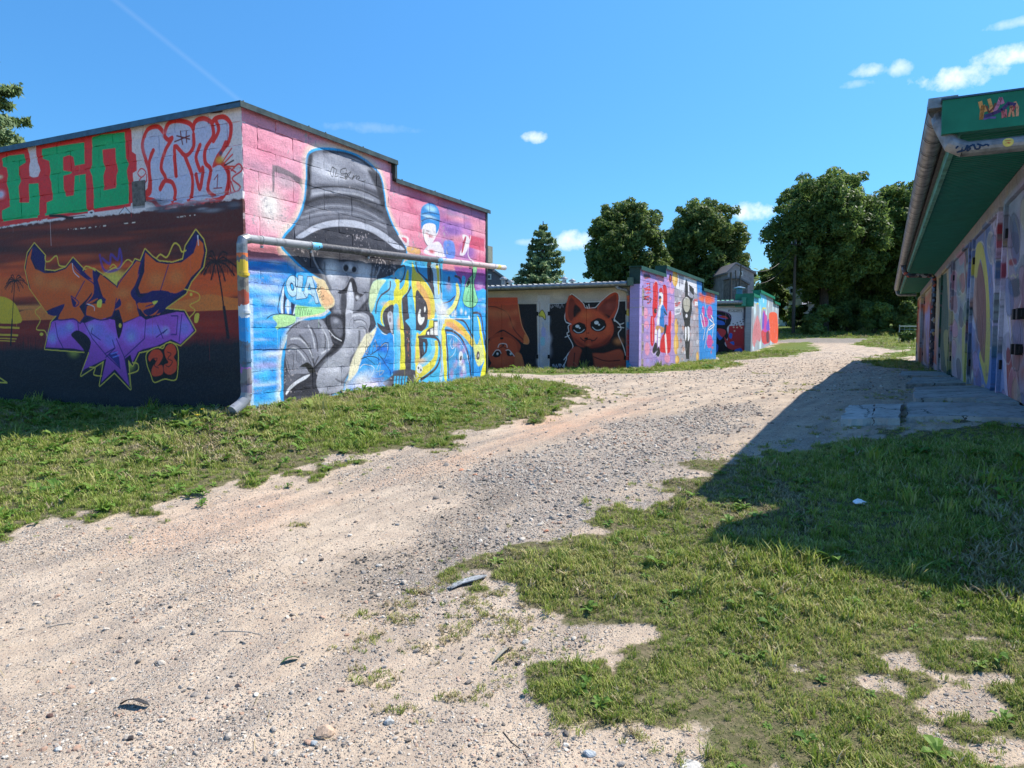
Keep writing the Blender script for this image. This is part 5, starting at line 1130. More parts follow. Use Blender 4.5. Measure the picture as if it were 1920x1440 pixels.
def soil_material():
    m = Mat('soil_and_dirt', rough=.95, spec=.1)
    g, gr, dk, og, fp = m.attr('grass'), m.attr('gravel'), m.attr('dark'), m.attr('orange'), m.attr('farpath')
    n1 = m.noise(1.3, 5, .6); n2 = m.noise(7, 5, .6); n3 = m.noise(45, 4, .6); n4 = m.noise(190, 3, .6)
    dirt = m.mix(m.ramp(n1, [(.35, 0), (.65, 1)]), (.53, .41, .295), (.62, .50, .38))
    dirt = m.mix(m.ramp(n2, [(.42, .0), (.62, .5)]), dirt, (.34, .255, .195))
    dirt = m.mix(m.math('MULTIPLY', og, .85), dirt, (.62, .34, .21))
    # ruts running along the track
    q = m.n.new('ShaderNodeCombineXYZ'); bend = m.math('MULTIPLY', m.noise(.22, 2), 3.0)
    m.l.new(m.math('MULTIPLY', m.dot(m.pos, (.57, .82, 0)), .55), q.inputs[0]); m.l.new(m.math('ADD', m.math('MULTIPLY', m.dot(m.pos, (-.82, .57, 0)), 4.2), bend), q.inputs[1])
    rut = m.noise(1.0, 6, .65, q.outputs[0])
    dirt = m.mix(m.ramp(rut, [(.47, 0), (.62, .62)]), dirt, (.27, .225, .185))
    dirt = m.mix(m.math('MULTIPLY', gr, m.ramp(n2, [(.3, .35), (.6, .75)])), dirt, (.29, .262, .235))
    # small stones bedded in the dirt: every cell its own grey
    def stones(sc, thr, lo):
        v = m.n.new('ShaderNodeTexVoronoi'); v.inputs['Scale'].default_value = sc; m.l.new(m.pos, v.inputs['Vector'])
        sx = m.sep(v.outputs['Color'])
        col = m.ramp(sx[0], [(.0, (.10, .09, .085)), (.3, (.24, .21, .19)), (.55, (.40, .36, .32)), (.8, (.52, .48, .43)), (1, (.44, .29, .22))])
        keep = m.math('MULTIPLY', m.math('LESS_THAN', sx[1], thr), m.math('LESS_THAN', v.outputs['Distance'], lo))
        return col, keep, v.outputs['Distance']
    peb = m.math('MULTIPLY', m.ramp(m.noise(.9, 3, .5), [(.36, .06), (.64, .6)]), m.ramp(rut, [(.38, .25), (.55, 1)]))
    c1, k1, d1 = stones(70, m.math('ADD', peb, m.math('MULTIPLY', gr, .5)), .42)
    c2, k2, d2 = stones(150, m.math('ADD', peb, .15), .45)
    base = m.mix(m.ramp(n4, [(.42, 0), (.64, .65)]), dirt, (.27, .22, .18)); base = m.mix(m.ramp(m.noise(420, 2), [(.55, 0), (.66, .5)]), base, (.14, .12, .105))
    base = m.mix(k2, base, c2); base = m.mix(k1, base, c1)
    base = m.mix(m.math('MULTIPLY', dk, m.ramp(n3, [(.38, .1), (.62, .7)])), base, (.13, .118, .105))
    base = m.mix(m.math('MULTIPLY', dk, m.math('MULTIPLY', k1, .8)), base, c1)
    soil = m.mix(m.ramp(n2, [(.3, 0), (.7, 1)]), (.12, .10, .06), (.085, .10, .035))
    soil = m.mix(m.ramp(n3, [(.45, 0), (.65, .6)]), soil, (.24, .19, .12))
    far = m.math('GREATER_THAN', m.sep(m.pos)[1], 16.0)
    turf = m.mix(m.ramp(m.noise(14, 6, .7), [(.3, 0), (.7, 1)]), (.065, .10, .022), (.15, .19, .05))
    soil = m.mix(far, soil, turf)
    gg = m.ramp(m.math('ADD', g, m.math('MULTIPLY', m.math('SUBTRACT', n3, .5), .7)), [(.40, 0), (.62, 1)])
    col = m.mix(gg, base, soil)
    tar = m.math('MULTIPLY', fp, m.math('SUBTRACT', 1.0, gg))
    col = m.mix(tar, col, (.16, .155, .15))
    m.color(col)
    h = m.math('ADD', m.math('MULTIPLY', n3, .5), m.math('MULTIPLY', n4, .35))
    h = m.math('ADD', h, m.math('MULTIPLY', m.math('MULTIPLY', k1, m.math('SUBTRACT', .5, d1)), 1.8))
    h = m.math('ADD', h, m.math('MULTIPLY', m.math('MULTIPLY', k2, m.math('SUBTRACT', .5, d2)), .9))
    h = m.math('SUBTRACT', h, m.math('MULTIPLY', rut, .6))
    m.bump(h, .012, 1.0)
    return m
M_SOIL = soil_material()
def ground_part(name, mask):
    fq = quads[mask]
    used = np.unique(fq); remap = np.full(nx * ny, -1); remap[used] = np.arange(len(used))
    v = np.c_[GX.ravel()[used], GY.ravel()[used], GZ.ravel()[used]]
    o = mesh_obj(name, v, remap[fq], M_SOIL, smooth=True, kind='structure')
    for nm, arr in (('grass', ga), ('gravel', np.clip(GR / .3 + .4, 0, 1)), ('dark', DK), ('orange', ORG), ('farpath', FARP)):
        at = o.data.attributes.new(nm, 'FLOAT', 'POINT'); at.data.foreach_set('value', arr.ravel()[used].astype(np.float32))
    return o
qc = lambda A: (A[:-1, :-1] + A[1:, 1:]).ravel() / 2
is_road = qc(GA) < 0
ground_part('ground', ~is_road)
ground_part('dirt_road', is_road)

# ---------------------------------------------------------------- scattering by geometry nodes
def scatter(name, pts, rot, scl, pick, objs, kind='stuff', label=None):
    me = bpy.data.meshes.new(name)
    me.vertices.add(len(pts)); me.vertices.foreach_set('co', np.asarray(pts, np.float32).ravel())
    a = me.attributes.new('rot', 'FLOAT_VECTOR', 'POINT'); a.data.foreach_set('vector', np.asarray(rot, np.float32).ravel())
    a = me.attributes.new('scl', 'FLOAT_VECTOR', 'POINT'); a.data.foreach_set('vector', np.asarray(scl, np.float32).ravel())
    a = me.attributes.new('pick', 'INT', 'POINT'); a.data.foreach_set('value', np.asarray(pick, np.int32))
    o = bpy.data.objects.new(name, me); COL.objects.link(o); tag(o, kind=kind, label=label)
    ng = bpy.data.node_groups.new(name, 'GeometryNodeTree')
    ng.interface.new_socket('Geometry', in_out='INPUT', socket_type='NodeSocketGeometry'); ng.interface.new_socket('Geometry', in_out='OUTPUT', socket_type='NodeSocketGeometry')
    N, L = ng.nodes, ng.links
    gi, go = N.new('NodeGroupInput'), N.new('NodeGroupOutput')
    iop = N.new('GeometryNodeInstanceOnPoints'); L.new(gi.outputs[0], iop.inputs['Points'])
    g2i = N.new('GeometryNodeGeometryToInstance')
    for ob in objs[::-1]:
        oi = N.new('GeometryNodeObjectInfo'); oi.inputs['Object'].default_value = ob; oi.transform_space = 'ORIGINAL'; L.new(oi.outputs['Geometry'], g2i.inputs[0])
    L.new(g2i.outputs[0], iop.inputs['Instance']); iop.inputs['Pick Instance'].default_value = True
    def na(nm, t):
        n = N.new('GeometryNodeInputNamedAttribute'); n.data_type = t; n.inputs['Name'].default_value = nm; return n.outputs[0]
    L.new(na('pick', 'INT'), iop.inputs['Instance Index']); L.new(na('scl', 'FLOAT_VECTOR'), iop.inputs['Scale'])
    e2r = N.new('FunctionNodeEulerToRotation'); L.new(na('rot', 'FLOAT_VECTOR'), e2r.inputs[0]); L.new(e2r.outputs[0], iop.inputs['Rotation'])
    L.new(iop.outputs[0], go.inputs[0])
    md = o.modifiers.new('scatter', 'NODES'); md.node_group = ng
    return o

# grass tufts and broad-leaved weeds
def leaf_mat(name, c0, c1, c2, trans=.35, rough=.6):
    m = Mat(name, rough=rough, spec=.25)
    r = m.rnd(); n = m.noise(1.1, 3); n2 = m.noise(.35, 2)
    a = m.attr('tone')
    c = m.mix(m.ramp(m.math('ADD', m.math('MULTIPLY', r, .6), m.math('MULTIPLY', n, .5)), [(.3, 0), (.8, 1)]), c0, c1)
    c = m.mix(m.math('MULTIPLY', m.ramp(m.math('ADD', m.math('MULTIPLY', a, .45), m.math('ADD', m.math('MULTIPLY', n2, .8), m.math('MULTIPLY', r, .25))), [(.72, 0), (.98, 1)]), .85), c, c2)
    m.color(c); m.translucent(c, trans)
    return m
M_GRASS = leaf_mat('grass_blades', (.15, .225, .03), (.32, .40, .07), (.50, .45, .19))
M_WEED = leaf_mat('weed_leaves', (.08, .17, .025), (.17, .29, .045), (.26, .30, .08))
M_DRY = leaf_mat('dry_grass', (.30, .24, .12), (.38, .31, .17), (.42, .36, .24), .2)
def tuft(n, hgt, spread, seed, wide=.0035, lean=.8):
    r = np.random.default_rng(seed); V = []; Fq = []; tone = []
    for i in range(n):
        a = r.uniform(0, 6.283); rr = spread * math.sqrt(r.random()); bx, by = rr * math.cos(a), rr * math.sin(a)
        d = r.uniform(0, 6.283); h = hgt * r.uniform(.5, 1.15); ln = h * lean * r.uniform(.2, 1.1); w = wide * r.uniform(.7, 1.4); t = r.random()
        px, py = -math.sin(d) * w, math.cos(d) * w
        b = len(V)
        for k, (f, wf) in enumerate(((0, 1), (.5, .8), (1, 0.12))):
            ox, oy = bx + math.cos(d) * ln * f * f, by + math.sin(d) * ln * f * f; z = h * (f - .18 * f * f * lean)
            V += [(ox - px * wf, oy - py * wf, z), (ox + px * wf, oy + py * wf, z)]; tone += [t, t]
        Fq += [(b, b + 1, b + 3, b + 2), (b + 2, b + 3, b + 5, b + 4)]
    return V, Fq, tone
def proto(name, V, Fq, tone, mat):
    o = mesh_obj(name, V, Fq, mat, link=False)
    a = o.data.attributes.new('tone', 'FLOAT', 'POINT'); a.data.foreach_set('value', np.asarray(tone, np.float32))
    return o
def weed(n, r0, seed):
    r = np.random.default_rng(seed); V = []; Fq = []; tone = []
    for i in range(n):
        a = i * 2.4 + r.uniform(-.3, .3); L = r0 * r.uniform(.6, 1.1); w = L * r.uniform(.16, .28); up = r.uniform(.25, .9); b = len(V); t = r.random() * .6
        dx, dy = math.cos(a), math.sin(a)
        prof = ((0, .15, 0), (.35, .8, .8), (.7, 1.0, 1.0), (1.0, .1, .8))
        for f, wf, zf in prof:
            x, y = dx * L * f, dy * L * f; z = L * up * zf * .7
            V += [(x - dy * w * wf, y + dx * w * wf, z + w * wf * .25), (x, y, z - .1 * w), (x + dy * w * wf, y - dx * w * wf, z + w * wf * .25)]; tone += [t] * 3
        for k in range(3):
            q = b + 3 * k; Fq += [(q, q + 1, q + 4, q + 3), (q + 1, q + 2, q + 5, q + 4)]
    return V, Fq, tone
TUFTS = [proto('tuft', *tuft(20, .038, .035, 1, .0028), M_GRASS), proto('tuft', *tuft(24, .028, .045, 2, .003), M_GRASS), proto('tuft', *tuft(15, .062, .03, 3, .003), M_GRASS), proto('tuft', *tuft(14, .045, .05, 4, .003, 1.3), M_DRY), proto('tuft', *tuft(26, .11, .05, 5, .0045), M_GRASS)]
WEEDS = [proto('weed', *weed(9, .055, 1), M_WEED), proto('weed', *weed(7, .085, 2), M_WEED), proto('weed', *weed(14, .035, 3), M_WEED)]
_pd = _ipd = None
def scatter_grass(name, box, dens, scale, regs, seed, mixw, thr=.02, zoff=0.0, footp=None):
    r = np.random.default_rng(seed)
    x0, x1, y0, y1 = box; n = int((x1 - x0) * (y1 - y0) * dens)
    x, y = r.uniform(x0, x1, n), r.uniform(y0, y1, n)
    g = grass_amount(x, y)
    inr = np.full(n, -9.0)
    for q in regs: inr = np.maximum(inr, inside_dist(q, x, y))
    p = np.clip(np.clip((g + .03) / .15, 0, 1) + .13 * (g > -.3) * (gnoise(x, y, .18, 47) > .5), 0, 1) * (.45 + .9 * gnoise(x, y, .4, 14))
    keep = (inr > -.5) & (r.random(n) < p)
    for pl, s0, s1 in ((HAT, -.1, 5.8), (MID, -.3, 12.6), (FARG, -.3, 14)):     # nothing grows inside the garages
        a = (x - pl.o[0]) * pl.d[0] + (y - pl.o[1]) * pl.d[1]; b = (x - pl.o[0]) * pl.n[0] + (y - pl.o[1]) * pl.n[1]
        keep &= ~((a > 0) & (a < s1) & (b < .0) & (b > -9))
    b = (x - RIGHT.o[0]) * RIGHT.n[0] + (y - RIGHT.o[1]) * RIGHT.n[1]; a = (x - RIGHT.o[0]) * RIGHT.d[0] + (y - RIGHT.o[1]) * RIGHT.d[1]
    keep &= ~((b < .05) & (a > -12) & (a < 13.2))
    x, y, g = x[keep], y[keep], g[keep]; n = len(x)
    z = gz(x, y) + .012 + zoff
    pick = r.choice(len(mixw), n, p=np.array(mixw) / sum(mixw))
    s = scale * r.uniform(.6, 1.25, n) * (.65 + .7 * gnoise(x, y, .6, 15)) * np.clip(.55 + g * .9, .5, 1.1)
    pick = np.where((gnoise(x, y, .9, 16) > .70) & (r.random(n) < .4) & (pick < 4), 3, pick)
    rot = np.c_[r.uniform(-.2, .2, n), r.uniform(-.2, .2, n), r.uniform(0, 6.28, n)]
    return np.c_[x, y, z], rot, np.c_[s, s, s * r.uniform(.8, 1.2, n)], pick
def many(name, lst, objs, label):
    P_, R_, S_, K_ = (np.concatenate([l[i] for l in lst]) for i in range(4))
    return scatter(name, P_, R_, S_, K_, objs, label=label)
gl = [scatter_grass('g', (-.5, 4.5, 1.7, 4.2), 1500, 1.0, [REG_R], 21, (6, 9, 2, .8, .04)),
      scatter_grass('g', (-.5, 6.2, 4.2, 7.8), 1000, 1.1, [REG_R], 22, (6, 9, 2.5, 1, .08)),
      scatter_grass('g', (-9, 1.2, 4.0, 9.0), 700, 1.15, [REG_L], 23, (6, 8, 3, 1.2, .1)),
      scatter_grass('g', (-12, 1.8, 9.0, 14), 260, 1.3, [REG_L], 24, (6, 6, 3, 3, .2)),
      scatter_grass('g', (-1, 18, 17, 36), 60, 1.9, [REG_M, REG_M2, REG_F, REG_F2], 25, (6, 6, 3, 1, .2)),
      scatter_grass('g', (14, 45, 36, 66), 9, 3.4, [REG_FAR, REG_FAR2], 26, (6, 6, 3, 1, .2)),
      scatter_grass('g', (-9, 6, 15, 60), 4, 3.2, [REG_BACK], 27, (6, 6, 3, 1, .5))]
# stray tufts on the sandy foreground
STRAY = [(740, 1140), (765, 1165), (830, 1095), (700, 1195), (655, 1218), (795, 1218), (905, 1300), (855, 1305), (760, 1335), (680, 1275), (715, 1280), (1065, 1335), (1065, 1350), (860, 1170), (890, 1150), (870, 1130), (915, 1160), (940, 1115), (970, 1165), (995, 1130), (1010, 1090), (940, 1190), (1145, 1090), (850, 1195), (800, 1110), (770, 1135), (680, 1155), (1180, 1360), (970, 1225),
         (1520, 800), (1560, 790), (1470, 740), (1500, 720), (1520, 735), (1600, 730), (1560, 700), (1700, 735), (1740, 725), (1420, 700), (1530, 810), (1480, 825), (1700, 790), (1880, 790), (1700, 760), (1730, 762), (1790, 762), (1850, 764), (1715, 730), (1745, 728), (1800, 729), (1720, 711), (1760, 711), (1690, 700), (1660, 745), (1640, 765), (1600, 800), (1695, 780), (1170, 740), (820, 850), (560, 985)]
sp, sr, ss, sk = [], [], [], []
for (px, py) in STRAY:
    c = to_ground(px, py)
    for k in range(RNG.integers(9, 22)):
        x, y = c[0] + RNG.normal(0, .05 if c[1] < 7 else .14), c[1] + RNG.normal(0, .04 if c[1] < 7 else .2)
        sp.append((x, y, float(gz(x, y)))); sr.append((0, 0, RNG.uniform(0, 6))); q = RNG.uniform(.35, .75) * (1 if c[1] < 7 else 1.4); ss.append((q, q, q)); sk.append(RNG.choice([0, 1, 3, 3]))
gl.append((np.array(sp), np.array(sr), np.array(ss), np.array(sk)))
many('grass', gl, TUFTS, 'short uneven grass on the verges')
wl_ = [scatter_grass('w', (-.2, 4.8, 1.7, 6), 26, 1.0, [REG_R], 31, (3, 2, 5)), scatter_grass('w', (-9, 1, 4, 11), 60, 1.2, [REG_L], 32, (3, 3, 4)), scatter_grass('w', (-.5, 8, 17, 34), 6, 2.0, [REG_M], 33, (3, 2, 4))]
for l in wl_: l[3][:] = np.random.default_rng(5).integers(0, 3, len(l[3]))
many('broadleaf_weeds', wl_, WEEDS, 'low broad-leaved weeds among the grass')

# ---------------------------------------------------------------- gravel: loose stones
def stone_mesh(seed, flat=.55):
    r = np.random.default_rng(seed); phi = (1 + 5 ** .5) / 2
    v = np.array([(-1, phi, 0), (1, phi, 0), (-1, -phi, 0), (1, -phi, 0), (0, -1, phi), (0, 1, phi), (0, -1, -phi), (0, 1, -phi), (phi, 0, -1), (phi, 0, 1), (-phi, 0, -1), (-phi, 0, 1)], float)
    v /= np.linalg.norm(v[0]); f = [(0, 11, 5), (0, 5, 1), (0, 1, 7), (0, 7, 10), (0, 10, 11), (1, 5, 9), (5, 11, 4), (11, 10, 2), (10, 7, 6), (7, 1, 8), (3, 9, 4), (3, 4, 2), (3, 2, 6), (3, 6, 8), (3, 8, 9), (4, 9, 5), (2, 4, 11), (6, 2, 10), (8, 6, 7), (9, 8, 1)]
    v = list(map(tuple, v)); mid = {}; nf = []
    def m(a, b):
        k = (min(a, b), max(a, b))
        if k not in mid:
            p = (np.array(v[a]) + np.array(v[b])) / 2; v.append(tuple(p / np.linalg.norm(p))); mid[k] = len(v) - 1
        return mid[k]
    for a, b, c in f:
        ab, bc, ca = m(a, b), m(b, c), m(c, a); nf += [(a, ab, ca), (b, bc, ab), (c, ca, bc), (ab, bc, ca)]
    v = np.array(v); 
    for _ in range(7):      # cut facets
        n = r.normal(size=3); n /= np.linalg.norm(n); d = r.uniform(.55, .85); t = v @ n; v = v - np.outer(np.maximum(t - d, 0), n)
    v *= (1, r.uniform(.6, .95), flat * r.uniform(.7, 1.2))
    return v, nf
def stone_material(name='stone', tint=None):
    m = Mat(name, rough=.85, spec=.2)
    c = m.ramp(m.rnd(), [(0, (.10, .09, .08)), (.15, (.20, .18, .165)), (.4, (.34, .30, .26)), (.62, (.44, .39, .335)), (.80, (.54, .49, .42)), (.84, (.62, .58, .51)), (.9, (.42, .24, .16)), (1, (.28, .22, .18))])
    if tint: c = m.mix(1.0, c, tint)
    c = m.mix(m.ramp(m.noise(120, 4), [(.4, 0), (.7, .4)]), c, (.40, .33, .27)); m.color(c)
    m.bump(m.noise(160, 4), .003)
    return m
M_STONE = stone_material()
STONES = [mesh_obj('stone', *stone_mesh(40 + i), M_STONE, link=False) for i in range(7)]
def pebbles(n, box, size, prob, seed):
    r = np.random.default_rng(seed); x, y = r.uniform(box[0], box[1], n), r.uniform(box[2], box[3], n)
    keep = r.random(n) < prob(x, y); x, y = x[keep], y[keep]; n = len(x)
    s = size * np.exp(r.normal(0, .42, n)); s = np.minimum(s, size * 2.6)
    z = gz(x, y) + s * .12
    return np.c_[x, y, z], np.c_[r.uniform(-.5, .5, n), r.uniform(-.5, .5, n), r.uniform(0, 6.28, n)], np.c_[s, s, s], r.integers(0, 7, n)
road = lambda x, y: np.clip(.5 - grass_amount(x, y) * 4, 0, 1)
pl_ = [pebbles(95000, (-1.4, 5.5, 3.6, 14), .0098, lambda x, y: np.clip(gravel_amount(x, y) / .75 + .42, 0, 1) ** 1.5 * (.45 + .8 * gnoise(x, y, .3, 48)) * (1 - .6 * np.clip((inside_dist(REG_DK, x, y)) * 4, 0, 1)), 51),
       pebbles(150000, (-4.5, 2.6, 1.8, 6.5), .0042, lambda x, y: road(x, y) * (.10 + .90 * np.clip((gnoise(x, y, .7, 18) * .7 + gnoise(x, y, .2, 28) * .3 - .46) * 4.5 + .25 * (y < 3.6), 0, 1)), 52),
       pebbles(17000, (-4, 2.6, 1.8, 6), .0078, lambda x, y: road(x, y) * (.08 + .7 * (y < 3.9) * gnoise(x, y, .5, 38)), 53),
       pebbles(5000, (-4.5, 8, 5, 16), .012, lambda x, y: road(x, y) * .5, 54), pebbles(22000, (1, 16, 9, 34), .014, lambda x, y: road(x, y) * .6, 55),
       pebbles(4500, (.3, 4, 2, 6), .009, lambda x, y: np.clip(.6 - np.abs(grass_amount(x, y)) * .9, 0, 1) * .7, 56)]
many('gravel', pl_, STONES, 'loose grey and white gravel on the dirt road')
M_STONED = plain('tarred_stone', (.11, .10, .09), .8, 0, .6, .003, 90)
DST = [mesh_obj('stone', *stone_mesh(60 + i), M_STONED, link=False) for i in range(4)]
pd_ = pebbles(17000, (-2.5, 1.2, 3.2, 6.5), .006, lambda x, y: np.clip(inside_dist(REG_DK, x, y) * 3 + (gnoise(x, y, .25, 44) - .35) * 1.4, 0, 1), 57)
pd_[3][:] = pd_[3] % 4
many('dark_gravel', [pd_], DST, 'dark tarry grit patch on the road')
# straws and twigs lying about
rg = np.random.default_rng(60); V, Fq = [], []
for i in range(900):
    x, y = rg.uniform(-4, 4), rg.uniform(1.9, 9)
    if grass_amount(x, y) > .3 and rg.random() < .5: continue
    a = rg.uniform(0, 3.14); L = rg.uniform(.015, .055); w = .0012; z = float(gz(x, y)) + .006; dx, dy = math.cos(a) * L, math.sin(a) * L; b = len(V)
    V += [(x - dx - dy / L * w, y - dy + dx / L * w, z), (x - dx + dy / L * w, y - dy - dx / L * w, z), (x + dx + dy / L * w, y + dy - dx / L * w, z + .004), (x + dx - dy / L * w, y + dy + dx / L * w, z + .004)]; Fq.append((b, b + 1, b + 2, b + 3))
mesh_obj('straw_litter', V, Fq, M_DRY, kind='stuff', label='dry straws and bits lying on the dirt')
# ---------------------------------------------------------------- shared materials
M_ZINC = plain('weathered_zinc', (.30, .31, .325), .42, .55, .25, .001, 12)
M_FLASH = plain('dark_roof_flashing', (.075, .095, .085), .45, .35, .25, 0, 8)
M_FLASHB = plain('blue_grey_flashing', (.05, .12, .19), .5, .2, .2, 0, 8)
M_GREENM = plain('green_coated_sheet', (.012, .20, .115), .42, .0, .15, 0, 3)
M_GREEND = plain('dark_green_sheet', (.02, .075, .055), .5, .0, .15, 0, 3)
M_SOFFIT = plain('green_soffit_sheet', (.02, .20, .155), .45, .0, .12, 0, 4)
M_MORTAR = plain('mortar', (.12, .115, .11), .95, 0, .3, .004, 30)
M_CONC = plain('concrete', (.30, .30, .295), .9, 0, .2, .004, 6)
M_BLACK = plain('black_iron', (.02, .02, .022), .6, .3, .2)
M_ROOF = plain('bitumen_roof', (.10, .10, .105), .9, 0, .2, .004, 5)
M_RUST = plain('rusty_metal', (.16, .07, .035), .85, .2, .4, .002, 40)
def painted_pipe(name, stops, dark=None, axis=None, off=0.0, scale=1.0, streak=.35):
    """a pipe that has been sprayed over band by band"""
    m = Mat(name, rough=.5, spec=.35)
    f = m.math('MULTIPLY', m.math('SUBTRACT', m.dot(m.pos, axis), off), scale)
    f = m.math('ADD', f, m.math('MULTIPLY', m.math('SUBTRACT', m.noise(14, 3), .5), .10))
    c = m.ramp(f, stops, 'CONSTANT')
    c = m.mix(m.ramp(m.noise(22, 5, .7), [(.5, 0), (.62, streak)]), c, (.34, .35, .37)); c = m.mix(m.ramp(m.noise(9, 4, .6), [(.56, 0), (.64, .6)]), c, (.09, .08, .09))
    m.color(c)
    return m

# ---------------------------------------------------------------- the near left garage
near = empty('garage_building', (HATC[0], HATC[1], .7), label='long block garage with the bucket-hat face and sunset lettering murals', cat='garage')
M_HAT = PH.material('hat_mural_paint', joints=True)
M_LEO = PL.material('sunset_mural_paint', joints=True)
CH, CL = .2463, .54
ZTOP1, ZTOP2, STEP = 4.055, 3.80, 2.77
brng = np.random.default_rng(77)
def block_mesh(plane, L, H, variant, mat, depth=.10):
    """one concrete block: rough front with worn, uneven arrises, 5 x 4 front grid"""
    r = np.random.default_rng(900 + variant); nx_, nz_ = 8, 5
    V, Fq = [], []
    for k in range(nz_):
        for i in range(nx_):
            a, z = i / (nx_ - 1), k / (nz_ - 1); e = i in (0, nx_ - 1) or k in (0, nz_ - 1)
            j = .003 if e else .0
            s_, z_ = a * L + r.normal(0, j), z * H + r.normal(0, j)
            o_ = -.0045 + r.normal(0, .0016) if e else r.normal(0, .0008)
            V.append(plane.d * s_ + plane.n * o_ + np.array([0, 0, z_]))
    flip = np.cross(plane.d, (0, 0, 1)).dot(plane.n) < 0
    for k in range(nz_ - 1):
        for i in range(nx_ - 1):
            q = (k * nx_ + i, k * nx_ + i + 1, (k + 1) * nx_ + i + 1, (k + 1) * nx_ + i); Fq.append(q[::-1] if flip else q)
    ring = [i for i in range(nx_)] + [nx_ * k + nx_ - 1 for k in range(1, nz_)] + [nx_ * (nz_ - 1) + i for i in range(nx_ - 2, -1, -1)] + [nx_ * k for k in range(nz_ - 2, 0, -1)]
    b = len(V); V += [V[i] - plane.n * depth for i in ring]
    for q in range(len(ring)):
        w = (ring[q], b + q, b + (q + 1) % len(ring), ring[(q + 1) % len(ring)]); Fq.append(w[::-1] if flip else w)
    me = bpy.data.meshes.new('concrete_block'); me.from_pydata([tuple(v) for v in V], [], Fq); me.update(); me.materials.append(mat.m)
    return me
def lay_blocks(thing, plane, mat, s_from, s_to, courses, ztop_of, gap=.005, L=CL, H=CH, zref=3.905, starts=(.229, -.04), hole=None):
    cache = {}
    for c in courses:      # c = 0 has its top at zref
        z1 = zref - c * H; z0 = z1 - H
        s = s_from; st = starts[c % 2]
        edges = [s_from] + [q for q in (st + L * k for k in range(-1, 60)) if s_from + .06 < q < s_to - .06] + [s_to]
        for a, b in zip(edges[:-1], edges[1:]):
            zt = min(z1, ztop_of((a + b) / 2))
            if zt - z0 < .04: continue
            if ztop_of(a) != ztop_of(b) and z1 > min(ztop_of(a), ztop_of(b)): pieces = [(a, STEP, min(z1, ztop_of(a))), (STEP, b, min(z1, ztop_of(b)))]
            else: pieces = [(a, b, zt)]
            for (pa, pb, pz) in pieces:
                if pz - z0 < .04 or pb - pa < .05: continue
                if hole and hole(pa, pb, z0): continue
                key = (round(pb - pa, 3), round(pz - z0, 3), int(brng.integers(0, 5)))
                if key not in cache: cache[key] = block_mesh(plane, pb - pa - gap, pz - z0 - gap, len(cache), mat)
                o = bpy.data.objects.new('concrete_block', cache[key]); COL.objects.link(o)
                p = plane.P(pa + gap / 2, z0 + gap / 2, brng.normal(0, .0022))
                o.parent = thing; o.matrix_parent_inverse = Matrix.Translation(thing.location).inverted(); o.location = p
                o.rotation_euler = (0, 0, 0)
ztop_hat = lambda s: ZTOP1 if s < STEP else ZTOP2
HATL = 5.60
# backing walls just behind the block faces carry the same paint, so the joints read as recessed mortar
mb = MB(); HAT.box(mb, .015, STEP, .2, ZTOP1 - .02, -.24, -.017); HAT.box(mb, STEP, HATL, .2, ZTOP2 - .02, -.24, -.017)
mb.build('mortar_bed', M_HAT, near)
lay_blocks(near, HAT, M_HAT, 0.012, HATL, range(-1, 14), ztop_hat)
mb = MB(); LEO.box(mb, .015, 9.5, 3.05, ZTOP1 - .02, -.24, -.017); mb.build('mortar_bed', M_LEO, near)
lay_blocks(near, LEO, M_LEO, 0.010, 9.5, range(-1, 3), lambda s: ZTOP1, hole=lambda a, b, z0: False)
# smooth rendered lower part, 12 mm proud, ragged upper edge
rl = np.random.default_rng(8); V, Fq = [], []
N_ = 120
for i in range(N_ + 1):
    s = .002 + 9.5 * i / N_; zt = 3.166 + (vn := float(gnoise(s, 3, .2, 4) - .5)) * .06 - .012
    V += [LEO.P(s, .2, .012), LEO.P(s, 1.7, .012 + .004 * float(gnoise(s, 0, .6) - .5)), LEO.P(s, zt, .012), LEO.P(s, zt + .01, -.02)]
for i in range(N_):
    for k in range(3): Fq.append((4 * i + k, 4 * i + k + 1, 4 * i + 5 + k, 4 * i + 4 + k))
b = len(V); V += [LEO.P(0.002, .2, -.02), LEO.P(.002, 3.16, -.02)]; Fq.append((b, 0, 2, b + 1))
mesh_obj('render_coat', V, Fq, M_LEO, near)
mb = MB()
HAT.box(mb, 0.02, HATL - .02, .3, 3.7, -9.4, -9.2); LEO.box(mb, 9.3, 9.5, .3, 3.7, -5.3, -.25)
HAT.box(mb, HATL - .2, HATL - .002, .3, 3.78, -9.4, -.25)
mb.build('wall', M_CONC, near)
mb = MB(); HAT.box(mb, .02, STEP, ZTOP1 - .05, ZTOP1 + .01, -9.5, -.02); HAT.box(mb, STEP, HATL + .02, ZTOP2 - .05, ZTOP2 + .01, -9.5, -.02); mb.build('roof', M_ROOF, near)
# concrete plinth that shows under the blocks
mb = MB(); HAT.box(mb, .0, HATL, .2, .70, -.2, .004); mb.build('plinth', M_HAT, near)
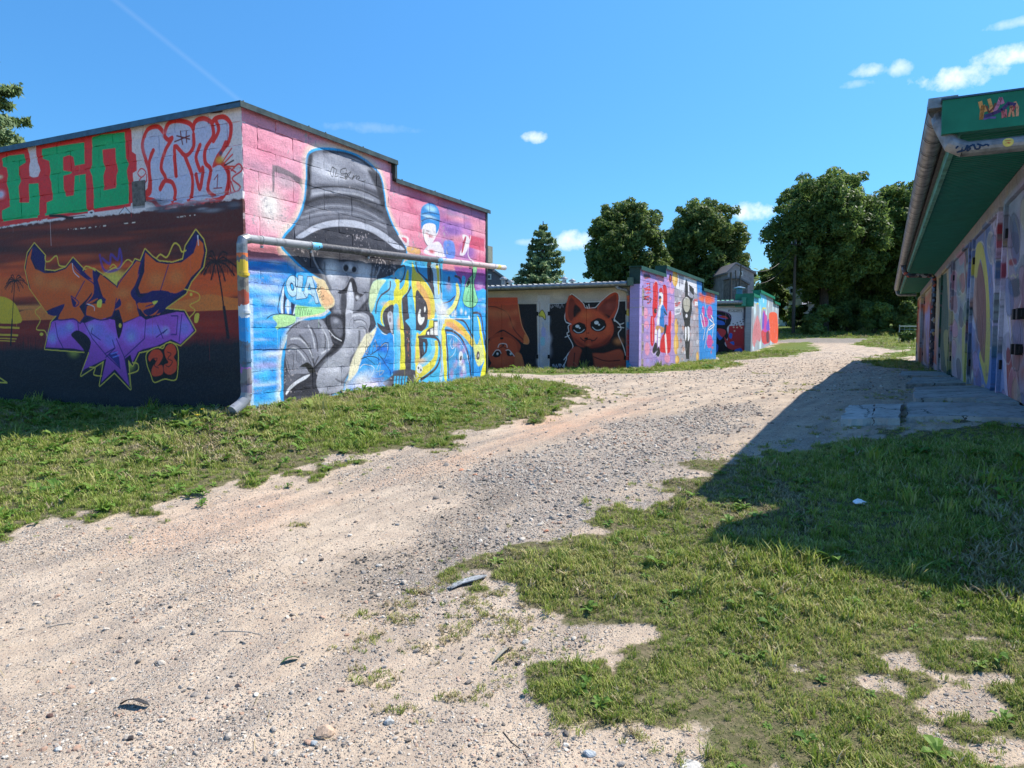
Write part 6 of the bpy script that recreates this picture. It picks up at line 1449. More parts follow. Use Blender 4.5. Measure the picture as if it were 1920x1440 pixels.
# metal cap flashings
def cap(plane, s0, s1, z, name, mat, parent, out=.06, drop=.04, back=-.3):
    m_ = MB(); plane.box(m_, s0, s1, z, z + .022, back, out); plane.box(m_, s0, s1, z - drop, z + .001, out - .012, out + .002)
    return m_.build(name, mat, parent)
cap(HAT, -.07, STEP + .05, ZTOP1 + .012, 'roof_flashing', M_FLASH, near)
cap(HAT, STEP - .0, HATL + .07, ZTOP2 + .012, 'roof_flashing', M_FLASH, near)
mb = MB(); HAT.box(mb, STEP - .012, STEP + .038, ZTOP2 + .03, ZTOP1 + .0, -.3, .05); mb.build('roof_flashing', M_FLASH, near)
cap(LEO, -.055, 9.6, ZTOP1 + .015, 'roof_flashing', M_FLASHB, near, out=.07, drop=.045)
mb = MB(); HAT.box(mb, HATL + .0, HATL + .05, .9, ZTOP2, -.12, .012); mb.build('corner_trim', M_FLASH, near)
for s in (.03, 1.05, 1.35, 2.1, 3.0, 3.9, 4.7):
    z = (ZTOP1 if s < STEP else ZTOP2) + .034
    MB().tube([HAT.P(s, z, .0), HAT.P(s, z + .035, .0)], [.022, .008], 8).build('roof_screw', M_FLASH, near)
# the missing block in the upper course: a dark grey panel closes its place
mb = MB(); LEO.box(mb, LEO.sz(273, 370)[0], LEO.sz(250, 370)[0], 3.13, 3.42, -.1, .014); mb.build('patched_hole', plain('bare_mortar', (.17, .165, .16), .95, 0, .25, .01, 20), near)
# thin earthing rod
p0, p1 = HAT.hit(886, 512, .02), HAT.hit(886, 703, .02)
MB().tube([HAT.P((p0 - HAT.o).dot(HAT.d), 2.74, .022), HAT.P((p0 - HAT.o).dot(HAT.d), .9, .022)], .009, 6).build('earthing_rod', M_GREEND, near)

# ---- overflow pipe across the gable and its painted downpipe
PSTOPS = [(0, srgb('857a92')), (.10, srgb('7d7a80')), (.165, srgb('a060b8')), (.18, srgb('4a6a88')), (.33, srgb('2890d8')), (.46, srgb('c8d0d8')), (.52, srgb('a8503c')), (.6, srgb('8a8478')), (.68, srgb('d8b838')), (.76, srgb('6a6a70')), (.79, srgb('d8703c')), (.88, srgb('e8783a'))]
mdp = painted_pipe('sprayed_downpipe_paint', PSTOPS, axis=(0, 0, 1), off=.9, scale=1 / 1.95, streak=.12)
zr = painted_pipe('sprayed_gutter_paint', [(0, (.27, .28, .30)), (.155, srgb('58b8e0')), (.175, (.04, .04, .048)), (.30, (.08, .08, .09)), (.60, srgb('4aa8d0')), (.615, (.40, .36, .36)), (.78, (.50, .38, .36)), (.86, (.54, .46, .44)), (.905, srgb('d8c860')), (.925, (.55, .52, .52))], axis=tuple(HAT.d), off=float(HAT.o.dot(HAT.d)) - .1, scale=1 / 6.5, streak=.25)
pipe = empty('drain_pipe', tuple(HAT.P(0, 2.7, .13)), label='grey zinc drain pipe across the hat mural with sprayed paint', cat='drainpipe')
def hz(px, py, off=.11): a, z = HAT.sz(px, py, off); return HAT.P(a, z, off)
A, B_ = hz(462, 447), hz(946, 502)
MB().tube([A, A + (B_ - A) * .97, B_], .046, 18).build('pipe_run', zr, pipe)
for t in (.035, .16, .34, .62, .79, .93):
    q = A + (B_ - A) * t; u = (B_ - A) / np.linalg.norm(B_ - A)
    MB().tube([q - u * .012, q + u * .012], .051, 18).build('pipe_ring', zr, pipe)
    MB().tube([q - np.array([0, 0, .06]), q - np.array([0, 0, .085])], .02, 8).build('pipe_clip', M_ZINC, pipe)
MB().tube([B_ + (B_ - A) / np.linalg.norm(B_ - A) * .002, B_ + (B_ - A) / np.linalg.norm(B_ - A) * .03], [.046, .034], 18).build('end_cap', M_ZINC, pipe)
dp = A + np.array([0, 0, 0]); u1 = (A - B_) / np.linalg.norm(A - B_)
c = A + u1 * .02
dwn = empty('downpipe', (float(c[0]), float(c[1]), .75), label='downpipe at the garage corner sprayed orange, yellow, blue and violet', cat='downpipe')
zb = .98
MB().tube([A - u1 * .02, c + u1 * .03 + np.array([0, 0, -.02]), c + u1 * .045 + np.array([0, 0, -.07]), c + u1 * .045 + np.array([0, 0, -.17])], .056, 18).build('elbow', M_ZINC, dwn)
tp = c + u1 * .045
MB().tube([tp + np.array([0, 0, -.16]), np.array([tp[0] + .01, tp[1], zb])], .057, 18).build('pipe', mdp, dwn)
foot = np.array([tp[0] + .01, tp[1], zb])
fd = np.array([-.55, -.83, 0]) * .8
MB().tube([foot, foot + np.array([0, 0, -.06]) + fd * .02, foot + np.array([0, 0, -.12]) + fd * .10, foot + np.array([0, 0, -.18]) + fd * .22], [.058, .06, .06, .062], 18).build('spout', painted_pipe('sprayed_spout_paint', [(0, srgb('5a8ab8')), (.3, srgb('8698a6')), (.5, srgb('7a98b0')), (.7, srgb('8a8e98'))], axis=(1, .4, 0), off=-.4, scale=2.5), dwn)
for z in (1.1, 1.33, 1.85, 2.25):
    MB().tube([np.array([foot[0], foot[1], z - .015]), np.array([foot[0], foot[1], z + .015])], .062, 18).build('bracket', mdp, dwn)
# a grey cabinet on the far corner
cab = MB(); HAT.box(cab, 5.72, 5.9, 2.92, 3.22, -.30, -.02)
tag(cab.build('wall_box', plain('grey_green_box', (.20, .22, .18), .8)), 'small grey-green box on the far corner of the hat mural wall', 'box')
# ---------------------------------------------------------------- the middle garage row (bats and the reading figure)
M_BAT, M_MID = PB.material('bat_mural_paint'), PM.material('gable_mural_paint', joints=True)
M_FARF, M_FARG = PF.material('far_front_paint'), PG.material('far_gable_paint')
def corrugated(plane, s0, s1, z_eave, rise, back, mat, name, parent, pitch=.18, amp=.028, out=.25, th=.006):
    n = int((s1 - s0) / pitch * 6); V = []; Fq = []
    for i in range(n + 1):
        s = s0 + (s1 - s0) * i / n; w = amp * math.sin(2 * math.pi * i / 6)
        for o_, zz in ((out, z_eave), (back, z_eave + rise)):
            V += [plane.P(s, zz + w, o_), plane.P(s, zz + w - th, o_)]
    for i in range(n):
        a, b = 4 * i, 4 * i + 4
        Fq += [(a, b, b + 2, a + 2), (a + 1, a + 3, b + 3, b + 1), (a, a + 1, b + 1, b)]
    return mesh_obj(name, V, Fq, mat, parent)
M_ETERNIT = plain('grey_corrugated_sheet', (.36, .37, .36), .8, 0, .25, .002, 5)
M_GREENR = plain('green_corrugated_sheet', (.06, .27, .19), .6, 0, .2, .002, 5)
M_MURGREEN = plain('dark_green_parapet', (.022, .055, .045), .6, 0, .2)
def vent(x, y, z, parent, h=.55, r=.07, mat=None, name='roof_vent'):
    o = MB().tube([(x, y, z - .3), (x, y, z + h)], r, 12).build(name, mat or M_ZINC, parent)
    MB().tube([(x, y, z + h + .02), (x, y, z + h + .05), (x, y, z + h + .12)], [r * 1.9, r * 1.8, r * .3], 14).build('vent_cap', mat or M_ZINC, o)
    return o
mid = empty('garage_building', (MIDC[0], MIDC[1], .6), label='garage row with two red bats on its doors and a reading girl on its gable', cat='garage')
# gable wall in three steps
T1, T2, T3 = 3.52, 3.79, 3.46
S1, S2, S3 = 2.66, 8.95, 12.45
mb = MB(); MID.box(mb, -.25, S1, .1, T1, -.28, -.012); MID.box(mb, S1, S2, .1, T2, -.28, -.012); MID.box(mb, S2, S3, .1, T3, -.28, -.012)
mb.build('gable_wall', M_MID, mid)
lay_blocks(mid, MID, M_MID, -.25, S3, [], lambda s: T1)
_st, _ztop = STEP, None
def ztm(s): return T1 if s < S1 else (T2 if s < S2 else T3)
def lay_simple(thing, plane, mat, s0, s1, z0, ztop, L, H, cap_n, steps):
    cache = {}; n = 0; z = z0; c = 0
    while z < 4.2:
        ed = sorted({s0, s1, *steps, *[s0 + L * (k + (.5 if c % 2 else 0)) for k in range(0, 60) if s0 + .1 < s0 + L * (k + (.5 if c % 2 else 0)) < s1 - .1]})
        ed = [e for i, e in enumerate(ed) if i == 0 or e - ed[i - 1] > .09 or e in (s1, *steps)]
        for a, b in zip(ed[:-1], ed[1:]):
            zt = min(z + H, ztop((a + b) / 2))
            if zt - z < .05 or b - a < .04 or n >= cap_n: continue
            key = (round(b - a, 3), round(zt - z, 3))
            if key not in cache:
                m_ = MB(); g = .005; L_, H_ = b - a - g, zt - z - g
                P0 = [plane.d * q + np.array([0, 0, w]) - plane.n * .012 for q, w in ((0, 0), (L_, 0), (L_, H_), (0, H_))]
                P1 = [plane.d * q + np.array([0, 0, w]) for q, w in ((.004, .004), (L_ - .004, .004), (L_ - .004, H_ - .004), (.004, H_ - .004))]
                me = bpy.data.meshes.new('concrete_block'); me.from_pydata([tuple(v) for v in P0 + P1], [], [(4, 5, 6, 7), (0, 1, 5, 4), (1, 2, 6, 5), (2, 3, 7, 6), (3, 0, 4, 7)]); me.update(); me.materials.append(mat.m); cache[key] = me
            o = bpy.data.objects.new('concrete_block', cache[key]); COL.objects.link(o); o.parent = thing
            o.matrix_parent_inverse = Matrix.Translation(thing.location).inverted(); o.location = plane.P(a + .004, z + .004, 0.0); n += 1
        z += H; c += 1
lay_simple(mid, MID, M_MID, -.25, S3, .42, ztm, .60, .25, 299, (S1, S2))
for (a, b, z) in ((-.33, S1, T1), (S1, S2 + .05, T2), (S2, S3 + .06, T3)): cap(MID, a, b, z + .004, 'roof_flashing', M_GREEND, mid, out=.07, drop=.09)
for (a, z0, z1) in ((S1, T1, T2), (S2, T3, T2)):
    mb = MB(); MID.box(mb, a - .025, a + .025, z0 + .03, z1 + .0, -.3, .05); mb.build('roof_flashing', M_GREEND, mid)
# the parapet end seen edge on, dark green
mb = MB(); BAT.box(mb, -.012, .30, 3.05, T1 + .0, .236, .262); mb.build('parapet_end', M_MURGREEN, mid)
# front wall with doors
mb = MB(); BAT.box(mb, .0, 8.5, .1, 3.02, -.25, 0.0); mb.build('front_wall', M_BAT, mid)
for (px0, px1, ptop) in ((1174, 1029, 560), (1009, 0, 568)):
    s0 = BAT.sz(px0, 630)[0]; s1 = BAT.sz(px1, 630)[0] if px1 else s0 + 2.45
    mb = MB(); BAT.box(mb, s0, (s0 + s1) / 2 - .006, .50, 2.57, -.02, .022); d1 = mb.build('garage_door', M_BAT, mid)
    mb = MB(); BAT.box(mb, (s0 + s1) / 2 + .006, s1, .50, 2.57, -.02, .022); d2 = mb.build('garage_door', M_BAT, mid)
    mb = MB(); BAT.box(mb, s0 - .05, s0 - .004, .5, 2.62, -.01, .03); BAT.box(mb, s1 + .004, s1 + .05, .5, 2.62, -.01, .03); BAT.box(mb, s0 - .004, s1 + .004, 2.575, 2.62, -.01, .03); mb.build('door_frame', M_BAT, mid)
    for z in (.9, 2.2):
        mb = MB(); BAT.box(mb, s0 - .02, s0 + .05, z, z + .12, .031, .045); mb.build('hinge', M_BLACK, d1)
        mb = MB(); BAT.box(mb, s1 - .05, s1 + .02, z, z + .12, .031, .045); mb.build('hinge', M_BLACK, d2)
    mb = MB(); BAT.box(mb, (s0 + s1) / 2 - .05, (s0 + s1) / 2 + .05, 1.48, 1.54, .0235, .04); mb.build('door_handle', M_BLACK, d1)
mb = MB(); BAT.box(mb, .3, 9, 2.98, 3.02, -.2, .32); mb.build('eaves_board', plain('eaves_board_paint', (.09, .11, .09), .8), mid)
corrugated(BAT, .30, 9.0, 3.12, .22, -6.5, M_ETERNIT, 'corrugated_roof', mid, out=.36)
for z, s_ in ((3.06, 0),):
    g0, g1 = BAT.P(.32, 3.055, .42), BAT.P(9.0, 3.03, .42)
    MB().tube([g0, g1], .065, 12).build('gutter', M_ZINC, mid)
    for i in range(14):
        q = g0 + (g1 - g0) * (i + .4) / 14; u = (g1 - g0) / np.linalg.norm(g1 - g0)
        MB().tube([q - u * .012, q + u * .012], .071, 12).build('gutter_ring', M_ZINC, mid)
mb = MB(); BAT.box(mb, .16, .30, 3.0, 3.22, .30, .45); mb.build('gutter_box', plain('green_grey_box', (.10, .16, .12), .8), mid)
mdp2 = painted_pipe('sprayed_downpipe_paint_red', [(0, srgb('d8b030')), (.06, srgb('c83028')), (.3, srgb('b02c28')), (.42, srgb('903038')), (.52, srgb('5a90b8')), (.62, srgb('a8a8a8')), (.7, srgb('c8a838')), (.8, srgb('9a4a40')), (.9, srgb('d86028'))], axis=(0, 0, 1), off=.75, scale=1 / 2.0)
e0 = BAT.P(.36, 3.0, .42); e1 = BAT.P(.34, 2.93, .40); e2 = BAT.P(.05, 2.88, .22); e3 = BAT.P(-.02 + .09, 2.80, .13)
dp2 = empty('downpipe', tuple(BAT.P(.1, .6, .13)), label='downpipe beside the large bat sprayed red and yellow with a blue foot', cat='downpipe')
e0 = BAT.P(.62, 3.0, .42); e1 = BAT.P(.60, 2.93, .40); e2 = BAT.P(.42, 2.90, .24); e3 = BAT.P(.37, 2.83, .15)
MB().tube([e0, e1, e2, e3, BAT.P(.36, 2.74, .13)], .052, 12).build('elbow', M_ZINC, dp2)
MB().tube([BAT.P(.36, 2.75, .13), BAT.P(.36, .86, .13)], .047, 12).build('pipe', mdp2, dp2)
MB().tube([BAT.P(.36, .87, .13), BAT.P(.32, .80, .2), BAT.P(.26, .66, .34)], [.05, .06, .085], 12).build('spout', plain('blue_spout', (.04, .28, .42), .5), dp2)
for px, dz in ((944, .42), (957, .30), (1058, .42), (1073, .34)):
    p = at_depth(px, 540, 26.0); vent(float(p[0]), float(p[1]), 3.2, mid, dz, .075)
mb = MB(); MID.box(mb, S3 - .2, S3 - .0, .1, T3, -8, -.3); MID.box(mb, -.0, S3, .1, 3.0, -8.4, -8.2); mb.build('wall', M_CONC, mid)
mb = MB(); MID.box(mb, 5.5, S3, 3.1, 3.2, -8.4, -.29); mb.build('roof', M_ROOF, mid)

# ---------------------------------------------------------------- the farther row
far = empty('garage_building', (FARC[0], FARC[1], .8), label='farthest garage row with a dark swirling figure on red and a grey gable of pieces', cat='garage')
G1, G2, G3, G4 = FARG.sz(1422, 600)[0], FARG.sz(1449, 600)[0], FARG.sz(1459.5, 600)[0], 0
Z1, Z2, Z3 = 3.62, 3.95, 3.70
mb = MB(); FARG.box(mb, -.3, G1, .2, Z1, -.28, 0); FARG.box(mb, G1, G2, .2, Z2, -.28, 0); FARG.box(mb, G2, G3, .2, Z3, -.28, 0); mb.build('gable_wall', M_FARG, far)
for (a, b, z) in ((-.36, G1, Z1), (G1, G2 + .05, Z2), (G2, G3 + .05, Z3)): cap(FARG, a, b, z + .004, 'roof_flashing', M_GREENM, far, out=.10, drop=.12, back=-.4)
for (a, z0, z1) in ((G1, Z1, Z2), (G2, Z3, Z2)):
    mb = MB(); FARG.box(mb, a - .03, a + .03, z0 + .03, z1, -.3, .06); mb.build('roof_flashing', M_GREENM, far)
mb = MB(); FARF.box(mb, -.1, .78, 3.0, Z1 + .01, .31, .335); mb.build('parapet_end', M_GREENM, far)
mb = MB(); FARF.box(mb, 0, 8, .3, 3.2, -.25, 0); mb.build('front_wall', M_FARF, far)
s0 = FARF.sz(1395, 620)[0]
for k in range(2):
    mb = MB(); FARF.box(mb, s0 + k * 3.0, s0 + k * 3.0 + 1.2, .75, 2.95, -.02, .02); FARF.box(mb, s0 + 1.21 + k * 3.0, s0 + k * 3.0 + 2.41, .75, 2.95, -.02, .02); dd = mb.build('garage_door', M_FARF, far)
corrugated(FARF, .3, 8, 3.32, .25, -6, M_GREENR, 'corrugated_roof', far, out=.42, pitch=.22, amp=.035)
MB().tube([FARF.P(.4, 3.22, .48), FARF.P(8, 3.2, .48)], .09, 10).build('gutter', M_ZINC, far)
mb = MB(); FARF.box(mb, .3, 8, 3.06, 3.14, 0.01, .40); mb.build('eaves_board', M_GREEND, far)
mb = MB(); FARF.box(mb, .25, .45, 3.05, 3.45, .40, .52); mb.build('gutter_end', M_GREENR, far)
mb = MB(); FARG.box(mb, 0, G3, .3, 3.2, -8.2, -8); FARG.box(mb, G3 - .2, G3 - .0, .3, Z3 - .1, -8, -.3); mb.build('wall', M_CONC, far)
mb = MB(); FARG.box(mb, 5, G3, 3.3, 3.4, -8.2, -.29); mb.build('roof', M_ROOF, far)
p = at_depth(1386, 560, 37.5); vent(float(p[0]), float(p[1]), 3.5, far, .55, .16, plain('blue_steel_vent', (.10, .20, .30), .5))

# ---------------------------------------------------------------- the right-hand row
M_RIGHT = PR.material('right_row_paint', joints=False)
right = empty('garage_building', (RW0[0], RW0[1], .75), label='long green-eaved garage row on the right with painted doors in shade', cat='garage')
SN, SF, SM = -12.0, 13.2, 1.7
OE = .87
mb = MB(); RIGHT.box(mb, SN + .1, SF, .1, 3.28, -.25, -.03); mb.build('front_wall', M_RIGHT, right)
def up(px, y=629): return RIGHT.sz(px, 629)[0]
door_px = [(1720.5, 1727), (1732, 1745), (1764, 1782), (1785.5, 1815), (1822, 1867), (1881, 1960)]
dn = []
lastx = None
for (a, b) in door_px:
    s0, s1 = up(b), up(a); top = 2.98; zb_ = float(gz(*RIGHT.P((s0 + s1) / 2, 0)[:2])) + .04
    w = (s1 - s0)
    parts = 2 if w > 1.6 else 1
    for k in range(parts):
        q0, q1 = s0 + w * k / parts, s0 + w * (k + 1) / parts
        mb = MB(); RIGHT.box(mb, q0 + .008, q1 - .008, zb_, top, -.03, .004); d_ = mb.build('garage_door', M_RIGHT, right)
        for z in (zb_ + .25, top - .35):
            s_h = q0 + .03 if k == 0 else q1 - .03
            mb = MB(); RIGHT.box(mb, s_h - .022, s_h + .022, z, z + .10, .005, .03); mb.build('hinge', M_BLACK, d_)
        if b > 1900:
            s_l = q1 - .12 if k == 0 else q0 + .12
            for z, e in ((1.75, .10), (1.42, .07)):
                mb = MB(); RIGHT.box(mb, s_l - e / 2, s_l + e / 2, z, z + .10, .005, .06); RIGHT.box(mb, s_l - e, s_l - e / 2 - .004, z + .02, z + .08, .005, .035); mb.build('lock', M_BLACK, d_)
    for s_ in (s0, s1):
        mb = MB(); RIGHT.box(mb, s_ - .045 + (-.05 if s_ == s0 else .05), s_ + .045 + (-.05 if s_ == s0 else .05), zb_ - .1, top + .06, -.029, .04); mb.build('door_frame', M_RIGHT, right)
    mb = MB(); RIGHT.box(mb, s0 + .0, s1 - .0, top + .008, top + .06, -.029, .042); mb.build('door_frame', M_RIGHT, right)
# soffit of ribbed sheet, ribs at right angles to the wall
ZS0, ZS1 = 3.24, 3.27
n = int((SF - SN) / .022); V, Fq = [], []
for i in range(n + 1):
    s = SN + (SF - SN) * i / n; h = (0, 0, .032, .032)[i % 4] * 1.4
    V += [RIGHT.P(s, ZS1 + h, -.02), RIGHT.P(s, ZS0 + h, OE - .24)]
for i in range(n): Fq.append((2 * i, 2 * i + 1, 2 * i + 3, 2 * i + 2))
mesh_obj('ribbed_soffit', V, Fq, M_SOFFIT, right)
mb = MB(); RIGHT.box(mb, SN, SF, 3.34, 3.44, -7, OE - .17); mb.build('roof', M_ROOF, right)
mb = MB(); RIGHT.box(mb, SN, SF, ZS0 - .015, 3.40, OE - .24, OE - .20); mb.build('fascia_board', plain('pale_green_fascia', (.10, .30, .22), .6, 0, .3, 0, 6), right)
# half-round gutter with its seams
def half_gutter(s0, s1, zc, oc, r, n=12, seg=26):
    V, Fq = [], []
    for i in range(seg + 1):
        s = s0 + (s1 - s0) * i / seg
        for rr in (r, r - .005):
            for k in range(n + 1):
                a = math.pi * (k / n) + math.pi
                V.append(RIGHT.P(s, zc + rr * math.sin(a), oc + rr * math.cos(a)))
    m1 = n + 1
    for i in range(seg):
        for w in range(2):
            for k in range(n):
                b = i * 2 * m1 + w * m1 + k; c = b + 2 * m1; Fq.append((b, b + 1, c + 1, c))
    for i in (0, seg):
        b = i * 2 * m1; Fq.append(tuple(b + k for k in range(m1)))
    return V, Fq
GC, GR_ = OE - .085, .085
ZG = 3.43
M_GUT = plain('grey_zinc_gutter', (.30, .29, .29), .5, .4, .3, .001, 9)
for (a, b) in ((SN + .05, SM), (SM + .02, SF + .1)):
    mesh_obj('gutter', *half_gutter(a, b, ZG, GC, GR_), M_GUT, right, smooth=True)
for i in range(int((SF - SN) / .53)):
    s = SN + .3 + i * .53; V, Fq = [], []
    for q in (s - .014, s + .014):
        for k in range(13):
            a = math.pi + math.pi * k / 12; V.append(RIGHT.P(q, ZG + (GR_ + .010) * math.sin(a), GC + (GR_ + .010) * math.cos(a)))
    for k in range(12): Fq.append((k, k + 1, k + 14, k + 13))
    mesh_obj('gutter_bracket', V, Fq, M_BLACK, right)
MB().tube([RIGHT.P(SN, ZG + .012, OE), RIGHT.P(SF + .1, ZG + .012, OE)], .009, 6).build('gutter_lip', M_FLASHB, right)
# near-end outlet, verge pipe, verge box
mb = MB(); RIGHT.box(mb, SN - .04, SN + .22, ZG - .01, ZG + .07, OE - .2, OE + .005); mb.build('gutter_outlet', M_ZINC, right)
q0 = RIGHT.P(SN + .1, ZG - .05, GC)
VP_ = [q0, RIGHT.P(SN + .02, ZG - .13, GC - .01), RIGHT.P(SN - .07, 3.11, GC - .08), RIGHT.P(SN - .08, 3.06, GC - .17)]
vp = MB().tube(VP_, .062, 16).build('pipe_elbow', M_GUT, right)
pv0, pv1 = RIGHT.P(SN - .08, 3.06, GC - .15), RIGHT.P(SN - .08, 3.06, -6)
verge_pipe = MB().tube([pv0, pv1], .058, 16).build('verge_pipe', M_GUT, right)
GABLE = Plane(RIGHT.P(SN - .13, 0)[:2], -RIGHT.n[:2], -RIGHT.d[:2])   # s runs from the wall line into the building
# tag on the pipe and the round sticker, raised a hair above the metal
def on_pipe(pts, w, mat, name, parent, zc=3.06, sx=lambda a: a):
    V, Fq = [], []; c0 = RIGHT.P(SN - .08, 0)[:2]
    for a, b in zip(pts[:-1], pts[1:]):
        n_ = 5
        for i in range(n_):
            s0_, v0 = a[0] + (b[0] - a[0]) * i / n_, a[1] + (b[1] - a[1]) * i / n_; s1_, v1 = a[0] + (b[0] - a[0]) * (i + 1) / n_, a[1] + (b[1] - a[1]) * (i + 1) / n_
            L = math.hypot(s1_ - s0_, v1 - v0) + 1e-9; nx_, ny_ = -(v1 - v0) / L * w / 2, (s1_ - s0_) / L * w / 2
            bb = len(V)
            for (s_, v_) in ((s0_ - nx_, v0 - ny_), (s0_ + nx_, v0 + ny_), (s1_ + nx_, v1 + ny_), (s1_ - nx_, v1 - ny_)):
                an = v_ / .0595; V.append(RIGHT.P(SN - .08 - .0595 * math.cos(an), zc + .0595 * math.sin(an), -s_))
            Fq.append((bb, bb + 1, bb + 2, bb + 3))
    return mesh_obj(name, V, Fq, mat, parent)
M_INK = plain('blue_black_paint', (.01, .035, .09), .5)
tg = [(-.53, .0), (-.50, .03), (-.46, .02), (-.48, -.02), (-.52, -.03), (-.45, -.02), (-.43, .02), (-.43, -.03), (-.40, -.01), (-.43, .0), (-.38, .02), (-.36, -.02), (-.33, -.02), (-.32, .01), (-.35, .02), (-.30, .0), (-.27, .01), (-.25, -.005)]
tg = [(-.68 + (a + .53) * .78, b) for a, b in tg]
on_pipe(tg, .013, M_INK, 'sprayed_tag', verge_pipe)
def pipe_disc(sc, vc, rs, mat, name, extra=.0):
    V = [RIGHT.P(SN - .08 - (.0600 + extra) * math.cos(vc / .06), 3.06 + (.0600 + extra) * math.sin(vc / .06), -sc)]
    for k in range(20):
        a = 2 * math.pi * k / 20; s_, v_ = sc + rs * math.cos(a), vc + rs * math.sin(a); an = v_ / .06
        V.append(RIGHT.P(SN - .08 - (.06 + extra) * math.cos(an), 3.06 + (.06 + extra) * math.sin(an), -s_))
    return mesh_obj(name, V, [(0, 1 + k, 1 + (k + 1) % 20) for k in range(20)], mat, verge_pipe)
pipe_disc(-.34, .01, .036, plain('sticker_yellow', (.80, .62, .14), .4), 'sticker')
on_pipe([(-.365, .02), (-.35, .022), (-.33, .02), (-.315, .016)], .008, plain('sticker_orange', (.75, .22, .05), .4), 'sticker_print', verge_pipe)
on_pipe([(-.36, .002), (-.345, .008), (-.335, .0), (-.32, .006)], .008, plain('sticker_red', (.6, .06, .04), .4), 'sticker_print', verge_pipe)
# green verge box with its small piece of lettering
mb = MB(); GABLE.box(mb, -.78, 6.5, 3.185, 3.445, -.10, .0); verge = mb.build('verge_fascia', M_GREENM, right)
mb = MB(); GABLE.box(mb, -.79, 6.5, 3.447, 3.460, -.10, .012); mb.build('verge_cap', M_FLASHB, right)
def gpiece(px_pts, w, col, k=0):
    V, Fq = [], []; pts = [GABLE.sz(x, y, .0015 + k * .0012) for x, y in px_pts]
    for a, b in zip(pts[:-1], pts[1:]):
        L = math.hypot(b[0] - a[0], b[1] - a[1]); nx_, ny_ = -(b[1] - a[1]) / L * w / 2, (b[0] - a[0]) / L * w / 2; bb = len(V)
        ex, ey = (b[0] - a[0]) / L * w * .2, (b[1] - a[1]) / L * w * .2
        V += [GABLE.P(a[0] - nx_ - ex, a[1] - ny_ - ey, .0015 + k * .0012), GABLE.P(a[0] + nx_ - ex, a[1] + ny_ - ey, .0015 + k * .0012), GABLE.P(b[0] + nx_ + ex, b[1] + ny_ + ey, .0015 + k * .0012), GABLE.P(b[0] - nx_ + ex, b[1] - ny_ + ey, .0015 + k * .0012)]
        Fq.append((bb, bb + 1, bb + 2, bb + 3))
    return mesh_obj('painted_letter', V, Fq, plain('letter_paint', tuple(srgb(col)), .6, 0, .15, 0, 60), verge)
Z = lambda q: [(1660 + x / 4.115, 150 + y / 4.115) for x, y in parse(q)]
gpiece(Z('732,170 745,230 740,300 755,200 770,240'), .026, 'd89a58', 0); gpiece(Z('800,150 815,200 820,250 795,230'), .022, 'd8a060', 0); gpiece(Z('845,240 870,190 890,140 905,180'), .024, 'c07a98', 0)
gpiece(Z('770,280 830,260 900,230 950,180 1000,190'), .026, '4a3a6a', 1); gpiece(Z('905,290 905,240 930,285 930,230'), .014, 'c86a70', 2); gpiece(Z('955,280 975,200 990,280'), .014, 'd8906c', 2); gpiece(Z('1000,170 1020,210 1018,275'), .018, 'd89a78', 0); gpiece(Z('960,210 1000,205 985,240'), .012, 'b04a58', 2)
gpiece(Z('780,200 800,250 830,220 850,180'), .012, '7a4a3a', 1); gpiece(Z('760,300 800,290 850,290'), .016, '6a5a98', 0)
# raised gable parapet behind the verge, the part that throws the stepped end of the shadow
mb = MB(); GABLE.box(mb, .0, 6.5, 3.30, 4.72, -.34, -.12); mb.build('gable_parapet', M_CONC, right)
# side and rear walls, verge wall below the box
mb = MB(); RIGHT.box(mb, SN + .1, SN + .3, .3, 3.25, -6.5, -.26); RIGHT.box(mb, SF - .2, SF, .1, 3.3, -6.5, -.26); RIGHT.box(mb, SN + .1, SF, .1, 3.3, -6.7, -6.5); mb.build('wall', M_CONC, right)
# downpipe between the two halves
dp3 = empty('downpipe', tuple(RIGHT.P(SM, .8, .08)), label='dark sticker-covered downpipe between doors of the right row', cat='downpipe')
mst = Mat('sticker_covered_pipe', rough=.6); v_ = mst.n.new('ShaderNodeTexVoronoi'); v_.inputs['Scale'].default_value = 16; mst.l.new(mst.pos, v_.inputs['Vector'])
mst.color(mst.ramp(mst.sep(v_.outputs['Color'])[0], [(0, (.03, .03, .04)), (.3, (.10, .08, .09)), (.45, (.35, .33, .33)), (.55, (.12, .18, .28)), (.65, (.4, .08, .05)), (.75, (.05, .05, .06)), (.88, (.5, .38, .2)), (.95, (.12, .1, .1))], 'CONSTANT'))
MB().tube([RIGHT.P(SM, ZG - .05, GC), RIGHT.P(SM, 3.17, GC - .05), RIGHT.P(SM, 3.10, GC - .14), RIGHT.P(SM, 3.07, .16), RIGHT.P(SM, 3.02, .10), RIGHT.P(SM, 2.9, .09)], .055, 12).build('elbow', mst, dp3)
MB().tube([RIGHT.P(SM, 2.91, .09), RIGHT.P(SM, .72, .09)], .052, 12).build('pipe', mst, dp3)
MB().tube([RIGHT.P(SF - .05, ZG - .08, GC), RIGHT.P(SF - .05, ZG - .2, GC - .03), RIGHT.P(SF - .05, ZG - .24, GC - .12), RIGHT.P(SF - .05, ZG - .25, .1)], .05, 12).build('outlet_pipe', M_ZINC, right)

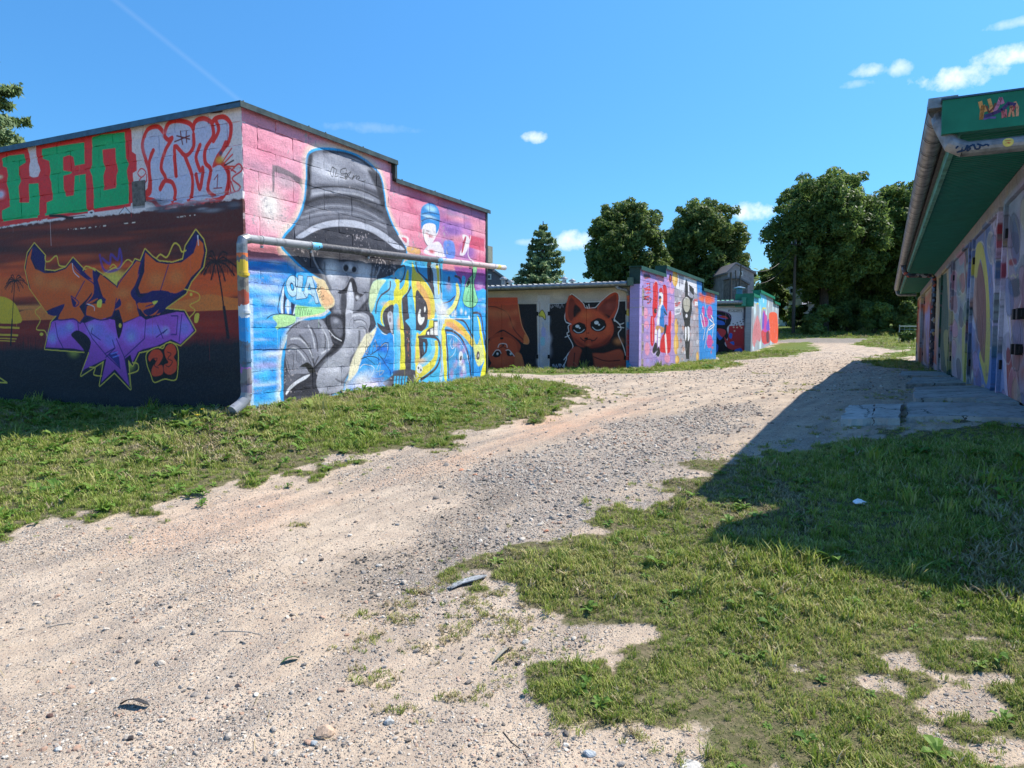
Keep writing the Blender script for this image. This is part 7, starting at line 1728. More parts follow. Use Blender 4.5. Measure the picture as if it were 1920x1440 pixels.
# ---------------------------------------------------------------- concrete slabs in front of the right row
apron = empty('concrete_apron', (6, 10, .8), kind='structure')
def slab_mat(name, col):
    m = Mat(name, rough=.92, spec=.15); n = m.noise(2.5, 6, .65); c = m.mix(m.ramp(n, [(.3, 0), (.7, 1)]), tuple(k * .6 for k in col), tuple(k * 1.15 for k in col))
    d = m.n.new('ShaderNodeTexVoronoi'); d.feature = 'DISTANCE_TO_EDGE'; d.inputs['Scale'].default_value = .8
    wv = m.n.new('ShaderNodeVectorMath'); wv.operation = 'ADD'; m.l.new(m.pos, wv.inputs[0]); sc = m.n.new('ShaderNodeVectorMath'); sc.operation = 'SCALE'; sc.inputs['Scale'].default_value = .5; m.l.new(m.noise(3, 5, .7, color=True), sc.inputs[0]); m.l.new(sc.outputs[0], wv.inputs[1]); m.l.new(wv.outputs[0], d.inputs['Vector'])
    cr = m.math('LESS_THAN', d.outputs['Distance'], .007); c = m.mix(m.math('MULTIPLY', cr, .85), c, (.035, .035, .025)); c = m.mix(m.ramp(m.noise(11, 5, .7), [(.52, 0), (.68, .6)]), c, (.12, .11, .08)); m.color(c)
    m.bump(m.math('SUBTRACT', m.noise(30, 5), m.math('MULTIPLY', cr, 1.5)), .008); return m
M_SLAB = slab_mat('old_concrete', (.38, .375, .36))
M_SLABL = slab_mat('pale_concrete', (.50, .50, .48))
def slab(pxs, mat, th=.05, lift=.0, n=8):
    P_ = [to_ground(*q) for q in pxs]; V, Fq = [], []
    # patch a small grid so that the slab lies on the ground
    for i in range(n + 1):
        for j in range(n + 1):
            u, v = i / n, j / n
            p = (1 - u) * (1 - v) * P_[0] + u * (1 - v) * P_[1] + u * v * P_[2] + (1 - u) * v * P_[3]
            if i in (0, n) or j in (0, n): p = p + RNG.normal(0, .012, 2)
            V.append((p[0], p[1], float(ground_base(p[0], p[1])) + .055 + lift))
    for i in range(n):
        for j in range(n): a = i * (n + 1) + j; Fq.append((a, a + n + 1, a + n + 2, a + 1))
    ring = [j for j in range(n + 1)] + [i * (n + 1) + n for i in range(1, n + 1)] + [n * (n + 1) + j for j in range(n - 1, -1, -1)] + [i * (n + 1) for i in range(n - 1, 0, -1)]
    b = len(V); V += [(V[r][0], V[r][1], V[r][2] - .08) for r in ring]
    for q in range(len(ring)): Fq.append((ring[q], ring[(q + 1) % len(ring)], b + (q + 1) % len(ring), b + q))
    o = mesh_obj('concrete_slab', V, Fq, mat, apron); return o
slab([(1573, 797), (1590, 769), (1640, 768), (1634, 795)], M_SLABL); slab([(1637, 795), (1643, 768), (1692, 768), (1686, 797)], M_SLABL, lift=.006)
slab([(1702, 792), (1700, 764), (1905, 768), (1990, 800)], M_SLAB); slab([(1712, 757), (1716, 733), (1832, 730), (1880, 755)], M_SLAB); slab([(1700, 726), (1712, 713), (1790, 713), (1815, 725)], M_SLAB)
slab([(1686, 709), (1690, 700), (1768, 702), (1783, 710)], M_SLAB); slab([(1830, 762), (1836, 732), (1850, 736), (1915, 765)], M_SLAB, lift=-.004)
# ---------------------------------------------------------------- trees
M_BARK = plain('bark', (.075, .06, .048), .95, 0, .35, .01, 14)
def foliage_mat(name, c0, c1, c2, trans=.3):
    m = Mat(name, rough=.55, spec=.3)
    t = m.attr('tone'); n = m.noise(.5, 3)
    c = m.mix(m.math('POWER', t, 1.6), c0, tuple(min(1, k * 1.45) for k in c1)); c = m.mix(m.ramp(n, [(.45, 0), (.7, .6)]), c, c2)
    m.color(c); m.translucent(c, trans); return m
F_LIME = foliage_mat('lime_foliage', (.045, .085, .022), (.21, .27, .075), (.12, .18, .045), .5)
F_CHEST = foliage_mat('chestnut_foliage', (.045, .09, .022), (.20, .27, .07), (.12, .19, .045), .5)
F_SPRUCE = foliage_mat('spruce_needles', (.085, .14, .06), (.27, .34, .14), (.17, .24, .095), .35)
F_BUSH = foliage_mat('bush_foliage', (.04, .085, .02), (.16, .23, .055), (.10, .16, .04))
def leaves(r, P_, N_, size, jit=.7, elong=1.5):
    n = len(P_)
    d = N_ + r.normal(0, jit, (n, 3)); d /= np.linalg.norm(d, axis=1, keepdims=True)
    a = np.cross(d, r.normal(0, 1, (n, 3))); a /= np.linalg.norm(a, axis=1, keepdims=True); b = np.cross(d, a)
    s = (size * r.uniform(.6, 1.35, n))[:, None]
    V = np.stack([P_ - a * s * elong, P_ - b * s * .55 + a * s * .1, P_ + a * s * elong * .9 + d * s * .15, P_ + b * s * .6 - a * s * .1], 1).reshape(-1, 3)
    return V, np.arange(n * 4).reshape(n, 4)
def crown_mesh(name, r, blobs, n_leaf, size, mat, parent, squash=.8, tone_up=True, zmin=None):
    """leaf-sized faces on the shells of many overlapping clumps"""
    blobs = np.asarray(blobs); w = blobs[:, 3] ** 1.7; pick = r.choice(len(blobs), n_leaf, p=w / w.sum())
    d = r.normal(0, 1, (n_leaf, 3)); d /= np.linalg.norm(d, axis=1, keepdims=True)
    rad = blobs[pick, 3] * (1 - .45 * r.random(n_leaf) ** 2) * r.uniform(.82, 1.12, n_leaf)
    P_ = blobs[pick, :3] + d * rad[:, None] * (1, 1, squash)
    if zmin is not None:
        k = P_[:, 2] > zmin + r.uniform(-.3, .3, n_leaf); P_, d, pick = P_[k], d[k], pick[k]
    V, Fq = leaves(r, P_, d + (0, 0, .35), size)
    bt = r.uniform(0, 1, len(blobs))
    tone = np.repeat(np.clip(.45 * bt[pick] + .55 * r.random(len(P_)), 0, 1), 4)
    o = mesh_obj(name, V, Fq, mat, parent)
    a = o.data.attributes.new('tone', 'FLOAT', 'POINT'); a.data.foreach_set('value', tone.astype(np.float32))
    return o
def tree(name, base, h, rx, clear, seed, mat, label, n_leaf=16000, leaf=.16, nb=70, cat='tree', shape='round', lean=(0, 0), trunk_r=.25, group=None, ry=None):
    r = np.random.default_rng(seed); bx, by = base; bz = float(gz(bx, by)); ry = ry or rx
    t = empty(name, (bx, by, bz), label=label, cat=cat, group=group)
    cz0, cz1 = bz + clear, bz + h; cc = np.array([bx + lean[0], by + lean[1], (cz0 + cz1) / 2]); hz_ = (cz1 - cz0) / 2
    blobs = []
    for i in range(nb):
        d = r.normal(0, 1, 3); d /= np.linalg.norm(d); q = r.uniform(.45, 1.0) ** .6 * r.uniform(.9, 1.1)
        if shape == 'egg': f = 1.0 - .35 * max(d[2], 0) - .1 * max(-d[2], 0)
        else: f = 1.0
        br = r.uniform(.10, .27) * min(rx, hz_)
        p = cc + d * np.array([(rx - br) * f, (ry - br) * f, (hz_ - br)]) * q
        blobs.append((*p, br))
    for i in range(nb // 2):      # loose outer sprays that break the outline
        d = r.normal(0, 1, 3); d /= np.linalg.norm(d); br = r.uniform(.07, .13) * min(rx, hz_)
        p = cc + d * np.array([rx, ry, hz_]) * r.uniform(.84, .97); blobs.append((*p, br))
    # trunk and limbs
    mb = MB(); top = cc + np.array([0, 0, -hz_ * .1])
    mb.tube([(bx, by, bz - .2), (bx + lean[0] * .2, by + lean[1] * .2, bz + clear * .6), (bx + lean[0] * .6, by + lean[1] * .6, bz + clear + hz_ * .3), tuple(top)], [trunk_r * 1.2, trunk_r, trunk_r * .75, trunk_r * .35], 10)
    mb.build('trunk', M_BARK, t)
    for i in range(9):
        b = blobs[int(r.integers(0, nb))]; f = r.uniform(.15, .7); st = np.array([bx + lean[0] * .5, by + lean[1] * .5, bz + clear * .8 + f * hz_ * .8]); e = np.array(b[:3]); m_ = (st + e) / 2 + (0, 0, -.1 * rx)
        MB().tube([st, m_, e], [trunk_r * .4, trunk_r * .25, trunk_r * .08], 6).build('limb', M_BARK, t)
    crown_mesh('crown', r, blobs, n_leaf, leaf, mat, t)
    return t
def spot(px, Y): return at_depth(px, 629, Y)[:2]
def zat(py, Y): return float(CAMZ + (629 - py) / 1330 * Y * 1.0)
def w_(dpx, Y): return dpx / 1330 * Y
def tree_px(name, x0, x1, ytop, ybot, Y, seed, mat, label, **k):
    c = spot((x0 + x1) / 2, Y); g = float(gz(*c)); return tree(name, tuple(c), zat(ytop, Y) - g, w_(x1 - x0, Y) / 2, max(.2, zat(ybot, Y) - g), seed, mat, label, **k)
tree_px('lime_tree', 1092, 1254, 372, 600, 52, 1, F_LIME, 'dense rounded lime tree behind the bat garage, left of a similar one', n_leaf=62000, leaf=.10, nb=190, shape='round')
tree_px('lime_tree', 1236, 1400, 368, 600, 56, 2, F_LIME, 'dense rounded lime tree right of its twin, above the reading girl gable', n_leaf=62000, leaf=.105, nb=190, shape='round')
tree_px('maple_tree', 1430, 1656, 320, 565, 60, 3, F_CHEST, 'big spreading tree with the widest crown, behind the utility pole', n_leaf=80000, leaf=.125, nb=230, trunk_r=.4)
tree_px('maple_tree', 1600, 1800, 333, 560, 62, 4, F_CHEST, 'broad tree partly hidden by the eaves of the right garage row', n_leaf=70000, leaf=.125, nb=200, trunk_r=.35)
tree_px('maple_tree', 1508, 1730, 440, 625, 66, 14, F_LIME, 'dark lower tree filling the gap between the two broad trees', n_leaf=20000, leaf=.17, nb=70)
tree_px('lime_tree', 1406, 1480, 500, 625, 68, 5, F_LIME, 'small round tree between the grey house and the beige block', n_leaf=12000, leaf=.17, nb=50)
tree_px('maple_tree', 1366, 1412, 470, 600, 64, 6, F_BUSH, 'loose tree with ragged top beside the grey gabled house', n_leaf=7000, leaf=.15, nb=26)
tree_px('maple_tree', 1700, 1900, 420, 600, 70, 16, F_LIME, 'distant tree behind the right garage row', n_leaf=14000, leaf=.18, nb=50)
# conifers
def conifer(base, h, rad, seed, label, n_leaf=14000, leaf=.10, mat=F_SPRUCE):
    r = np.random.default_rng(seed); bx, by = base; bz = float(gz(bx, by))
    t = empty('spruce_tree', (bx, by, bz), label=label, cat='tree')
    MB().tube([(bx, by, bz - .2), (bx, by, bz + h * .55), (bx + .05, by, bz + h)], [rad * .09, rad * .05, .02], 8).build('trunk', M_BARK, t)
    Ps, Ns = [], []
    lv = int(h / .34)
    for k in range(lv):
        f = k / lv; z = bz + h * (.06 + .94 * f); R = rad * (1 - f) ** .85 * r.uniform(.8, 1.12) + .10; nbr = max(5, int(15 * (1 - f)) + 3)
        for b in range(nbr):
            a = r.uniform(0, 6.283); L = R * r.uniform(.75, 1.15); n = int(n_leaf / lv / nbr * (1.7 - 1.3 * f)) + 4
            u = r.random(n) ** .7
            side = r.normal(0, 1, n) * .16 * L * (1 - .5 * u)
            x = bx + np.cos(a) * L * u - np.sin(a) * side; y = by + np.sin(a) * L * u + np.cos(a) * side
            zz = z - L * .28 * u + L * .14 * u * u * 2 - np.abs(side) * .4 + r.normal(0, .05, n)
            Ps.append(np.c_[x, y, zz]); Ns.append(np.c_[np.cos(a) * u, np.sin(a) * u, np.ones(n) * .5])
    Ps, Ns = np.concatenate(Ps), np.concatenate(Ns)
    V, Fq = leaves(r, Ps, Ns, leaf, .6, 1.7)
    o = mesh_obj('crown', V, Fq, mat, t)
    a = o.data.attributes.new('tone', 'FLOAT', 'POINT'); a.data.foreach_set('value', np.repeat(r.random(len(Ps)), 4).astype(np.float32))
    return t
c = spot(1016, 38); conifer(tuple(c), zat(418, 38) - float(gz(*c)), w_(92, 38) / 2 * 2.3, 31, 'pointed spruce standing alone behind the bat garage roof', 34000, .075)
c = spot(-25, 18); conifer(tuple(c), zat(70, 18) - float(gz(*c)), 3.3, 32, 'conifer behind the sunset wall at the left edge', 60000, .06)
c = spot(1398, 62); conifer(tuple(c), zat(492, 62) - float(gz(*c)), 1.0, 33, 'thin dark conifer beside the grey gabled house', 2500, .13)
# bushes and hedge masses
def bush(px, Y, wpx, hpx, seed, label, mat=F_BUSH, n_leaf=3500, leaf=.11, group=None):
    c = spot(px, Y); bz = float(gz(*c)); r = np.random.default_rng(seed); rx, hh = w_(wpx, Y) / 2, w_(hpx, Y)
    t = empty('bush', (float(c[0]), float(c[1]), bz), label=label, cat='bush', group=group)
    bl = [(c[0] + r.uniform(-.7, .7) * rx, c[1] + r.uniform(-.5, .5) * rx, bz + hh * r.uniform(.15, .75), min(rx, hh) * r.uniform(.25, .42)) for _ in range(16)]
    for k in range(4): MB().tube([(c[0], c[1], bz - .1), tuple(np.array(bl[k][:3]))], [.04, .015], 5).build('stem', M_BARK, t)
    crown_mesh('crown', r, bl, n_leaf, leaf, mat, t, zmin=bz + .02)
for i, (px, Y, w, h, lab, mt) in enumerate((
    (1530, 57, 60, 62, 'light green bush under the left edge of the biggest tree', F_BUSH), (1590, 60, 70, 66, 'dark bush in the shade between the big trees', F_LIME), (1640, 57, 56, 78, 'sunlit bush in front of the dark big trees', F_BUSH),
    (1700, 56, 70, 70, 'bush behind the wire fence by the right row', F_LIME), (1492, 66, 40, 52, 'bush at the foot of the utility pole', F_BUSH), (1760, 58, 80, 80, 'bush behind the far end of the right garage row', F_LIME), (1570, 62, 120, 110, 'broad dark shrub deep under the big trees', F_LIME), (1660, 70, 140, 110, 'tall dark shrub behind the sunlit bush', F_LIME),
    (966, 30, 50, 36, 'low bush over the bat garage roof left of the spruce', F_SPRUCE), (1475, 72, 30, 40, 'small bush in front of the beige block', F_BUSH))):
    bush(px, Y, w, h, 60 + i, lab, mt, 7000 if w > 55 else 3000, .13 if Y > 40 else .09)
# far belt of trees closing the view
r = np.random.default_rng(5); bl = []
for i in range(240):
    a = r.uniform(-1.25, 1.1); R = r.uniform(130, 190); x, y = R * math.sin(a), R * math.cos(a)
    if 10 < x < 45 and R < 150: continue
    h = r.uniform(2.5, 5.0) + (3 if x > 20 else 0); bl.append((x, y, float(ground_base(x, y)) + h * .4, h))
o = crown_mesh('distant_trees', r, bl, 60000, .75, F_LIME, None, .8); tag(o, 'far belt of trees on the horizon', kind='stuff')

# ---------------------------------------------------------------- distant houses
M_GREYB = plain('grey_block_render', (.33, .31, .32), .9, 0, .2, .01, 3); M_BEIGE = plain('beige_cladding', (.50, .45, .36), .85, 0, .15, .0, 3); M_DARKW = plain('brown_boards', (.20, .17, .15), .85, 0, .3, 0, 5); M_TILE = plain('grey_roof_sheet', (.24, .22, .23), .8, 0, .2); M_WIN = plain('dark_window', (.02, .025, .03), .15, 0, .1, 0, 3, .6); M_WHITE = plain('white_frame', (.65, .65, .63), .6)
def house(px0, px1, ybot, yeave_l, ytop, yeave_r, Y, depth, label, mat, roof, windows=(), ridge=.5, name='house'):
    A_, B_ = spot(px0, Y), spot(px1, Y); d = B_ - A_; L = np.linalg.norm(d); d = d / L; n = np.array([d[1], -d[0]])
    if n.dot(-A_) < 0: n = -n
    pl = Plane(A_, d, n); c = (A_ + B_) / 2; g = float(gz(*c)) - 1.0
    t = empty(name, (float(c[0]), float(c[1]), g + 1), label=label, cat='house')
    zl, zt_, zr_ = zat(yeave_l, Y), zat(ytop, Y), zat(yeave_r, Y)
    pr = [(0, g), (L, g), (L, zr_), (L * ridge, zt_), (0, zl)]
    V = [pl.P(a, z, 0) for a, z in pr] + [pl.P(a, z, -depth) for a, z in pr]
    mesh_obj('wall', V, [(0, 1, 2, 3, 4), (9, 8, 7, 6, 5), (0, 5, 6, 1), (1, 6, 7, 2), (2, 7, 8, 3), (3, 8, 9, 4), (4, 9, 5, 0)], mat, t)
    for (a, za, b, zb2) in ((0, zl, L * ridge, zt_), (L * ridge, zt_, L, zr_)):
        if abs(b - a) < .05: continue
        ex = .12 if L < 8 else .3; mb = MB(); sl = (zb2 - za) / (b - a)
        if a == 0: a -= ex; za -= ex * sl
        else: b += ex; zb2 += ex * sl
        mb.hexa([pl.P(a, za + .02, .15), pl.P(b, zb2 + .02, .15), pl.P(b, zb2 + .02, -depth - .1), pl.P(a, za + .02, -depth - .1), pl.P(a, za + .14, .15), pl.P(b, zb2 + .14, .15), pl.P(b, zb2 + .14, -depth - .1), pl.P(a, za + .14, -depth - .1)]); mb.build('roof', roof, t)
    for (x, y, w, h) in windows:
        a = pl.sz(x, y)[0]; z = pl.sz(x, y)[1]; W, H = w_(w, Y), w_(h, Y)
        mb = MB(); pl.box(mb, a - W / 2 - .06, a + W / 2 + .06, z - H / 2 - .06, z + H / 2 + .06, .002, .03); f_ = mb.build('window', M_WHITE, t)
        mb = MB(); pl.box(mb, a - W / 2, a + W / 2, z - H / 2, z + H / 2, .031, .036); mb.build('pane', M_WIN, f_)
    return t, pl, L
house(1362, 1411, 580, 512, 497, 514, 50, 6, 'grey gabled house with one small window behind the garages', M_GREYB, M_TILE, [(1389, 513, 4, 5)], .3)
t, pl, L = house(1367, 1400, 585, 524, 524, 534, 48, 1.5, 'brown boarded shed in front of the grey gabled house', M_DARKW, M_TILE, [], .5, 'shed')
t, pl, L = house(1474, 1502, 610, 520, 508, 512, 74, 2.0, 'beige clad block behind the utility pole', M_BEIGE, M_TILE, [(1484, 545, 5, 8), (1484, 575, 5, 8)], .35)
for k in range(7):
    mb = MB(); pl.box(mb, 0, L, zat(600 - k * 14, 72), zat(600 - k * 14, 72) + .05, .002, .03); mb.build('cladding_joint', M_DARKW, t)
house(893, 950, 600, 530, 503, 528, 36, 9, 'dark gabled house seen between the hat wall and the bat garage', plain('purple_grey_wall', (.17, .15, .17), .9), M_TILE, [(917, 519, 4, 6)], .38)
house(1338, 1364, 590, 545, 538, 540, 58, 6, 'low building with a pale yellow roof behind the green roofed garage', M_BEIGE, plain('pale_yellow_sheet', (.55, .48, .30), .7), [], .6, 'shed')
t, pl, L = house(1500, 1590, 612, 575, 566, 572, 82, 8, 'low grey house deep in the shade of the big trees', M_GREYB, M_TILE, [(1545, 590, 6, 8)], .4)
t, pl, L = house(1595, 1680, 600, 570, 540, 556, 78, 8, 'house with a red roof edge glimpsed through the trees', plain('red_brown_wall', (.20, .07, .05), .85), plain('red_roof', (.38, .07, .05), .7), [], .9)
# poles, wires, masts
def pole(px, Y, ytop, label, r0=.14, name='utility_pole', arms=True, lean=0):
    c = spot(px, Y); bz = float(gz(*c)); zt_ = zat(ytop, Y)
    t = empty(name, (float(c[0]), float(c[1]), bz), label=label, cat='pole')
    MB().tube([(c[0], c[1], bz - .2), (c[0] + lean, c[1], zt_)], [r0, r0 * .7], 10).build('post', plain('pole_wood', (.10, .085, .07), .9), t)
    if arms:
        mb = MB(); mb.cbox((c[0] + lean, c[1] - .12, zt_ - .4), 1.3, .08, .1, .5); mb.build('crossarm', M_BARK, t)
        for k in (-.5, 0, .5): MB().tube([(c[0] + k * math.cos(.5) + lean, c[1] - .12 + k * math.sin(.5), zt_ - .34), (c[0] + k * math.cos(.5) + lean, c[1] - .12 + k * math.sin(.5), zt_ - .2)], .03, 6).build('insulator', M_WHITE, t)
    return np.array([c[0] + lean, c[1] - .12, zt_ - .22])
pA = pole(1487, 58, 452, 'wooden utility pole in front of the biggest tree')
pB = pole(1378, 46, 498, 'leaning metal mast in front of the brown shed', .08, 'mast', False, .3)
pC = pole(1388, 46, 508, 'second thin mast beside the leaning one', .06, 'mast', False, -.4)
pE = pole(1338 + 30, 46, 512, 'pale steel post left of the masts', .10, 'mast', False)
def wire(a, b, sag, label):
    pts = [a + (b - a) * t + np.array([0, 0, -sag * 4 * t * (1 - t)]) for t in np.linspace(0, 1, 17)]
    tag(MB().tube(pts, .022, 5).build('overhead_wire', M_BLACK), label, 'wire', 'overhead wires')
pD = np.array([*spot(1402, 50), zat(507, 50)])
wire(pA, pD, .9, 'upper overhead wire from the utility pole to the grey house'); wire(pA + (0, 0, -.7), pD + (0, 0, -.9), .9, 'lower overhead wire from the utility pole to the grey house')
# wire mesh fence and low gate by the right row
def mesh_fence(pa, pb, Ya, Yb, h, label, cell=.30):
    A_, B_ = spot(pa, Ya), spot(pb, Yb); za, zb_ = float(gz(*A_)), float(gz(*B_)); L = np.linalg.norm(B_ - A_)
    t = empty('wire_fence', (float(A_[0]), float(A_[1]), za), label=label, cat='fence'); mt = plain('galvanised_wire', (.35, .42, .40), .5, .4)
    n = max(1, int(L / 2.2))
    for k in range(n + 1):
        p = A_ + (B_ - A_) * k / n; z = za + (zb_ - za) * k / n; MB().tube([(*p, z - .1), (*p, z + h + .1)], .035, 6).build('fence_post', mt, t)
    m_ = MB()
    for k in range(int(L / cell) + 1):
        p = A_ + (B_ - A_) * min(1, k * cell / L); z = za + (zb_ - za) * min(1, k * cell / L); m_.tube([(*p, z), (*p, z + h)], .008, 3)
    for k in range(int(h / cell) + 1): m_.tube([(*A_, za + k * cell), (*B_, zb_ + k * cell)], .008, 3)
    m_.build('wire_mesh', mt, t, kind='stuff'); MB().tube([(*A_, za + h), (*B_, zb_ + h)], .03, 6).build('top_rail', mt, t)
mesh_fence(1686, 1790, 47, 45, 1.1, 'low wire mesh fence with pale top rail beyond the right row')
c = spot(1687, 46.8); bush(1700, 46.5, 36, 24, 91, 'yellow-green bush against the wire mesh fence', F_BUSH, 1600, .08)
mesh_fence(1560, 1625, 74, 76, .9, 'thin red rail fence in the shade under the trees')

# ---------------------------------------------------------------- single things lying on the ground
def put(o, label, cat, group=None): return tag(o, label, cat, group)
def big_stone(px, py, size, col, label, seed, flat=.55, name='stone'):
    c = to_ground(px, py); v, f = stone_mesh(seed, flat); v = v * size; r = np.random.default_rng(seed); a = r.uniform(0, 6)
    v = np.c_[v[:, 0] * math.cos(a) - v[:, 1] * math.sin(a), v[:, 0] * math.sin(a) + v[:, 1] * math.cos(a), v[:, 2]]
    o = mesh_obj(name, v, f, plain('stone_surface', col, .85, 0, .25, .004, 40)); o.location = (c[0], c[1], float(gz(*c)) + size * flat * .3); return put(o, label, 'stone', 'larger stones on the dirt road')
S_ = [((610, 1378), .042, (.50, .36, .26), 'flat tan stone half bedded in the dirt, largest near the bottom'), ((730, 1357), .028, (.52, .52, .50), 'rounded pale grey pebble left of the flat tan stone'), ((972, 1238), .020, (.05, .05, .06), 'angular black stone beside a dry leaf on the sand'), ((1298, 1432), .060, (.50, .48, .44), 'pale flat stone at the bottom edge in the grass'),
      ((1105, 1408), .030, (.42, .45, .47), 'blue-grey slab of stone at the grass edge near the bottom'), ((862, 1232), .014, (.12, .12, .12), 'small dark stone among the sandy tufts'), ((1155, 1062), .026, (.30, .30, .31), 'dark grey stone in the grass beside the gravel'), ((1145, 1075), .020, (.25, .17, .15), 'brown stone just below the dark grey one in the grass'),
      ((1160, 1020), .022, (.45, .44, .42), 'pale stone at the lower end of the gravel heap'), ((603, 1052), .020, (.10, .08, .07), 'dark brown stone alone on the sand left of the black patch'), ((745, 985), .018, (.30, .30, .30), 'grey stone on the smooth sand above the black patch'), ((865, 883), .026, (.55, .26, .16), 'broken piece of red brick above the gravel, left one'), ((890, 892), .026, (.55, .26, .16), 'broken piece of red brick above the gravel, right one'),
      ((1024, 1000), .020, (.50, .22, .14), 'small red brick chip inside the gravel'), ((1068, 972), .022, (.06, .07, .09), 'shiny dark blue stone inside the gravel'), ((655, 862), .075, (.42, .36, .31), 'flat pinkish stone at the lower grass edge of the left verge'), ((610, 868), .06, (.40, .34, .29), 'second flat stone at the left verge edge, nearer the camera'), ((95, 1350), .018, (.12, .07, .06), 'dark reddish stone at the lower left'),
      ((110, 1415), .016, (.62, .62, .58), 'white pebble at the bottom left'), ((245, 1395), .017, (.06, .05, .05), 'black stone near the bottom left'), ((600, 1322), .016, (.50, .50, .46), 'pale stone above the flat tan stone'), ((212, 1280), .018, (.55, .55, .52), 'flat whitish stone in the middle of the left foreground'), ((172, 1305), .015, (.60, .59, .55), 'white round pebble in the left foreground'),
      ((295, 800), .12, (.16, .14, .13), 'dark stone in the grass in front of the sunset wall'), ((1430, 1240), .024, (.40, .40, .38), 'stone in the bare patch of the right verge'), ((590, 1395), .018, (.33, .36, .38), 'blue grey pebble at the bottom left of centre')]
for i, (p, sz_, col, lab) in enumerate(S_): big_stone(*p, sz_, col, lab, 300 + i, .22 if sz_ > .055 else .5)
# strip of dark rubber, torn sheet of grey bark-like board, twigs, leaf, crumpled paper
def strip(pxs, w, th, mat, name, label, cat, curl=.02):
    if name == 'stick': curl = .001; w *= .7
    P_ = [to_ground(*q) for q in pxs]; m_ = MB(); n = len(P_); V, Fq = [], []
    if name == 'stick':
        rj = np.random.default_rng(len(label)); m_.tube([(p[0] + rj.normal(0, .006), p[1] + rj.normal(0, .006), float(gz(*p)) + w * .45) for p in P_], [w * .32 * (1 - .5 * i / n) for i in range(n)], 7)
        return put(m_.build(name, mat), label, cat)
    for i, p in enumerate(P_):
        t = P_[min(i + 1, n - 1)] - P_[max(i - 1, 0)]; t = t / np.linalg.norm(t); nn = np.array([-t[1], t[0]]); f = i / (n - 1); ww = w * (.25 + .75 * math.sin(math.pi * (.12 + .76 * f))) / 2; z = float(gz(*p)) + .006 + curl * math.sin(math.pi * f)
        for sgn, zo in ((-1, .012), (1, 0), (1, -th), (-1, .012 - th)): V.append((p[0] + nn[0] * ww * sgn, p[1] + nn[1] * ww * sgn, z + zo))
    for i in range(n - 1):
        for k in range(4): Fq.append((4 * i + k, 4 * i + (k + 1) % 4, 4 * i + 4 + (k + 1) % 4, 4 * i + 4 + k))
    Fq += [(3, 2, 1, 0), tuple(4 * (n - 1) + k for k in range(4))]
    return put(mesh_obj(name, V, Fq, mat), label, cat)
strip([(226, 1333), (240, 1331), (256, 1332), (272, 1336), (280, 1335)], .035, .003, plain('black_rubber', (.035, .035, .038), .6), 'rubber_strip', 'thin black curled strip of rubber lying on the dirt', 'scrap')
strip([(842, 1107), (860, 1098), (880, 1092), (900, 1085), (908, 1080)], .085, .006, plain('weathered_board', (.34, .36, .38), .8, 0, .4, .003, 60), 'board_scrap', 'torn weathered grey board at the edge of the black patch', 'scrap', .012)
strip([(752, 1108), (770, 1112), (790, 1116), (812, 1122)], .012, .006, M_BARK, 'stick', 'short dark stick beside the torn grey board', 'stick', .008)
strip([(925, 1240), (938, 1228), (950, 1218), (956, 1215)], .03, .002, plain('dry_leaf', (.40, .36, .28), .8), 'dry_leaf', 'pale curled dry leaf beside the angular black stone', 'leaf', .012)
strip([(528, 1255), (538, 1250), (550, 1247), (560, 1245)], .035, .003, plain('green_leaf', (.06, .14, .04), .5), 'fallen_leaf', 'dark green leaf lying alone on the sand', 'leaf', .012)
strip([(415, 1196), (440, 1195), (470, 1197), (492, 1199)], .010, .003, plain('grey_twig', (.40, .38, .34), .8), 'stick', 'thin grey twig on the sand left of centre', 'stick', .004)
strip([(88, 1176), (110, 1174), (135, 1172)], .012, .003, plain('grey_twig', (.42, .38, .33), .8), 'stick', 'pale bent twig at the left foreground', 'stick', .004)
strip([(945, 1370), (965, 1388), (985, 1405), (997, 1430)], .008, .004, M_BARK, 'stick', 'long thin dark root strand near the bottom edge', 'stick', .004)
c = to_ground(1610, 960); v, f = stone_mesh(777, .6); rq = np.random.default_rng(2); v = v * (.045, .035, .035) * (1 + rq.normal(0, .16, (len(v), 1)))
o = mesh_obj('crumpled_paper', v, f, plain('white_paper', (.78, .80, .84), .8)); o.location = (c[0], c[1], float(gz(*c)) + .035); put(o, 'crumpled white paper in the shaded grass on the right', 'litter')
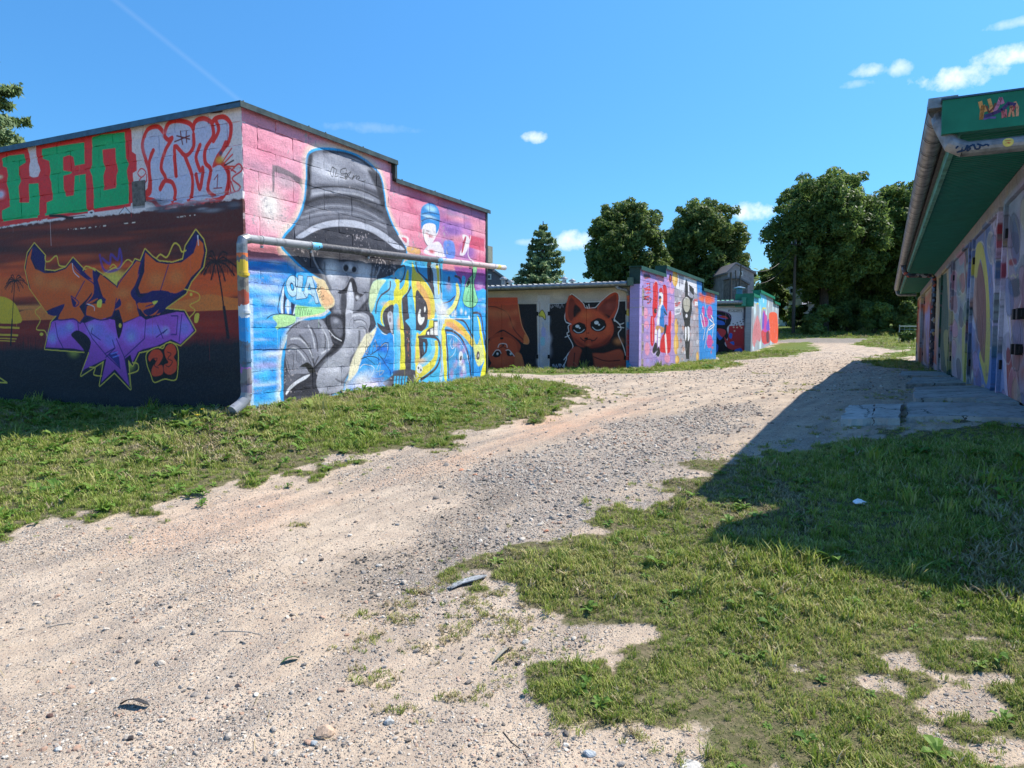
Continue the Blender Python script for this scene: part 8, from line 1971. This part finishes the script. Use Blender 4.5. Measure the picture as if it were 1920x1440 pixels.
# dandelions in front of the sunset wall
def dandelion(px, py, Y, label, seed):
    c = spot(px, Y); bz = float(gz(*c)); r = np.random.default_rng(seed)
    t = empty('dandelion', (float(c[0]), float(c[1]), bz), label=label, cat='flower'); h = zat(py, Y) - bz
    h = max(.08, min(h, .3)); MB().tube([(c[0], c[1], bz), (c[0] + .01, c[1], bz + h)], .003, 5).build('stem', M_WEED, t)
    V, Fq = [], []
    for k in range(26):
        a = k * 2.4; rr = .006 + .018 * (k / 26); V += [(c[0] + .01, c[1], bz + h), (c[0] + .01 + rr * math.cos(a - .25), c[1] + rr * math.sin(a - .25), bz + h + .012), (c[0] + .01 + rr * math.cos(a + .25), c[1] + rr * math.sin(a + .25), bz + h + .012)]; Fq.append((3 * k, 3 * k + 1, 3 * k + 2))
    mesh_obj('flower_head', V, Fq, plain('dandelion_yellow', (.80, .62, .03), .6), t)
for i, (px, py, Y) in enumerate(((352, 768, 7.6), (374, 769, 7.6), (365, 780, 7.3))): dandelion(px, py, Y, ['left yellow dandelion of three in front of the sunset wall', 'right yellow dandelion of three in front of the sunset wall', 'lowest yellow dandelion of three in front of the sunset wall'][i], i)
# taller weeds at the foot of the corner downpipe and the walls
def leafy_plant(px, py, size, seed, label, n=5):
    c = to_ground(px, py); bz = float(gz(*c)); t = empty('weed_plant', (float(c[0]), float(c[1]), bz), label=label, cat='plant', group='leafy weeds on the left verge'); r = np.random.default_rng(seed)
    for k in range(n):
        V, Fq, tone = weed(int(r.integers(5, 8)), size * r.uniform(.7, 1.1), seed * 10 + k); V = np.array(V); ox, oy = r.normal(0, size * .6, 2)
        V = V + (c[0] + ox, c[1] + oy, float(gz(c[0] + ox, c[1] + oy)) + size * .15)
        o = mesh_obj('leaf_rosette', V, Fq, M_WEED, t); a = o.data.attributes.new('tone', 'FLOAT', 'POINT'); a.data.foreach_set('value', np.asarray(tone, np.float32))
for i, (px, py, s_, lab) in enumerate(((400, 800, .11, 'leafy weed just left of the spout of the corner downpipe'), (335, 805, .12, 'leafy weed right of the dark stone by the sunset wall'), (320, 890, .09, 'leafy weed near the lower edge of the left verge'), (470, 850, .09, 'leafy weed in the middle of the left verge'), (365, 930, .08, 'leafy weed at the left verge edge above the sand'), (900, 735, .10, 'leafy weed below the far end of the hat wall'), (240, 830, .11, 'leafy weed at the shadow edge on the left'), (120, 845, .10, 'leafy weed at the shadow edge near the left frame'), (1380, 955, .07, 'leafy weed inside the right shade near its tip'), (1260, 1140, .05, 'leafy weed in the sunlit right verge above its middle'), (1740, 1060, .07, 'leafy weed by the bare patch of the right verge'))):
    leafy_plant(px, py, s_, 400 + i, lab)
